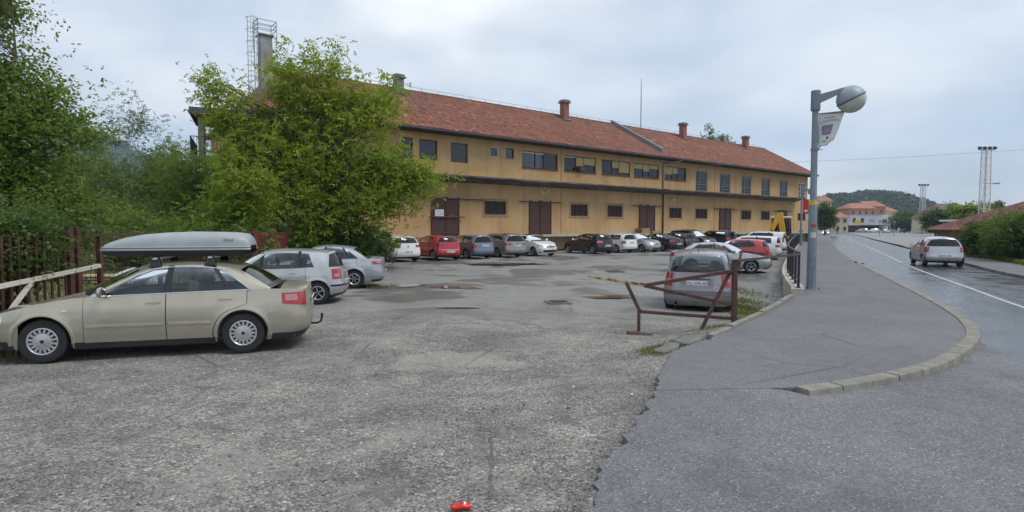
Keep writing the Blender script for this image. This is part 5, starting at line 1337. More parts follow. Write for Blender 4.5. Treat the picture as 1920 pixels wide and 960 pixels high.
BLUEG = carpaint('blue_grey_paint', (.155, .20, .27), metal=.5, flake=.25); GREYP = carpaint('warm_grey_paint', (.27, .265, .26), metal=.5, flake=.25); BLACKP = carpaint('black_paint', (.006, .006, .008), dirt=.02, rough=.25)
DARKB = carpaint('dark_blue_paint', (.018, .020, .027), metal=.2, dirt=.05); LILAC = carpaint('lilac_grey_paint', (.275, .255, .275), metal=.5, flake=.3)
def badge(c, end, z, kind, r=.06, mat=CHROME):
    a = c.pt(0 if end == 'f' else c.P, z); sg = 1 if end == 'f' else -1; x = a.x + sg * .016; m = MB()
    if kind == 'ring': m.lathe([(r * .8, -.006), (r, -.006), (r, .006), (r * .8, .006), (r * .8, -.006)], 16, c=(x, 0, z), axis='X'); m.bar((x, -r * .5, z + r * .55), (x, 0, z - r * .65), .014); m.bar((x, 0, z - r * .65), (x, r * .5, z + r * .55), .014)
    elif kind == 'diamond': 
        q = [(x, 0, z + r * 1.25), (x, r * .85, z), (x, 0, z - r * 1.25), (x, -r * .85, z)]
        for a_, b_ in zip(q, q[1:] + q[:1]): m.bar(a_, b_, .02)
    elif kind == 'chevron':
        for dz in (0, .035): m.bar((x, -.055, z - .035 + dz), (x, 0, z + .01 + dz), .016); m.bar((x, 0, z + .01 + dz), (x, .055, z - .035 + dz), .016)
    else: m.lathe([(r * .8, -.006), (r, -.006), (r, .006), (r * .8, .006), (r * .8, -.006)], 16, c=(x, 0, z), axis='X'); m.bar((x, -r, z), (x, r, z), .012)
    m.build('badge', mat, c.root)

# ---- champagne saloon in the foreground
c = saloon(4.55, 1.766, 1.43, 2.65, .90, .318, .945, detail=2, chrome=3.66, strip=.52, rpk=2.72, wst=2.12, cowl=1.22, apil=1.52, rrt=3.42, rwb=4.03, cpil=3.93, antenna=None,
    tails=[(.62, 1.10, lambda u: .70 + .06 * (1 - u), .925), (.86, 1.05, .80, .90, LAMPP)], heads=[(.42, 1.0, lambda u: .53 + .03 * u, lambda u: .64 + .05 * u)],
    bits=[('grille', 0, .34, .52, .62, TRIMB, 'f'), ('lower_bumper', 0, 1.25, .20, .30, PLASTIC, 'r'), ('lower_bumper', 0, 1.1, .20, .33, PLASTIC, 'f')])
c.strip_mat = carpaint('champagne_trim', (.48, .455, .38), metal=.4)
loc_, h_ = put(c, 195.3, -5.46, 8.74, .05, .78)
audi = c.build('saloon_car', loc_, h_, GOLD, 'champagne gold saloon with a grey roof box, parked side-on in the foreground', 'parked cars', lower=DARKB, wheel='cap', plate='ZG 4718 BK')
c_audi = c
m = MB(); m.tube([(-2.18, 0, .30), (-2.32, 0, .30), (-2.38, 0, .33), (-2.40, 0, .42)], .018, 8); m.sphere((-2.40, 0, .445), .027, 10, 8); m.build('tow_hook', TRIMB, audi, smooth=50)
for d in (2.28, 3.05):
    m = MB(); e = c.roof_pt_(d); z = c.zr_(d) + .075; m.bar((c.X_(d), -e.y - .03, z), (c.X_(d), e.y + .03, z), .06, .03); rb = m.build('roof_bar', ALLOY, audi)
    for sg in (1, -1):
        m = MB(); m.prism([(c.X_(d) - .085, sg * (e.y + .028), e.z + .012), (c.X_(d) + .085, sg * (e.y + .028), e.z + .012), (c.X_(d) + .04, sg * (e.y - .02), z + .02), (c.X_(d) - .04, sg * (e.y - .02), z + .02)], (0, -sg * .07, 0)); m.build('bar_foot', TRIMB, rb)
# indicator repeater
s_ = c.pd(1.16); c.patch(s_, s_ + .06, .735, .755, .008, 'side_repeater', CHROME, audi, 1, 2, 2, .01)
# roof box: own thing resting on the bars
def roof_box():
    zt = c.zr_(2.28) + .092; o = empty('roof_box', tuple(Vector(loc_) + Matrix.Rotation(h_, 3, 'Z') @ Vector((-.27, -.02, zt))), h_)
    tag(o, 'long pale grey roof box strapped above the champagne saloon', 'roof box'); L = 2.3; W = .80
    GB = simple('roof_box_grey', (.30, .325, .335), .42, var=.08, scale=4); BK = simple('roof_box_black', (.02, .021, .023), .6)
    def ring(x, w, z, n=24, ex=4.):
        r_ = []
        for i in range(n):
            t = 2 * math.pi * i / n; ca, sa_ = math.cos(t), math.sin(t); r_.append((x, w / 2 * math.copysign(abs(ca) ** (2 / ex), ca), z))
        return r_
    # lid: stations along x with an arched section
    xs = [x * .93 for x in [1.17, 1.165, 1.14, 1.05, .85, .55, .2, -.2, -.6, -.9, -1.04, -1.10, -1.125, -1.13]]
    hs = [h * .86 for h in [.03, .05, .075, .125, .20, .262, .295, .31, .305, .29, .265, .19, .12, .05]]; ws = [.50, .58, .64, .72, .78, .80, .80, .80, .80, .79, .78, .76, .73, .70]
    rows = []
    for x, hh, wd in zip(xs, hs, ws):
        row = []
        for i in range(21):
            t = math.pi * i / 20; row.append((x, wd / 2 * math.copysign(abs(math.cos(t)) ** .42, math.cos(t)), .115 + hh * abs(math.sin(t)) ** .55 + (.014 if 7 <= i <= 13 else 0)))
        rows.append(row)
    m = MB(); m.grid(rows); lid = m.build('lid', GB, o, smooth=45)
    rows = []
    for x, wd in zip(xs, ws): 
        k = 1 - max(0, (abs(x) - .75) / .42) ** 2 * .75; rows.append([(x, -wd / 2, .11), (x, -wd / 2 * .93, .11 - .055 * k), (x, -wd / 2 * .8, .11 - .108 * k), (x, 0, .11 - .110 * k), (x, wd / 2 * .8, .11 - .108 * k), (x, wd / 2 * .93, .11 - .055 * k), (x, wd / 2, .11)])
    m = MB(); m.grid(rows); m.build('base_tray', BK, o, smooth=40)
    m = MB()
    for sg in (1, -1):
        m.tube([(x, sg * (wd / 2 + .004), .150) for x, wd in zip(xs[2:-1], ws[2:-1])], .014, 6)
        m.tube([(x, sg * (wd / 2 + .002), .113) for x, wd in zip(xs[1:], ws[1:])], .016, 6)
    m.build('rim_moulding', GB, lid, smooth=50)
    text_part('THULE', .052, INK, lid, (-.74, .402, .262), (R(90), 0, R(180)))
roof_box()

# ---- silver hatchback and silver saloon beside it
c = hatch(3.90, 1.65, 1.465, 2.465, .80, .298, .93, detail=2, wiper=1, antenna=(3.35, 1), tails=[(.50, .86, .66, .93), (.60, .80, .72, .80, LAMPP)], plate_r=.56,
    bits=[('grille', 0, .3, .53, .60, TRIMB, 'f'), ('bumper_moulding', 0, 1.0, .47, .515, TRIMB, 'r'), ('bumper_strip', 0, .9, .2, .27, PLASTIC, 'r')])
loc_, h_ = put(c, 185, -5.16, 15.55, -1.315, .72); c.build('hatchback_car', loc_, h_, SILVER, 'silver five-door hatchback parked just behind the champagne saloon', 'parked cars', wheel='five', plate='ZG 218 LM'); badge(c, 'r', .84, 'ring')
c = saloon(4.28, 1.70, 1.44, 2.46, .85, .305, .945, detail=2, rpk=2.45, wst=1.98, cowl=1.05, apil=1.4, plate_r=.52, tails=[(.55, 1.02, lambda u: .80 - .02 * u, lambda u: .90 - .02 * u), (.66, .86, .82, .88, LAMPP)])
loc_, h_ = put(c, 187, -5.31, 19.71, 2.14 - .85 - 2.46, .73); c.build('saloon_car', loc_, h_, SILVER2, 'silver saloon parked beside the leafy bush, next to the silver hatchback', 'parked cars', wheel='six', plate='ZG 904 CD')
# ---- the row under the warehouse wall
AWAY, TOWARDS = 128.7, -51.3
def row(c, u, facing_us, paint, nm, label, v=7.2, **k):
    vv = v - c.L / 2; p = FP0 + FU * u + FV * vv; c.build(nm, (float(p[0]), float(p[1]), lotp(*p) + .004), R(TOWARDS if facing_us else AWAY) + k.pop('dh', 0.), paint, label, 'parked cars', **k); return c
k1 = dict(detail=1)
c = row(hatch(4.26, 1.80, 1.46, 2.63, .86, .315, .98, plate_r=.56, tails=[(.50, 1.02, .80, .94)], wiper=1, **k1), -1.3, False, WHITEP, 'hatchback_car', 'white hatchback at the left end of the row under the warehouse wall', wheel='ten'); badge(c, 'r', .86, 'ring')
c = row(hatch(4.06, 1.73, 1.45, 2.59, .86, .31, 1.0, plate_r=.50, tails=[(.46, 1.0, .80, .95)], roofw=.54, wiper=1, **k1), 1.41, False, REDP, 'hatchback_car', 'bright red hatchback between the white hatchback and the blue-grey estate', wheel='ten'); badge(c, 'r', .88, 'diamond')
m = MB(); c.patch(c.P - .62, c.P - .001, .60, .625, .012, 'chrome_strip', CHROME, c.root, 1, 5, 1, .01); c.patch(c.P - .62, c.P - .001, .60, .625, .012, 'chrome_strip', CHROME, c.root, -1, 5, 1, .01)
c = row(estate(4.22, 1.70, 1.45, 2.46, .85, .305, .94, plate_r=.80, tails=[(.62, .98, .66, .88)], wiper=1, **k1), 3.9, False, BLUEG, 'estate_car', 'blue-grey estate car right of the red hatchback under the wall', wheel='five')
c = row(estate(4.56, 1.80, 1.48, 2.63, .88, .315, .97, plate_r=.74, tails=[(.50, 1.04, .78, .93)], rails=TRIMB, wiper=1, **k1), 6.4, False, GREYP, 'estate_car', 'warm grey estate car with black roof rails left of the white black-roofed hatchback', wheel='ten'); badge(c, 'r', .88, 'ring')
c = row(hatch(4.06, 1.73, 1.45, 2.59, .86, .31, 1.0, heads=[(.36, 1.0, lambda u: .60 + .04 * u, lambda u: .70 + .11 * u)], bits=[('grille', 0, .40, .58, .66, TRIMB, 'f'), ('lower_intake', 0, .62, .28, .42, TRIMB, 'f'), ('bumper_strip', 0, .9, .2, .28, PLASTIC, 'r')], plate_f=.47, **k1), 9.2, True, WHITEP, 'hatchback_car', 'white hatchback with a black roof facing the camera', roofmat=BLACKP, wheel='six', glass=CGLASS_D); badge(c, 'f', .64, 'diamond', .085)
c = row(hatch(4.21, 1.78, 1.46, 2.62, .85, .315, .97, five=True, tails=[(.52, 1.0, .80, .95, simple('tail_lamp_pink', (.6, .09, .12), .2, Coat_Weight=1.))], plate_r=.60, **k1), 14.63, False, BLACKP, 'hatchback_car', 'glossy black hatchback standing apart beside the open loading platform', wheel='ten', glass=CGLASS_D, v=7.4, dh=-.05)
c = row(estate(4.29, 1.71, 1.46, 2.52, .85, .305, .95, tails=[(.66, 1.02, .70, .92)], plate_r=.78, rails=WHITEP, **k1), 17.41, False, WHITEP, 'estate_car', 'off-white estate car right of the black hatchback', wheel='cap', glass=CGLASS_D)
c = row(hatch(4.0, 1.74, 1.48, 2.51, .85, .305, .98, plate_f=.50, heads=[(.38, 1.0, lambda u: .60 + .05 * u, lambda u: .70 + .14 * u)], **k1), 19.85, True, SILVER, 'hatchback_car', 'silver hatchback facing the camera beside the off-white estate car', wheel='ten', glass=CGLASS_D, v=7.6); badge(c, 'f', .66, 'bolt')
c = row(saloon(4.59, 1.77, 1.43, 2.76, .80, .315, .96, plate_r=.60, **k1), 22.2, False, BLACKP, 'saloon_car', 'black saloon with its boot towards the camera, right of the silver hatchback', wheel='five', glass=CGLASS_D, v=7.9)
c = row(hatch(4.2, 1.78, 1.48, 2.58, .86, .315, .98, plate_r=.56, tails=[(.52, 1.0, .78, .95)], wiper=1, **k1), 24.7, False, BLACKP, 'hatchback_car', 'black hatchback with its tail to the camera beside the black saloon', wheel='five', glass=CGLASS_D, v=7.6); badge(c, 'r', .88, 'ring')
c = row(hatch(4.43, 1.81, 1.69, 2.60, .86, .34, 1.08, plate_f=.48, rails=TRIMB, heads=[(.42, 1.0, lambda u: .66 + .03 * u, lambda u: .78 + .05 * u)], **k1), 27.56, True, DARKB, 'off_road_car', 'dark tall off-road car with roof rails facing the camera', wheel='five', glass=CGLASS_D, v=7.6); badge(c, 'f', .74, 'ring', .075)
c = row(estate(4.6, 1.80, 1.62, 2.7, .88, .33, 1.04, rails=ALLOY, **k1), 31.1, False, DARKB, 'estate_car', 'dark high-roofed estate car at the right end of the row, grey roof rails', wheel='five', glass=CGLASS_D, v=7.4)
# ---- cars along the pavement side
c = hatch(4.276, 1.751, 1.637, 2.76, .80, .31, 1.02, detail=2, cowl=.70, cowl_z=1.04, apil=1.15, wst=1.72, rf=1.57, rpk=2.45, rrt=3.93, rr=1.55, rwb=4.17, rwb_z=1.07, cpil=3.90, roofw=.66, plate_r=.795, antenna=(3.75, -.1), wiper=1,
    tails=[(.66, .99, .70, 1.04), (.72, .92, .83, .90, LAMPP)], tail=[(.2, .12), (.36, .01), (.47, 0), (.58, .035), (.70, .05), (1.05, .09)],
    bits=[('rear_bumper', 0, 1.02, .47, .60, simple('bumper_dark_grey', (.10, .098, .105), .5), 'r'), ('plate_recess', 0, .42, .74, .90, simple('recess_grey', (.20, .19, .205), .5), 'r'), ('grab_strip', 0, .36, .885, .915, TRIMB, 'r')])
loc_, h_ = put(c, 68, 5.02, 15.72, 4.276 / 2 - .80 - 2.76, 0); pic = c.build('minivan_car', loc_, h_, LILAC, 'lilac grey minivan seen from behind through the brown gate', 'parked cars', wheel='cap', plate='ZG 1595-AF'); badge(c, 'r', .955, 'chevron')
a = c.pt(c.P - .50, .655, .012, -1); m = MB(); m.lathe([(0, 0), (.055, 0)], 20, axis='X'); m.v = [(0, y * 1.3, z) for x, y, z in m.v]; st = m.build('country_sticker', PLATE, pic, (a.x - .004, a.y, a.z), (0, 0, -.12)); text_part('HR', .075, INK, st, (-.003, 0, 0), (R(90), 0, R(-90)))
m = MB(); m.tube([(-2.0, .52, .27), (-2.16, .52, .265)], .03, 10, False); m.build('exhaust_pipe', TRIMB, pic)
c = saloon(4.665, 1.76, 1.445, 2.67, .94, .32, .955, detail=2, wiper=0, strip=None, heads=[(.48, 1.12, lambda u: .55 + .05 * u, lambda u: .66 + .09 * u)])
loc_, h_ = put(c, -19, 11.09, 27.15, 4.665 / 2 - .94, -.78); c.build('saloon_car', loc_, h_, SILVER2, 'silver saloon parked crosswise beyond the lilac minivan, nose to the railing', 'parked cars', wheel='five')
c = hatch(3.80, 1.64, 1.42, 2.47, .78, .295, .93, tails=[(.56, .90, .62, .93)], wiper=1, **k1)
c.build('hatchback_car', (12.75, 33.6, lotp(12.75, 33.6)), R(152), REDP, 'faded red hatchback behind the crosswise silver saloon', 'parked cars', wheel='cap')
c = estate(4.5, 1.76, 1.50, 2.65, .88, .315, .96, wiper=1, **k1)
c.build('estate_car', (15.7, 39.4, lotp(15.7, 39.4)), R(152), WHITEP, 'white estate car behind the faded red hatchback', 'parked cars', wheel='five', glass=CGLASS_D)
c = hatch(4.4, 1.82, 1.66, 2.7, .86, .33, 1.05, rrt=4.2, cpil=4.1, rwb=4.32, roofw=.66, tails=[(.7, .95, .8, 1.12)], **k1)
c.build('van', (19.6, 47.0, lotp(19.6, 47.0)), R(152), WHITEP, 'small white van parked in front of the yellow digger', 'parked cars', cat='van', wheel='cap', glass=CGLASS_D)
# ---- hatchback driving on the road
c = hatch(3.82, 1.646, 1.44, 2.49, .80, .297, .93, detail=2, wiper=1, plate_r=.54, antenna=(3.3, 1), tails=[(.66, .88, .70, .94)], mirror=TRIMB,
    side=[('p', 1.30, 1.39, 1.83, 1.93), ('g', 1.39, 1.73, 1.93, 1.75), ('b', 1.73, 1.82, 1.75, 1.83), ('g', 1.82, 2.66, 1.83, 2.60), ('b', 2.66, 2.72, 2.60, 2.66), ('d', 2.72, 3.06, 2.66, 2.90), ('p', 3.06, 3.14, 2.90, 3.08), ('l', 3.14, 3.40, 3.08, 3.41)])
c.side[1] = ('g', 1.39, 1.74, 1.93, 1.94); c.side[2] = ('b', 1.74, 1.82, 1.94, 1.98); c.side[3] = ('g', 1.82, 2.66, 1.98, 2.60)
hh = R(66); c.build('hatchback_car', (21.25, 29.45, ROAD_Z + .004), hh, SILVER2, 'silver hatchback driving away on the damp road', 'cars on the road', wheel='five', plate='ZG 731 HB', glass=CGLASS_D)
# ================================================================== vegetation
BARK = simple('bark_brown', (.085, .068, .05), .95, var=.4, scale=7, bump=.6, bscale=20)
BARKL = simple('bark_pale', (.27, .25, .21), .9, var=.4, scale=5, bump=.4)
LEAF_Y = leaf_mat('leaf_yellow_green', (.075, .135, .011), (.20, .285, .022), (.37, .42, .045), .5)
LEAF_G = leaf_mat('leaf_green', (.058, .110, .024), (.135, .215, .040), (.24, .32, .062), .48)
LEAF_D = leaf_mat('leaf_dark', (.024, .052, .015), (.048, .096, .021), (.10, .16, .032), .35)
LEAF_B = leaf_mat('leaf_blue_green', (.045, .082, .032), (.085, .135, .052), (.15, .21, .075), .4)
def leaf_arrays(C, size, r, fan=3, droop=.35, aspect=.42):
    """leaflets in fans at points C (n,3) -> verts, faces"""
    n = len(C); az = r.uniform(0, 2 * np.pi, n); el = r.normal(-droop, .45, n)
    D = np.stack([np.cos(az) * np.cos(el), np.sin(az) * np.cos(el), np.sin(el)], -1)
    rnd = r.normal(0, .55, (n, 3)); rnd[:, 2] += 1.0; S = np.cross(D, rnd); S /= np.linalg.norm(S, axis=1)[:, None] + 1e-9; Nn = np.cross(S, D)
    V = []
    for k in range(fan):
        a = 0 if fan == 1 else (k / (fan - 1) - .5) * 2.1
        d = D * np.cos(a) + S * np.sin(a); s_ = -D * np.sin(a) + S * np.cos(a); sz = size * r.uniform(.6, 1.25, n)[:, None]; b = C + d * sz * .12
        mid = b + d * sz * .48
        V.append(np.stack([b, mid + s_ * sz * aspect * .5 + Nn * sz * .06, b + d * sz - Nn * sz * .10, mid - s_ * sz * aspect * .5 + Nn * sz * .06], 1))
    V = np.stack(V, 1).reshape(-1, 3); m = n * fan; F = np.arange(m * 4).reshape(m, 4); return V, F
def leaf_object(C, tint, size, mat, parent, r, fan=3, droop=.35, aspect=.42, name='crown'):
    V, F = leaf_arrays(C, size, r, fan, droop, aspect); me = np_mesh(name, V, F); a = me.attributes.new('tint', 'FLOAT', 'POINT'); a.data.foreach_set('value', np.clip(np.repeat(tint, 4 * fan), 0, 1).astype(np.float32))
    return link(name, me, mat, parent)
def tree(name, label, base, lobes, mat, seed, size=.12, per=70, fan=3, trunk=.12, spread=.42, bark=BARK, droop=.35, aspect=.42, shoots=0, group=None, cat='tree', stems=1, tintb=.42):
    """trunk + limbs to every clump; crown of leaf fans. lobes: (x,y,z,rx,ry,rz,n clumps) in world coords"""
    r = np.random.default_rng(seed); o = empty(name, base); tag(o, label, cat, group); B = np.array(base, float)
    cl = []
    for x, y, z, rx, ry, rz, n in lobes:
        d = r.normal(0, 1, (n, 3)); d /= np.linalg.norm(d, axis=1)[:, None]; q = d * (r.random(n) ** .42)[:, None] * np.array((rx, ry, rz)); q = q + np.array((x, y, z)); cl.append(q)
    cl = np.concatenate(cl); top = cl[:, 2].max(); low = cl[:, 2].min(); zc = max(B[2] + .3, low + .15 * (top - low))
    cen = cl.mean(0); m = MB(); H = top - B[2]
    # leader(s)
    leaders = []
    for s_ in range(stems):
        off = r.normal(0, .25, 2) * (stems > 1) * 2; pts = []; rad = []
        for i in range(9):
            f = i / 8; w_ = f ** 1.3; p = B + np.array((off[0] * .2, off[1] * .2, 0)) + (np.array((cen[0] + off[0] * .5, cen[1] + off[1] * .5, B[2])) - B) * w_; p[2] = B[2] - .15 + (H * .80 + .15) * f; p[:2] += r.normal(0, .05, 2) * (i > 0); pts.append(p); rad.append(trunk * (1 - .88 * f) + .006)
        leaders.append((np.array(pts), rad)); m.tube([tuple(p) for p in pts], rad, 8)
    tips = []
    for c in cl:
        L, rad = leaders[r.integers(0, stems)]
        dh = np.hypot(c[0] - L[:, 0], c[1] - L[:, 1]); want = c[2] - dh * .75; i = int(np.argmin(np.abs(L[:, 2] - np.maximum(want, B[2] + .25 * (low - B[2]) + .2)))); s0 = L[i]; r0 = max(.006, min(rad[i] * .55, .012 + .012 * np.linalg.norm(c - s0)))
        mid = s0 * .5 + c * .5 + np.array((0, 0, .10 * np.linalg.norm(c - s0))) + r.normal(0, .08, 3); m.tube([tuple(s0), tuple(s0 * .75 + mid * .25 + r.normal(0, .03, 3)), tuple(mid), tuple(mid * .45 + c * .55 + r.normal(0, .04, 3)), tuple(c)], [r0, r0 * .85, r0 * .6, r0 * .4, r0 * .2], 5, False)
    m.build('trunk', bark, o, tuple(-B), smooth=60, fixn=False)
    n = len(cl); sc = spread * r.uniform(.55, 1.35, n); cnt = (per * r.uniform(.5, 1.5, n)).astype(int); idx = np.repeat(np.arange(n), cnt)
    g = r.normal(0, 1, (len(idx), 3)) * np.array((1, 1, .62)); C = cl[idx] + g * sc[idx][:, None]; C[:, 2] -= .12 * np.abs(g[:, 0]) * sc[idx]
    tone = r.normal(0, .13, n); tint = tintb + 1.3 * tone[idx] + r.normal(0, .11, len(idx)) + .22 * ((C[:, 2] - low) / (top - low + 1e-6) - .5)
    if shoots:
        S = []; T = []
        for _ in range(shoots):
            c = cl[r.integers(0, n)]; 
            if c[2] < cen[2]: c = cl[int(np.argmax(cl[:, 2] + r.normal(0, .25 * (top - low), n)))]
            dr = np.array((r.normal(0, .55), r.normal(0, .3), 1.)); dr /= np.linalg.norm(dr); ln = r.uniform(.6, 1.5) * spread * 2.6; k = int(per * .55); t = r.random(k) ** .8
            sp = c + dr * (t * ln)[:, None] + r.normal(0, .13, (k, 3)) * (spread / .42); S.append(sp); T.append(np.full(k, tintb + .12) + r.normal(0, .1, k))
        C = np.concatenate([C] + S); tint = np.concatenate([tint] + T)
    C = C[C[:, 2] > B[2] + .04] if True else C; tint = tint[:len(C)] if len(tint) != len(C) else tint
    co = leaf_object(C - B, tint, size, mat, o, r, fan, droop, aspect); return o
Y0 = lambda x, y: ground_pt(x, y)
# ---- big yellow-green maple between the cars and the warehouse
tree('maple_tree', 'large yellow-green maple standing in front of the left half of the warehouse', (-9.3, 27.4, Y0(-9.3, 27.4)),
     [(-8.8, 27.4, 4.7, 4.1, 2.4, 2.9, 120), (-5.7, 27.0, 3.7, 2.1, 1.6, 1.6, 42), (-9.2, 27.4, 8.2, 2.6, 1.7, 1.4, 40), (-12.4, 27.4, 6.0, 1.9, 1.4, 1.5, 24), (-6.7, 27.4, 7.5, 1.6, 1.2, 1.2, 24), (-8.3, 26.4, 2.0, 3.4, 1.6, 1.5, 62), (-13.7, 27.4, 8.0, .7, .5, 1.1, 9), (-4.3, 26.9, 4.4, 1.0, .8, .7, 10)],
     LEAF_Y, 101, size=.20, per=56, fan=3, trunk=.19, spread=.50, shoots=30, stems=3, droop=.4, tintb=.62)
tree('bush', 'dark leafy bush at the foot of the maple beside the white hatchback', (-6.7, 26.0, Y0(-6.7, 26)), [(-7.4, 26.0, 1.3, 1.5, .9, 1.1, 40), (-6.1, 25.9, 1.0, .7, .7, .8, 14)], LEAF_D, 102, size=.14, per=70, trunk=.05, spread=.34, cat='bush', stems=3)
tree('young_maple', 'small bright green young maple left of the big maple, over the red fence', (-10.7, 22.6, Y0(-10.7, 22.6)), [(-10.6, 22.6, 2.5, 1.25, .9, 1.0, 34), (-10.2, 22.6, 3.4, .8, .6, .6, 10)], LEAF_Y, 103, size=.15, per=60, trunk=.05, spread=.36, shoots=8, bark=BARKL)
# ---- tree hanging over the fence at the far left
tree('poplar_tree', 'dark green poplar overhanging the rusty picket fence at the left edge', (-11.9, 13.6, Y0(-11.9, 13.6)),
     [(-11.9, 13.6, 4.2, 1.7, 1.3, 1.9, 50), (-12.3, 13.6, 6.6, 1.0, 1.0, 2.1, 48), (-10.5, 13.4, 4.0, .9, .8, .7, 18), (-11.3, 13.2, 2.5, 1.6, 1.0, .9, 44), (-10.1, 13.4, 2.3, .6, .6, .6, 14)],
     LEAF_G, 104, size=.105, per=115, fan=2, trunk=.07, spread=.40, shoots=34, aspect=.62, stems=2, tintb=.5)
tree('shrub', 'dense dark shrub growing through the rusty picket fence', (-9.7, 11.6, Y0(-9.7, 11.6)), [(-9.2, 11.0, 1.5, .7, 1.3, .6, 40), (-8.75, 9.9, 1.45, .5, .9, .5, 30), (-9.3, 9.7, .8, .5, .9, .6, 20)], LEAF_D, 105, size=.09, per=130, fan=2, trunk=.04, spread=.3, aspect=.6, cat='shrub', stems=3)
# ---- thicket behind the wire gate
thk = [('tall thin birch with a wispy crown rising from the thicket', (-20.2, 31.5), [(-20.2, 31.5, 4.4, 1.3, 1, 1.8, 26), (-19.9, 31.5, 7.2, .8, .6, 1.0, 14), (-21.3, 31.5, 6.5, .5, .5, .7, 6)], LEAF_B, .13, 38, BARKL, 'birch_tree'),
       ('bushy green tree behind the gate, left of the birch', (-22.8, 30.5), [(-22.8, 30.5, 3.7, 1.9, 1.4, 1.9, 46)], LEAF_G, .16, 60, BARK, 'bushy_tree'),
       ('broad green tree in the thicket right of the birch', (-18.2, 32.0), [(-18.2, 32, 3.9, 1.7, 1.4, 2.0, 46)], LEAF_G, .16, 60, BARK, 'bushy_tree'),
       ('olive green tree below the terrace at the left end of the warehouse', (-15.6, 29.0), [(-15.6, 29, 3.3, 1.5, 1.2, 1.9, 44)], LEAF_G, .16, 60, BARK, 'bushy_tree'),
       ('far thicket tree at the left beside the poplar', (-27.5, 34), [(-27.5, 34, 4.6, 2.6, 2, 2.4, 52)], LEAF_B, .19, 55, BARK, 'bushy_tree'),
       ('pale tree of the thicket behind the terrace', (-24.0, 42), [(-24, 42, 4.8, 3.2, 2, 2.8, 56)], LEAF_B, .20, 55, BARK, 'bushy_tree'),
       ('tree standing far behind the thicket gate on the left', (-31, 44), [(-31, 44, 5.0, 3.4, 2, 2.9, 56)], LEAF_B, .20, 55, BARK, 'bushy_tree')]
for i, (lb, (x, y), lo, mt, sz, per, bk, nm) in enumerate(thk): tree(nm, lb, (x, y, Y0(x, y)), lo, mt, 120 + i, size=sz, per=per, trunk=.09, spread=.5, shoots=10, bark=bk, group='thicket behind the wire gate')
for i, (x, y, w_, h, lb, mt) in enumerate([(-13.6, 24.5, 1.5, 2.2, 'low green shrub behind the right half of the wire gate', LEAF_G), (-16.6, 26, 1.7, 2.5, 'rounded green shrub behind the middle of the wire gate', LEAF_G), (-20.4, 27, 1.9, 2.4, 'dark shrub far behind the roof box', LEAF_D), (-24.3, 26, 2.0, 2.6, 'deep green shrub behind the gate post on the left', LEAF_D), (-12.2, 27.0, 1.4, 2.8, 'dark shrub between the young maple and the big maple', LEAF_D), (-17.0, 21.5, 1.0, 1.2, 'small weedy shrub in the yard behind the wire gate', LEAF_G), (-19.2, 29.3, 1.8, 4.2, 'tall green shrub just below the birch', LEAF_G), (-22.0, 34.0, 2.2, 4.8, 'tall dark shrub behind the birch', LEAF_D), (-25.8, 31.0, 2.0, 4.2, 'tall green shrub behind the left end of the fence', LEAF_G), (-9.7, 21.3, .6, 1.5, 'leafy weeds growing over the left end of the red fence', LEAF_G), (-9.6, 24.8, .7, 1.9, 'leafy weeds growing over the right end of the red fence', LEAF_D)]):
    tree('shrub', lb, (x, y, Y0(x, y)), [(x, y, h * .5, w_, w_ * .7, h * .5, 46)], mt, 140 + i, size=.14, per=75, trunk=.04, spread=.40, cat='shrub', stems=3, group='shrubs behind the wire gate')
tree('tall_tree', 'leafy tree top showing over the warehouse ridge', (32.0, 92, 0), [(32, 92, 13.2, 3.6, 2.5, 2.0, 36)], LEAF_B, 150, size=.45, per=60, trunk=.25, spread=.9, shoots=10)
# ---- right-hand bushes along the verge
for i, (x, y, w_, h, lb, mt) in enumerate([(28.6, 35.6, 1.0, 2.1, 'dark bush at the left end of the roadside thicket by the shed', LEAF_D), (27.9, 33.0, 1.1, 2.6, 'bright green bush in the middle of the roadside thicket', LEAF_G), (26.9, 30.4, 1.2, 2.7, 'tall dark bush at the right edge of the picture', LEAF_D), (29.6, 32.0, 1.5, 3.2, 'big dark bush behind the bright green one by the shed', LEAF_D), (31.0, 36.8, 1.4, 2.4, 'dark bush against the front of the shed', LEAF_D), (31.2, 33.5, 1.6, 3.4, 'tall bush under the shed eave at the right edge', LEAF_D)]):
    tree('roadside_bush', lb, (x, y, -.02), [(x, y, h * .5, w_, w_, h * .48, 54)], mt, 160 + i, size=.15, per=80, trunk=.05, spread=.38, cat='bush', stems=3, group='bushes on the right verge', tintb=.36)
# ---- grass tufts (uncountable)
GRS = leaf_mat('grass_blades', (.05, .075, .015), (.12, .16, .03), (.30, .25, .09), .3)
def blades(pts, h, r, wd=.006):
    n = len(pts); az = r.uniform(0, 6.28, n); lean = r.uniform(.1, .9, n) * h; hh = h * r.uniform(.5, 1.3, n); d = np.stack([np.cos(az), np.sin(az), 0 * az], -1); s_ = np.stack([-d[:, 1], d[:, 0], 0 * az], -1) * wd
    top = pts + d * lean[:, None] + np.array((0, 0, 1)) * hh[:, None]; mid = pts + d * (lean * .35)[:, None] + np.array((0, 0, .6)) * hh[:, None]
    V = np.stack([pts - s_, pts + s_, mid + s_ * .8, top, mid - s_ * .8], 1).reshape(-1, 3); k = np.arange(n) * 5
    F = np.concatenate([np.stack([k, k + 1, k + 2, k + 4], 1), np.stack([k + 4, k + 2, k + 3, k + 3], 1)[:, [0, 1, 2, 2]]]); F = np.stack([k, k + 1, k + 2, k + 4], 1)
    F2 = np.stack([k + 4, k + 2, k + 3], 1); return V, F, F2
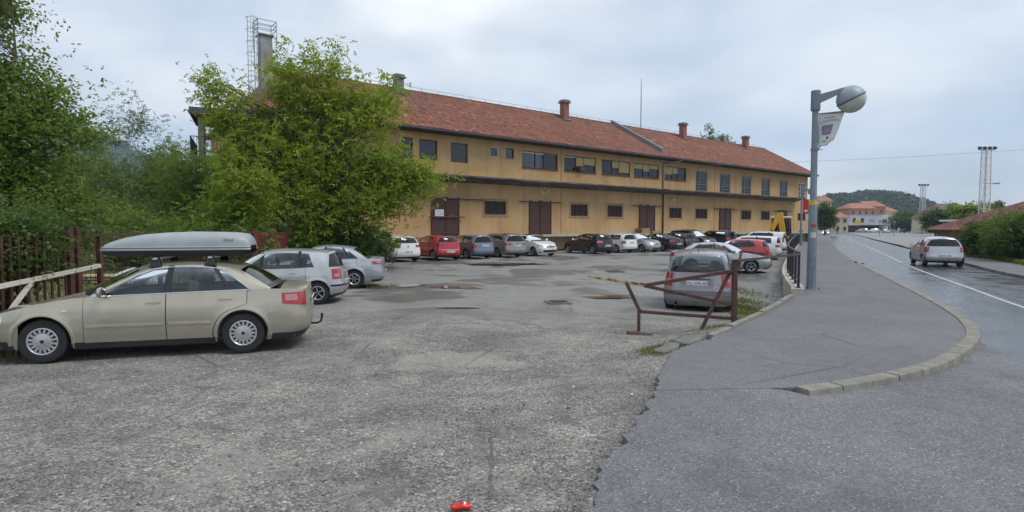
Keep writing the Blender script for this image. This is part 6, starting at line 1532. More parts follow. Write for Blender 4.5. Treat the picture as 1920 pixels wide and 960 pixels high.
def grass(name, label, spots, h, seed, wd=.006):
    r = np.random.default_rng(seed); P = []
    for x, y, sx, sy, n in spots: P.append(np.stack([r.normal(x, sx, n), r.normal(y, sy, n)], 1))
    P = np.concatenate(P); z = ground_z(P[:, 0], P[:, 1]); P = np.concatenate([P, z[:, None]], 1)
    V, F, F2 = blades(P, h, r, wd); me = bpy.data.meshes.new(name); me.from_pydata(V.tolist(), [], F.tolist() + F2.tolist()); a = me.attributes.new('tint', 'FLOAT', 'POINT'); a.data.foreach_set('value', np.repeat(np.clip(r.normal(.5, .25, len(P)), 0, 1), 5).astype(np.float32)); me.update()
    return tag(link(name, me, GRS), label, 'grass', kind='stuff')
grass('weed_grass', 'weedy grass growing through the broken slabs by the gate', [(2.3, 8.85, .17, .13, 520), (2.05, 8.4, .12, .16, 200), (2.7, 9.3, .14, .09, 200), (3.75, 10.75, .15, .12, 160), (3.1, 9.85, .16, .1, 110)], .05, 41)
grass('wall_grass', 'rough grass and weeds along the foot of the retaining wall', [(5.9, 14.7, .2, .45, 700), (5.1, 13.3, .2, .3, 200), (6.5, 16.2, .2, .6, 700), (7.2, 18.4, .25, 1.0, 700), (8.3, 21.5, .3, 1.2, 600)], .09, 42, .008)
grass('fence_grass', 'straggly weeds along the foot of the rusty fence', [(-8.1, 9.0, .3, .6, 1200), (-8.0, 10.6, .25, .8, 900), (-8.6, 14.5, .3, 1.5, 900), (-8.8, 19, .3, 2.0, 1200)], .16, 43, .008)
grass('yard_grass', 'patchy grass in the yard behind the wire gate', [(-13, 17, 2.5, 3, 5200), (-16, 22, 3, 2.5, 4000)], .14, 44, .012)
def verge_grass():
    r = np.random.default_rng(45); L = resample(offset_line(RK, 2.1), .05); L = L[(L[:, 1] > 18) & (L[:, 1] < 44)]; i = r.integers(0, len(L), 7000); P = L[i] + np.abs(r.normal(0, .5, (7000, 1))) * np.array((.9, -.43)); z = np.full(7000, -.03); P = np.concatenate([P, z[:, None]], 1)
    V, F, F2 = blades(P, .2, r, .014); me = bpy.data.meshes.new('verge_grass'); me.from_pydata(V.tolist(), [], F.tolist() + F2.tolist()); a = me.attributes.new('tint', 'FLOAT', 'POINT'); a.data.foreach_set('value', np.repeat(np.clip(r.normal(.4, .22, 7000), 0, 1), 5).astype(np.float32)); tag(link('verge_grass', me, GRS), 'long grass on the right verge beside the narrow pavement', 'grass', kind='stuff')
verge_grass()

# ================================================================== fences and gate on the left
def rust_paint(name, c):
    b = MatB(name); n = b.noise(5, 6, .7); b.set(color=b.ramp(n, [(.35, tuple(x * .7 for x in c)), (.55, c), (.7, (.16, .07, .035))]), rough=b.ramp(n, [(.4, .5), (.7, .85)])); return b.m
FRED = rust_paint('fence_red_brown', (.085, .030, .022)); FRED2 = rust_paint('fence_dark_red', (.17, .030, .030))
fx = lambda y: -8.2 - .07 * (y - 9.4)
fl = empty('picket_fence', (fx(9.4), 9.4, Y0(fx(9.4), 9.4))); tag(fl, 'rusty brown steel picket fence under the poplar on the left', 'fence'); fr_ = random.Random(5); f0 = np.array(fl.location)
def fadd(m, name, mat, par, org): o = m.build(name, mat, par, tuple(-org)); return o
y = 8.3
while y < 11.15: m = MB(); m.box((fx(y) + fr_.uniform(-.01, .01), y, .72), (.024, .042, 1.8), rx=fr_.uniform(-.012, .012)); fadd(m, 'picket', FRED, fl, f0); y += .185
for yy in (8.25, 11.0, 11.22): m = MB(); m.box((fx(yy), yy, .75), (.11, .11, 2.0)); fadd(m, 'post', FRED, fl, f0)
for z in (.15, 1.35): m = MB(); m.bar((fx(8.2) - .03, 8.2, z), (fx(11.2) - .03, 11.2, z), .03, .05); fadd(m, 'rail', FRED, fl, f0)
wg = empty('wire_gate', (fx(11.9), 11.9, Y0(-8.4, 11.9))); tag(wg, 'long wire mesh gate in a red-brown steel frame behind the saloon', 'gate'); w0_ = np.array(wg.location)
for yy in (11.9, 14.2, 16.5, 18.8, 20.3): m = MB(); m.box((fx(yy), yy, .68), (.085, .085, 1.88)); fadd(m, 'post', FRED, wg, w0_)
for z in (1.60, -.02): m = MB(); m.bar((fx(11.4), 11.4, z), (fx(20.3), 20.3, z), .06, .05); fadd(m, 'rail', FRED, wg, w0_)
m = MB(); yy = 11.3
while yy < 20.3: m.bar((fx(yy), yy, -.02), (fx(yy), yy, 1.6), .006); yy += .15
z = .1
while z < 1.6: m.bar((fx(11.3), 11.3, z), (fx(20.3), 20.3, z), .006); z += .15
o = fadd(m, 'wire_mesh', FRED, wg, w0_); o['kind'] = 'stuff'
rf = empty('picket_fence', (fx(20.5), 20.5, Y0(-9, 20.5))); tag(rf, 'red painted picket fence behind the silver hatchback', 'fence'); r0_ = np.array(rf.location); yy = 20.5
while yy < 26.8: m = MB(); m.box((fx(yy), yy, .68), (.03, .05, 1.8)); fadd(m, 'picket', FRED2, rf, r0_); yy += .125
for yy in (20.45, 22.55, 24.6, 26.8): m = MB(); m.box((fx(yy), yy, .72), (.09, .09, 1.95)); fadd(m, 'post', FRED2, rf, r0_)
for z in (.2, 1.4): m = MB(); m.bar((fx(20.4) - .03, 20.4, z), (fx(26.8) - .03, 26.8, z), .03, .05); fadd(m, 'rail', FRED2, rf, r0_)
# white barrier pole in front of the fence
WP = MatB('flaking_white_paint'); _n = WP.noise(6, 6, .7); WP.set(color=WP.ramp(_n, [(.36, (.20, .09, .04)), (.44, (.48, .44, .38)), (.7, (.58, .55, .49))]), rough=.7); WP = WP.m
bp = empty('barrier_pole', (-7.9, 9.0, Y0(-7.9, 9.0))); tag(bp, 'flaking white barrier pole with a diagonal strut in front of the picket fence', 'barrier'); b0_ = np.array(bp.location)
m = MB(); m.bar((-7.95, 8.6, .80), (-7.85, 11.15, 1.03), .06, .07); fadd(m, 'pole', WP, bp, b0_); m = MB(); m.bar((-7.9, 9.62, .86), (-7.93, 9.2, .42), .05, .06); fadd(m, 'strut', WP, bp, b0_); m = MB(); m.box((-7.95, 8.7, .28), (.09, .09, 1.1)); fadd(m, 'stand', FRED, bp, b0_)
m = MB(); m.box((-7.93, 9.17, .1), (.07, .07, .72)); fadd(m, 'stand', FRED, bp, b0_)
# timber and a covered heap in the yard
ts = empty('timber_stack', (-14.6, 20.5, Y0(-14.6, 20.5))); tag(ts, 'low stack of sawn boards in the yard behind the gate post', 'timber')
for i in range(3):
    for j in range(4): m = MB(); m.box((0, -.3 + j * .2, .06 + i * .1), (1.9 - .1 * i, .17, .05)); m.build('board', WOODP if (i + j) % 2 else simple('board_grey', (.42, .36, .28), .9), ts)
for i in (-.7, .7): m = MB(); m.box((i, 0, .015), (.1, .8, .03)); m.build('bearer', WOODP, ts)
m = MB(); rows = []
for i in range(13):
    t = i / 12; rows.append([(-1.1 + 2.2 * t, .55 * math.cos(u) * (1 - .35 * abs(2 * t - 1)), max(0, .55 * math.sin(u) * (1 - abs(2 * t - 1) ** 2.2) * (1 + .12 * math.sin(9 * t + 5 * u)))) for u in np.linspace(0, math.pi, 11)])
m.grid(rows); tag(m.build('covered_heap', simple('pale_tarpaulin', (.46, .47, .48), .55, var=.12), loc=(-13.2, 20.6, Y0(-13.2, 20.6) - .02), smooth=50), 'pale tarpaulin thrown over a heap in the yard behind the gate', 'tarpaulin')
# ================================================================== street lamps
POLE = simple('lamp_pole_grey', (.185, .215, .25), .5, var=.12, scale=5, metal=.3)
GL_T = simple('globe_shell_grey', (.26, .31, .36), .45, var=.1, scale=6); GL_B = simple('globe_diffuser', (.50, .50, .47), .25, var=.08)
def lamp_post(loc, rz, label):
    o = empty('street_lamp', loc, rz); tag(o, label, 'street lamp', 'globe street lamps on the pavement')
    m = MB(); m.lathe([(.135, 0), (.128, .9), (.115, 2.4), (.095, 2.45), (.085, 5.15)], 8); m.f.append(tuple(range(8))); m.mi.append(0); m.build('pole', POLE, o, smooth=25)
    m = MB(); m.box((0, 0, .008), (.36, .36, .016)); 
    m.build('base_plate', POLE, o)
    m = MB(); m.box((0, -.128, .75), (.10, .012, .38), ch=.004); m.build('service_hatch', POLE, o)
    for sx in (-1, 1):
        for sy in (-1, 1): m = MB(); m.lathe([(0, .045), (.018, .045), (.018, .014)], 6, c=(sx * .145, sy * .145, 0)); m.build('anchor_bolt', TRIMB, o)
    m = MB(); m.lathe([(0, 5.02), (.125, 5.02), (.13, 5.05), (.13, 5.56), (.11, 5.58), (0, 5.58)], 10); m.build('pole_head', POLE, o, smooth=30)
    m = MB(); rows = []
    for x, z0, z1 in ((.10, 5.22, 5.47), (.45, 5.38, 5.56), (.80, 5.555, 5.66), (.98, 5.64, 5.69)): rows.append([(x, -.05, z0), (x, .05, z0), (x, .05, z1), (x, -.05, z1)])
    m.grid(rows, True); m.f.append((0, 1, 2, 3)); m.mi.append(0); m.f.append((15, 14, 13, 12)); m.mi.append(0); m.build('arm', POLE, o)
    c = Vector((.93, 0, 5.31)); R_ = .375; rot = Matrix.Rotation(R(-27), 3, 'Y')
    for nm, mt, a, b in (('globe_shell', GL_T, 0, math.pi / 2), ('globe_diffuser', GL_B, math.pi / 2, math.pi)):
        rows = []
        for i in range(9):
            t = a + (b - a) * i / 8; rows.append([tuple(c + rot @ (Vector((math.sin(t) * math.cos(k * math.pi / 14), math.sin(t) * math.sin(k * math.pi / 14), math.cos(t))) * R_)) for k in range(28)])
        m = MB(); m.grid(rows, True); m.build(nm, mt, o, smooth=60)
    m = MB(); m.lathe([(R_ - .01, -.012), (R_ + .02, -.012), (R_ + .02, .012), (R_ - .01, .012)], 28); m.v = [tuple(c + rot @ Vector(v)) for v in m.v]; m.build('seam_ring', TRIMB, o, smooth=30)
    return o
l1 = lamp_post((8.52, 16.65, .012), R(-8), 'tall grey street lamp with a grey globe and a ragged white flag')
m = MB(); m.tube([(.06, 0, 4.93), (.98, 0, 5.0)], .018, 6); m.build('flag_bar', POLE, l1)
m = MB(); m.lathe([(.118, 2.38), (.121, 2.38), (.121, 2.5), (.118, 2.5)], 8); m.build('yellow_band', simple('yellow_tape', (.55, .42, .04), .5), l1)
m = MB(); m.bar((.08, 0, 3.93), (.22, 0, 3.94), .02); m.lathe([(.09, 3.9), (.105, 3.9), (.105, 3.97), (.09, 3.97)], 10); m.build('lower_clip', POLE, l1)
for z_, w_, mt_ in ((1.45, .16, 'sticker_white'), (1.75, .09, 'sticker_red')):
    m = MB(); m.lathe([(.126, z_), (.1255, z_ + w_)], 8, a0=-2.3, a1=-1.1); m.build('sticker', simple(mt_, (.5, .5, .48) if 'white' in mt_ else (.35, .06, .05), .6), l1, fixn=False)
# torn pennant hanging from the bar
FLAG = MatB('flag_cloth'); FLAG.set(color=FLAG.ramp(FLAG.noise(5, 5, .6), [(.3, (.52, .52, .50)), (.7, (.66, .66, .64))]), rough=.9); FLAG = FLAG.m
def flag_pt(u, v):      # u across, v down
    right = .70 - .30 * v; zb = 1.02 - .20 * u ** .6 - .03 * math.sin(9 * u); z = 4.925 + .055 * u - v * (zb if v > .9 else zb)
    return (.10 + (right - .02) * u, .05 * math.sin(2.4 * u + 3.5 * v) * (.4 + v), z)
m = MB(); rows = [[flag_pt(i / 14, j / 18) for j in range(19)] for i in range(15)]
m.grid(rows); fo_ = m.build('flag', FLAG, l1, smooth=60); sm = fo_.modifiers.new('t', 'SOLIDIFY'); sm.thickness = .004
def on_flag(u, v, o=-.006): p = flag_pt(u, v); return (p[0], p[1] + o, p[2])
def fpatch(nm, u0, u1, v0, v1, mat, o, sh=lambda u, v: (u, v), n=6):
    m = MB(); m.grid([[on_flag(*sh(u0 + (u1 - u0) * i / n, v0 + (v1 - v0) * j / n), o) for j in range(n + 1)] for i in range(n + 1)]); m.build(nm, mat, fo_, fixn=False)
SHB = simple('shield_blue', (.17, .20, .30), .9); SHR = simple('shield_rose', (.36, .20, .24), .9); INKF = simple('faded_ink', (.26, .28, .28), .9); DKM = simple('flag_stain', (.03, .03, .035), .9)
for o_ in (-.008, .008): fpatch('shield', .16, .66, .36, .66, SHB, o_, lambda u, v: (.41 + (u - .41) * (1 - 1.1 * max(0, v - .5)), v))
for o_ in (-.011, .011): fpatch('shield_charge', .30, .54, .46, .62, SHR, o_)
fr2 = random.Random(6)
for k in range(6): fpatch('faded_letter', .24 + .075 * k, .285 + .075 * k, .115, .15, INKF, -.007, n=2)
for k in range(8): fpatch('faded_letter', .10 + .105 * k, .165 + .105 * k, .235 - .06 * math.sin(math.pi * k / 7) + .02, .285 - .06 * math.sin(math.pi * k / 7) + .02, INKF, -.007, n=2)
fpatch('stain', .42, .52, .72, .79, DKM, -.008, n=3); fpatch('stain', .2, .42, .84, .885, INKF, -.008, n=4)
l2 = lamp_post((28.75, 58.4, .012), R(-8), 'more distant street lamp with a red banner near the warehouse corner')
m = MB(); m.bar((.08, 0, 4.55), (.75, 0, 4.55), .03); m.grid([[(.12 + .55 * i / 4, .03 * math.sin(i), 4.52 - 1.4 * j / 5) for j in range(6)] for i in range(5)]); b_ = m.build('banner', simple('banner_red', (.5, .03, .03), .8), l2)
m = MB(); m.box((.40, -.04, 3.4), (.3, .01, .2)); m.build('banner_emblem', simple('banner_white', (.6, .6, .58), .8), b_)

# ================================================================== digger behind the cars
DY = simple('digger_yellow', (.62, .33, .015), .45, var=.12, scale=3); DG = simple('digger_dark', (.03, .03, .032), .6)
dg = empty('digger', (23.6, 51.5, lotp(23.6, 51.5)), R(60)); tag(dg, 'yellow backhoe digger with a folded arm behind the parked vans', 'digger')
m = MB(); m.box((.6, 0, .95), (3.2, .95, .7), ch=.08); m.box((1.9, 0, 1.35), (1.3, .85, .6), ch=.1); m.box((-1.1, 0, .7), (.4, 2.1, .5), ch=.04); m.build('chassis', DY, dg)
for sx, r_, sy in ((-.7, .72, .95), (-.7, .72, -.95), (1.9, .48, .9), (1.9, .48, -.9)):
    m = MB(); m.lathe([(r_ * .5, -.2), (r_ * .92, -.2), (r_, -.13), (r_, .13), (r_ * .92, .2), (r_ * .5, .2), (0, .12)], 22, axis='Y', c=(0, 0, 0)); wo = m.build('wheel', RUBBER, dg, (sx, sy, r_), smooth=35); m = MB(); m.lathe([(0, .10), (r_ * .45, .12), (r_ * .5, .19)], 16, axis='Y'); m.v = [(x, y * (1 if sy > 0 else -1), z) for x, y, z in m.v]; m.build('rim', DY, wo)
cabp = [(-.75, 1.3), (.75, 1.3), (.62, 2.75), (-.62, 2.75)]
m = MB()
for sx in (-.7, .75):
    for sy in (-.72, .72): m.bar((sx, sy, 1.25), (sx * .88, sy * .92, 2.72), .11)
m.box((0, 0, 1.3), (1.6, 1.55, .12)); cab = m.build('cab', DG, dg)
m = MB(); m.box((0, 0, 2.8), (1.65, 1.6, .16), ch=.06); m.build('cab_roof', simple('cab_roof_cream', (.62, .58, .48), .5), cab)
for sx, sy, dx, dy in ((-.66, 0, .02, 1.3), (.70, 0, .02, 1.3), (0, .69, 1.25, .02), (0, -.69, 1.25, .02)): m = MB(); m.box((sx, sy, 2.02), (dx, dy, 1.3)); m.build('cab_window', CGLASS_D, cab)
m = MB(); m.bar((-1.35, -.35, 1.0), (-1.25, .0, 3.2), .42, .44); m.build('boom', DY, dg)
m = MB(); m.bar((-1.27, .02, 3.15), (-1.5, .62, 1.7), .34, .36); m.build('dipper_arm', DY, dg)
m = MB(); m.prism([(-1.6, -.75, .5), (-2.1, -.75, .55), (-2.15, -.75, 1.0), (-1.75, -.75, 1.25)], (0, .6, 0)); m.build('bucket', DG, dg)
m = MB(); m.tube([(-1.15, .2, 1.3), (-1.0, .1, 2.6)], .06, 8); m.build('hydraulic_ram', CHROME, dg)

# ================================================================== right: shed, shelter, masts, houses, hill
SHR_ = simple('shed_roof_red', (.27, .12, .11), .7, var=.3, scale=1.5); WOODS = simple('shed_boards', (.25, .155, .07), .85, var=.35, scale=6, bump=.3)
sh = empty('shed', (31.0, 38.6, -.05), R(-6)); tag(sh, 'wooden shed with a sloping red sheet roof behind the roadside bushes', 'shed')
m = MB(); m.prism([(0, 0, 0), (6.2, 0, 0), (6.2, 0, 3.6), (0, 0, 1.75)], (0, 5, 0)); m.build('wall', WOODS, sh)
m = MB(); rows = []
for i in range(41): x = -.5 + 7.2 * i / 40; rows.append([(x, -.6, 1.86 + .30 * x + .0), (x, 5.5, 1.86 + .30 * x)])
m.grid(rows); rr2 = [[(p[0], p[1], p[2] - .09) for p in r_] for r_ in rows]; m.grid(rr2)
m.grid([[a[0], b[0]] for a, b in zip(rows, rr2)]); m.grid([[a[1], b[1]] for a, b in zip(rows, rr2)]); m.add([rows[0][0], rows[0][1], rr2[0][1], rr2[0][0]], [(0, 1, 2, 3)]); m.build('roof', SHR_, sh, weld=.0005)
for i in range(14):
    m = MB(); m.bar((-.5, -.6 + i * .45, 1.75), (6.7, -.6 + i * .45, 3.90), .035, .05); m.build('roof_rib', SHR_, sh)
for i in range(24): m = MB(); m.box((.13 + i * .26, -.012, 0.9 + .5 * (.30 * (.13 + i * .26)) - .02), (.235, .024, 1.75 + .28 * (.13 + i * .26))); m.build('board', WOODS, sh)
m = MB(); m.box((-.25, -.3, .95), (.14, .14, 1.9)); m.build('post', BROWN, sh)
st = empty('shelter', (50.5, 66, -.03), R(20)); tag(st, 'flat pale roofed shelter standing beyond the shed', 'shelter')
m = MB(); m.box((0, 0, 2.55), (4.2, 2.2, .22), ch=.05); m.build('roof', simple('shelter_roof', (.55, .57, .57), .5), st)
for sx in (-1.8, 1.8):
    for sy in (-.8, .8): m = MB(); m.box((sx, sy, 1.22), (.12, .12, 2.44)); m.build('post', POLE, st)
m = MB(); m.box((0, .85, 1.3), (3.4, .03, 2.0)); m.build('back_panel', PANE, st)
def mast(x, y, h, w_, label):
    o = empty('floodlight_mast', (x, y, -.05)); tag(o, label, 'mast', 'lattice floodlight masts'); m = MB(); wt = w_ * .8
    cs = [(-1, -1), (1, -1), (1, 1), (-1, 1)]
    for a, b in cs: m.bar((a * w_ / 2, b * w_ / 2, 0), (a * wt / 2, b * wt / 2, h), .11)
    n = int(h / 1.25)
    for i in range(n + 1):
        f = i / n; q = (w_ + (wt - w_) * f) / 2; z = h * f; q2 = (w_ + (wt - w_) * min(1, f + 1 / n)) / 2
        for (a, b), (c, d) in zip(cs, cs[1:] + cs[:1]):
            m.bar((a * q, b * q, z), (c * q, d * q, z), .06); m.bar((a * q, b * q, z), (c * q2, d * q2, min(h, z + h / n)), .05)
    m.build('lattice', simple('mast_steel', (.50, .47, .46), .6, var=.1), o)
    m = MB(); m.box((0, 0, h + .1), (3.0, .4, .12)); m.build('lamp_bar', POLE, o)
    for i in range(4): m = MB(); m.box((-1.4 + i * .93, -.2, h + .42), (.5, .45, .5), rx=.4, ch=.1); m.build('floodlight', DG, o)
    m = MB(); m.bar((0, 0, h * .62), (2.2, 0, h * .62), .1); m.box((2.2, 0, h * .62), (.9, .4, .2)); m.build('side_lamp', POLE, o)
mast(88.3, 110, 16.2, 1.25, 'nearer lattice floodlight mast rising above the trees on the right'); mast(132.6, 190, 15.2, 1.3, 'farther lattice floodlight mast above the car park trees')
# houses
def house(name, label, x, y, w_, d_, h, wall, roofm, rz=0., roof=3., cols=3, rows=2, flat=False, z0=-.1, over=.5, win=None):
    o = empty(name, (x, y, z0), R(rz)); tag(o, label, 'house', 'houses in the village'); wm = win or DG
    m = MB(); m.box((0, d_ / 2, h / 2), (w_, d_, h)); m.build('wall', wall, o)
    if flat: m = MB(); m.box((0, d_ / 2, h + .2), (w_ + .5, d_ + .5, .4), ch=.05); m.build('roof', roofm, o)
    else:
        a, b = w_ / 2 + over, d_ / 2 + over; m = MB(); hip = min(a * .5, b)
        m.add([(-a, -b + d_ / 2, h), (a, -b + d_ / 2, h), (a, b + d_ / 2, h), (-a, b + d_ / 2, h), (-a + hip, d_ / 2, h + roof), (a - hip, d_ / 2, h + roof)], [(0, 1, 5, 4), (2, 3, 4, 5), (1, 2, 5), (3, 0, 4), (3, 2, 1, 0)]); rf_ = m.build('roof', roofm, o)
        m = MB(); m.box((w_ * .2, d_ / 2 + .4, h + roof * .9), (.6, .6, 1.4)); m.build('chimney', BRICK, rf_)
    for r_ in range(rows):
        for c_ in range(cols):
            xx = -w_ / 2 + (c_ + .5) * w_ / cols; zz = .9 + r_ * (h / rows); m = MB(); m.box((xx, -.03, zz + .7), (1.0, .1, 1.35)); wo = m.build('window', wm, o); m = MB(); m.box((xx, -.10, zz - .03), (1.15, .14, .06)); m.build('sill', WHITEF, wo)
    return o
CREAM = simple('house_cream', (.50, .44, .31), .9, var=.12, scale=.5); WHT = simple('house_white', (.56, .57, .60), .8, var=.08, scale=.3); ORG = simple('house_orange', (.36, .18, .10), .9, var=.15, scale=.4); RT = simple('far_roof_tiles', (.33, .14, .10), .9, var=.25, scale=.8); RTB = simple('far_roof_brown', (.16, .105, .09), .9, var=.25, scale=.6)
GRYH = simple('house_grey', (.33, .34, .36), .9, var=.1)
# white modern block
wb_ = empty('apartment_block', (134.5, 226, -.1), R(-4)); tag(wb_, 'white two-storey modern block with a dark ground floor at the end of the road', 'building')
m = MB(); m.box((0, 6, 4.75), (14.5, 12, 3.9)); m.build('upper_storey', WHT, wb_); m = MB(); m.box((.6, 6.4, 1.4), (12.6, 11, 2.8)); m.build('ground_storey', DG, wb_); m = MB(); m.box((0, 6, 6.78), (14.9, 12.4, .2)); m.build('roof', GRYH, wb_)
for i in range(4): m = MB(); m.box((-5.8 + i * 3.0 + (.6 if i == 3 else 0), -.03, 4.7), (1.1 if i < 3 else 2.2, .12, 1.7 if i < 3 else 1.1)); wo = m.build('window', DG if i < 3 else simple('sign_pink', (.45, .36, .36), .7), wb_)
m = MB(); m.box((8.4, 4, 4.4), (2.4, 8, 4.9)); m.build('side_wing', WHT, wb_); m = MB(); m.box((8.4, -.05, 4.3), (1.6, .12, 1.5)); m.build('window', simple('window_wine', (.15, .06, .06), .4), wb_)
m = MB(); m.box((4.0, -2.6, 2.75), (9.5, 5, .25)); m.build('awning', DG, wb_)
house('house', 'narrow cream house with a red hipped roof left of the white block', 122.2, 218, 5.0, 9, 5.6, CREAM, RT, 0, 2.4, 2, 2)
house('house', 'orange house with a wide tiled roof behind the white block', 160, 268, 13, 9, 10.6, ORG, RT, 8, 2.6, 4, 3)
house('house', 'tall orange gabled house on the rise behind the white block', 178, 290, 12, 9, 12.4, ORG, RT, -5, 2.8, 3, 3)
house('house', 'pale house with tiled roof right of the orange houses on the rise', 190, 296, 9, 8, 10.0, CREAM, RT, 5, 2.4, 3, 2)
house('house', 'grey-roofed pale house left of the orange houses', 150, 282, 9, 8, 9.6, WHT, GRYH, 0, 2.2, 3, 2)
house('house', 'small cream house peeping over the roadside tree by the lamp post', 143.5, 270, 6, 6, 14.2, CREAM, RT, 0, 2.4, 2, 2)
house('house', 'large brown-roofed house behind the right-hand trees', 126, 165, 13, 10, 4.6, CREAM, RTB, 6, 4.2, 4, 1)
m_ = house('house', 'low white annex at the right end of the white block', 148.8, 224, 3.2, 5, 2.6, WHT, GRYH, 0, flat=True, cols=1, rows=1)
# village trees
def far_tree(x, y, h, w_, label, mt, seed, z0=-.05): tree('village_tree', label, (x, y, z0), [(x, y, h * .56, w_ / 2, w_ / 2.4, h * .40, 46)], mt, seed, size=.55 * max(1, w_ / 8), per=60, fan=2, trunk=.2, spread=w_ * .10, aspect=.7, group='trees in the village', droop=.2)
far_tree(74, 139, 8.0, 4.6, 'dark roadside tree just right of the grey lamp post', LEAF_D, 201); far_tree(133.5, 200, 7.6, 9.5, 'dark round tree right of the white block', LEAF_D, 202); far_tree(96.5, 128, 6.9, 6.0, 'green tree in front of the brown-roofed house', LEAF_G, 203)
far_tree(91.5, 118, 7.0, 6.0, 'bright green tree beside the nearer floodlight mast', LEAF_Y, 204); far_tree(103, 128, 6.6, 7, 'green tree behind the shelter, left of the nearer mast', LEAF_D, 205); far_tree(88, 122, 5.6, 5, 'low dark tree left of the bright green tree', LEAF_D, 206)
far_tree(110, 135, 8.2, 7.0, 'tall bluish tree behind the bright green tree', LEAF_B, 207); far_tree(117, 133, 5.6, 8.0, 'low bushy tree behind the shed roof', LEAF_D, 208); far_tree(68, 74, 3.6, 4.0, 'small dark tree beside the shelter', LEAF_D, 209); far_tree(126, 133, 5.2, 8, 'hazy tree above the middle of the shed roof', LEAF_B, 210)
# hills
LEAF_F = leaf_mat('forest_leaves', (.012, .030, .016), (.024, .050, .024), (.045, .075, .032), .2)
HILLM = simple('hill_wood_floor', (.030, .050, .022), .95, var=.3, scale=.02)
def hill(name, cx, cy, prof, depth, zfall):
    xs = np.linspace(prof[0][0], prof[-1][0], 60); h = np.interp(xs, [p[0] for p in prof], [p[1] for p in prof]); v = np.linspace(-1, 1, 25)
    X = np.repeat(xs[None], 25, 0); Y = cy + v[:, None] * depth + 0 * X; Z = h[None] * np.cos(v * np.pi / 2)[:, None] ** .8 - 3; Z = Z + (vnoise(X, Y, .02, 9) - .5) * 6 * (Z > 0)
    tag(link(name, grid_mesh(name, X, Y, Z), HILLM), kind='structure'); return xs, h
def forest(name, label, prof, cy, depth, n, size, seed, mat):
    r = np.random.default_rng(seed); x = r.uniform(prof[0][0], prof[-1][0], n); v = -np.abs(r.normal(0, .42, n)); v = np.clip(v, -1, .15); h = np.interp(x, [p[0] for p in prof], [p[1] for p in prof]); y = cy + v * depth; z = h * np.cos(v * np.pi / 2) ** .8 - 3
    keep = z > -2; x, y, z = x[keep], y[keep], z[keep]; n = len(x); k = 26
    # a crown = a loose ball of leaf-clump faces
    d = r.normal(0, 1, (n, k, 3)); d /= np.linalg.norm(d, axis=2)[..., None]; d[..., 2] = np.abs(d[..., 2]) * 1.1 - .15; s_ = size * r.uniform(.6, 1.25, n)
    C = np.stack([x, y, z + s_ * .5], -1)[:, None] + d * (s_ * .5)[:, None, None] * r.uniform(.8, 1.1, (n, k, 1)); C = C.reshape(-1, 3); tint = np.repeat(r.normal(.45, .16, n), k) + r.normal(0, .07, n * k)
    V, F = leaf_arrays(C, size * .42, r, 1, .1, .95); me = np_mesh(name, V, F); a = me.attributes.new('tint', 'FLOAT', 'POINT'); a.data.foreach_set('value', np.clip(np.repeat(tint, 4), 0, 1).astype(np.float32)); tag(link(name, me, mat), label, 'forest', kind='stuff')
PR = [(255, 0), (275, 16), (300, 24), (318, 28), (332, 34), (350, 34.5), (368, 38), (380, 37), (392, 36), (400, 29), (412, 19), (440, 9), (500, 5), (620, 3)]
hill('hill', 0, 620, PR, 120, 0); forest('forest', 'dark green wooded hill at the end of the road', PR, 620, 120, 3600, 5.5, 61, LEAF_F)
PL_ = [(-1500, 210), (-1000, 205), (-820, 192), (-760, 182), (-700, 166), (-650, 142), (-600, 118), (-540, 80), (-470, 50), (-400, 20), (-300, 0)]
hill('far_hill', 0, 950, PL_, 240, 0); forest('far_forest', 'hazy wooded hillside far away at the left', PL_, 950, 240, 3600, 12, 62, LEAF_B)
house('house', 'tiny pale house on the wooded slope at the far left', -455, 640, 12, 9, 8, WHT, RT, 20, 4, 3, 2, z0=33)
# far traffic and parked cars
def far_car(kind, x, y, hd, paint, label, z=ROAD_Z, group='cars in the distance', **k):
    c = (hatch(4.1, 1.74, 1.48, 2.55, .84, .31, .96, detail=0) if kind == 'h' else estate(4.4, 1.76, 1.5, 2.62, .86, .31, .96, detail=0))
    if k.get('lit'): c.heads = [(.46, .86, .56, .68, LIT)]
    c.build('parked_car' if not k.get('lit') else 'oncoming_car', (x, y, z + .004), R(hd), paint, label, group, glass=CGLASS_D, seams=False); return c
far_car('h', 82.5, 154.5, -118, DARKB, 'oncoming car with its headlights on, far down the road', group='cars on the road', lit=True)
far_car('e', 131.5, 221, 170, SILVER, 'silver estate parked left in front of the white block', -.03); far_car('h', 134.5, 219, 175, WHITEP, 'white hatchback parked in front of the white block', -.03); far_car('e', 125.5, 197, -110, SILVER2, 'silver estate parked facing us right of the signposts', -.03)
far_car('h', 141, 211, 200, DARKB, 'dark car parked under the round tree', -.03); far_car('h', 148.5, 208, 10, GREYP, 'grey car parked right of the dark car under the trees', -.03); far_car('h', 141.5, 196, 190, REDP, 'red car parked at the foot of the farther floodlight mast', -.03); far_car('h', 108, 144, 195, WHITEP, 'white car parked in front of the bright green tree', -.03)
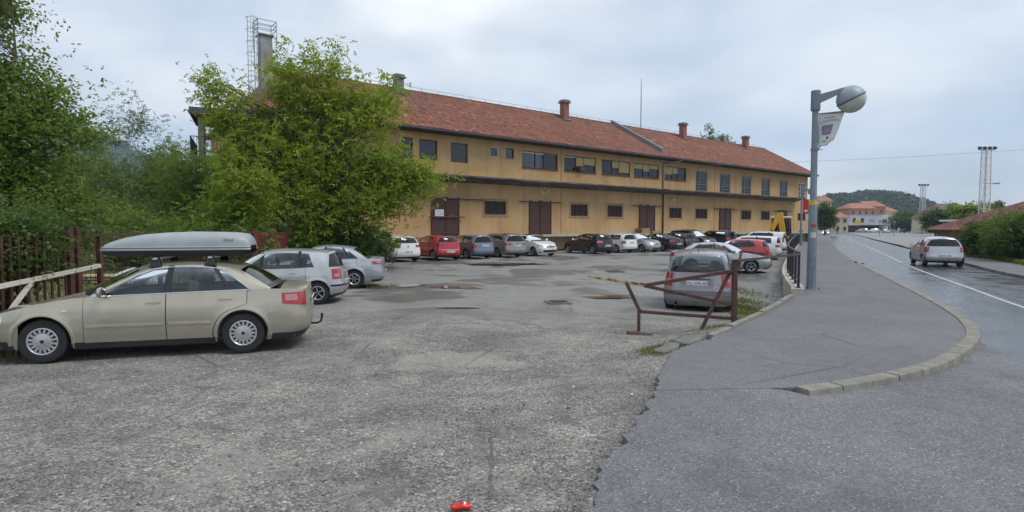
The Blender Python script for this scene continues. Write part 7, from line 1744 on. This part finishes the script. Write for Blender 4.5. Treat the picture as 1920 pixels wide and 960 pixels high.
# signs on the forecourt
SGY = simple('sign_yellow', (.60, .36, .02), .5)
def signpost(x, y, h, label, face=None, mat=None):
    o = empty('sign_post', (x, y, -.03)); tag(o, label, 'sign', 'sign posts by the forecourt'); m = MB(); m.tube([(0, 0, 0), (0, 0, h)], .05, 6); m.build('pole', POLE, o)
    if face: m = MB(); m.box((0, -.06, h - face[1] / 2), (face[0], .04, face[1]), ch=.02); m.build('panel', mat, o)
signpost(113.5, 193, 4.2, 'yellow sign board in front of the white block', (1.9, 1.7), SGY); signpost(77, 123, 3.4, 'thin sign post on the forecourt, left one', (.5, .5), POLE); signpost(82, 126, 3.2, 'thin sign post on the forecourt, right one', (.5, .4), POLE)
m = MB(); o = empty('warning_sign', (107, 187, -.03)); tag(o, 'red-edged triangular warning sign beside the yellow sign board', 'sign', 'sign posts by the forecourt'); m.tube([(0, 0, 0), (0, 0, 5.2)], .05, 6); m.build('pole', POLE, o)
m = MB(); m.prism([(-.75, -.08, 3.9), (.75, -.08, 3.9), (0, -.08, 5.2)], (0, -.03, 0)); m.build('panel', simple('sign_red', (.45, .05, .05), .5), o); m = MB(); m.prism([(-.45, -.115, 4.08), (.45, -.115, 4.08), (0, -.115, 4.85)], (0, -.01, 0)); m.build('panel_face', simple('sign_white', (.6, .6, .6), .5), o)
# person walking far down the road
def pedestrian(x, y):
    o = empty('person', (x, y, .012), R(100)); tag(o, 'tiny distant person in dark clothes walking beside the road', 'person'); me = bpy.data.meshes.new('body')
    V = [(0, 0, .95), (0, 0, 1.15), (0, 0, 1.38), (0, 0, 1.5), (0, 0, 1.62), (0, 0, 1.72), (0, .1, .9), (.1, .11, .5), (.02, .11, .08), (.14, .11, .04), (0, -.1, .9), (-.08, -.11, .5), (-.2, -.11, .1), (-.1, -.11, .05), (0, .2, 1.38), (-.06, .25, 1.1), (.05, .26, .86), (0, -.2, 1.38), (.08, -.25, 1.1), (.16, -.25, .87)]
    E = [(0, 1), (1, 2), (2, 3), (3, 4), (4, 5), (0, 6), (6, 7), (7, 8), (8, 9), (0, 10), (10, 11), (11, 12), (12, 13), (2, 14), (14, 15), (15, 16), (2, 17), (17, 18), (18, 19)]
    RD = [.14, .15, .14, .06, .09, .09, .1, .07, .05, .04, .1, .07, .05, .04, .07, .05, .04, .07, .05, .04]
    me.from_pydata(V, E, []); b = link('body', me, simple('dark_clothes', (.04, .04, .05), .9), o); md = b.modifiers.new('skin', 'SKIN')
    for i, q in enumerate(me.skin_vertices[0].data if me.skin_vertices else []): q.radius = (RD[i], RD[i])
    if me.skin_vertices: me.skin_vertices[0].data[0].use_root = True
    b.modifiers.new('sub', 'SUBSURF').levels = 1
pedestrian(92, 166)
# overhead cable
def cable():
    a, b = Vector((20, 60, 8.1)), Vector((64, 60, 10.6)); m = MB(); m.tube([a.lerp(b, t) - Vector((0, 0, 1.2 * 4 * t * (1 - t) * .25)) for t in np.linspace(0, 1, 24)], .012, 4); tag(m.build('overhead_cable', WIRE), 'thin overhead cable crossing the sky on the right', 'cable')
cable()
# gully grate in the gutter of the road
def gully(x, y, rz):
    o = empty('gully_grate', (x, y, ROAD_Z + .012), rz); tag(o, 'iron gully grate in the gutter beside the far stretch of kerb', 'drain cover')
    for sx, sy, dx, dy in ((0, 1, .5, .05), (0, -1, .5, .05), (1, 0, .05, .4), (-1, 0, .05, .4)): m = MB(); m.box((sx * .225, sy * .225, 0), (dx, dy, .03)); m.build('frame_bar', IRONC, o)
    for i in range(6): m = MB(); m.box((-.17 + i * .068, 0, -.004), (.03, .4, .02)); m.build('bar', IRONC, o)
gully(18.1, 30.6, R(63)); 

# ================================================================== hazy air (a closed box round the whole scene)
HZ = bpy.data.materials.new('haze_air'); HZ.use_nodes = True; _t = HZ.node_tree; _t.nodes.remove(_t.nodes['Principled BSDF'])
_v = _t.nodes.new('ShaderNodeVolumePrincipled'); _v.inputs['Color'].default_value = (.66, .82, 1.0, 1); _v.inputs['Density'].default_value = .0003; _v.inputs['Anisotropy'].default_value = .2
_t.links.new(_v.outputs[0], _t.nodes['Material Output'].inputs['Volume'])
m = MB(); m.box((0, 650, 120), (3600, 1800, 245)); hz = m.build('haze', HZ); tag(hz, 'thin pale haze in the damp air', 'haze', kind='stuff')
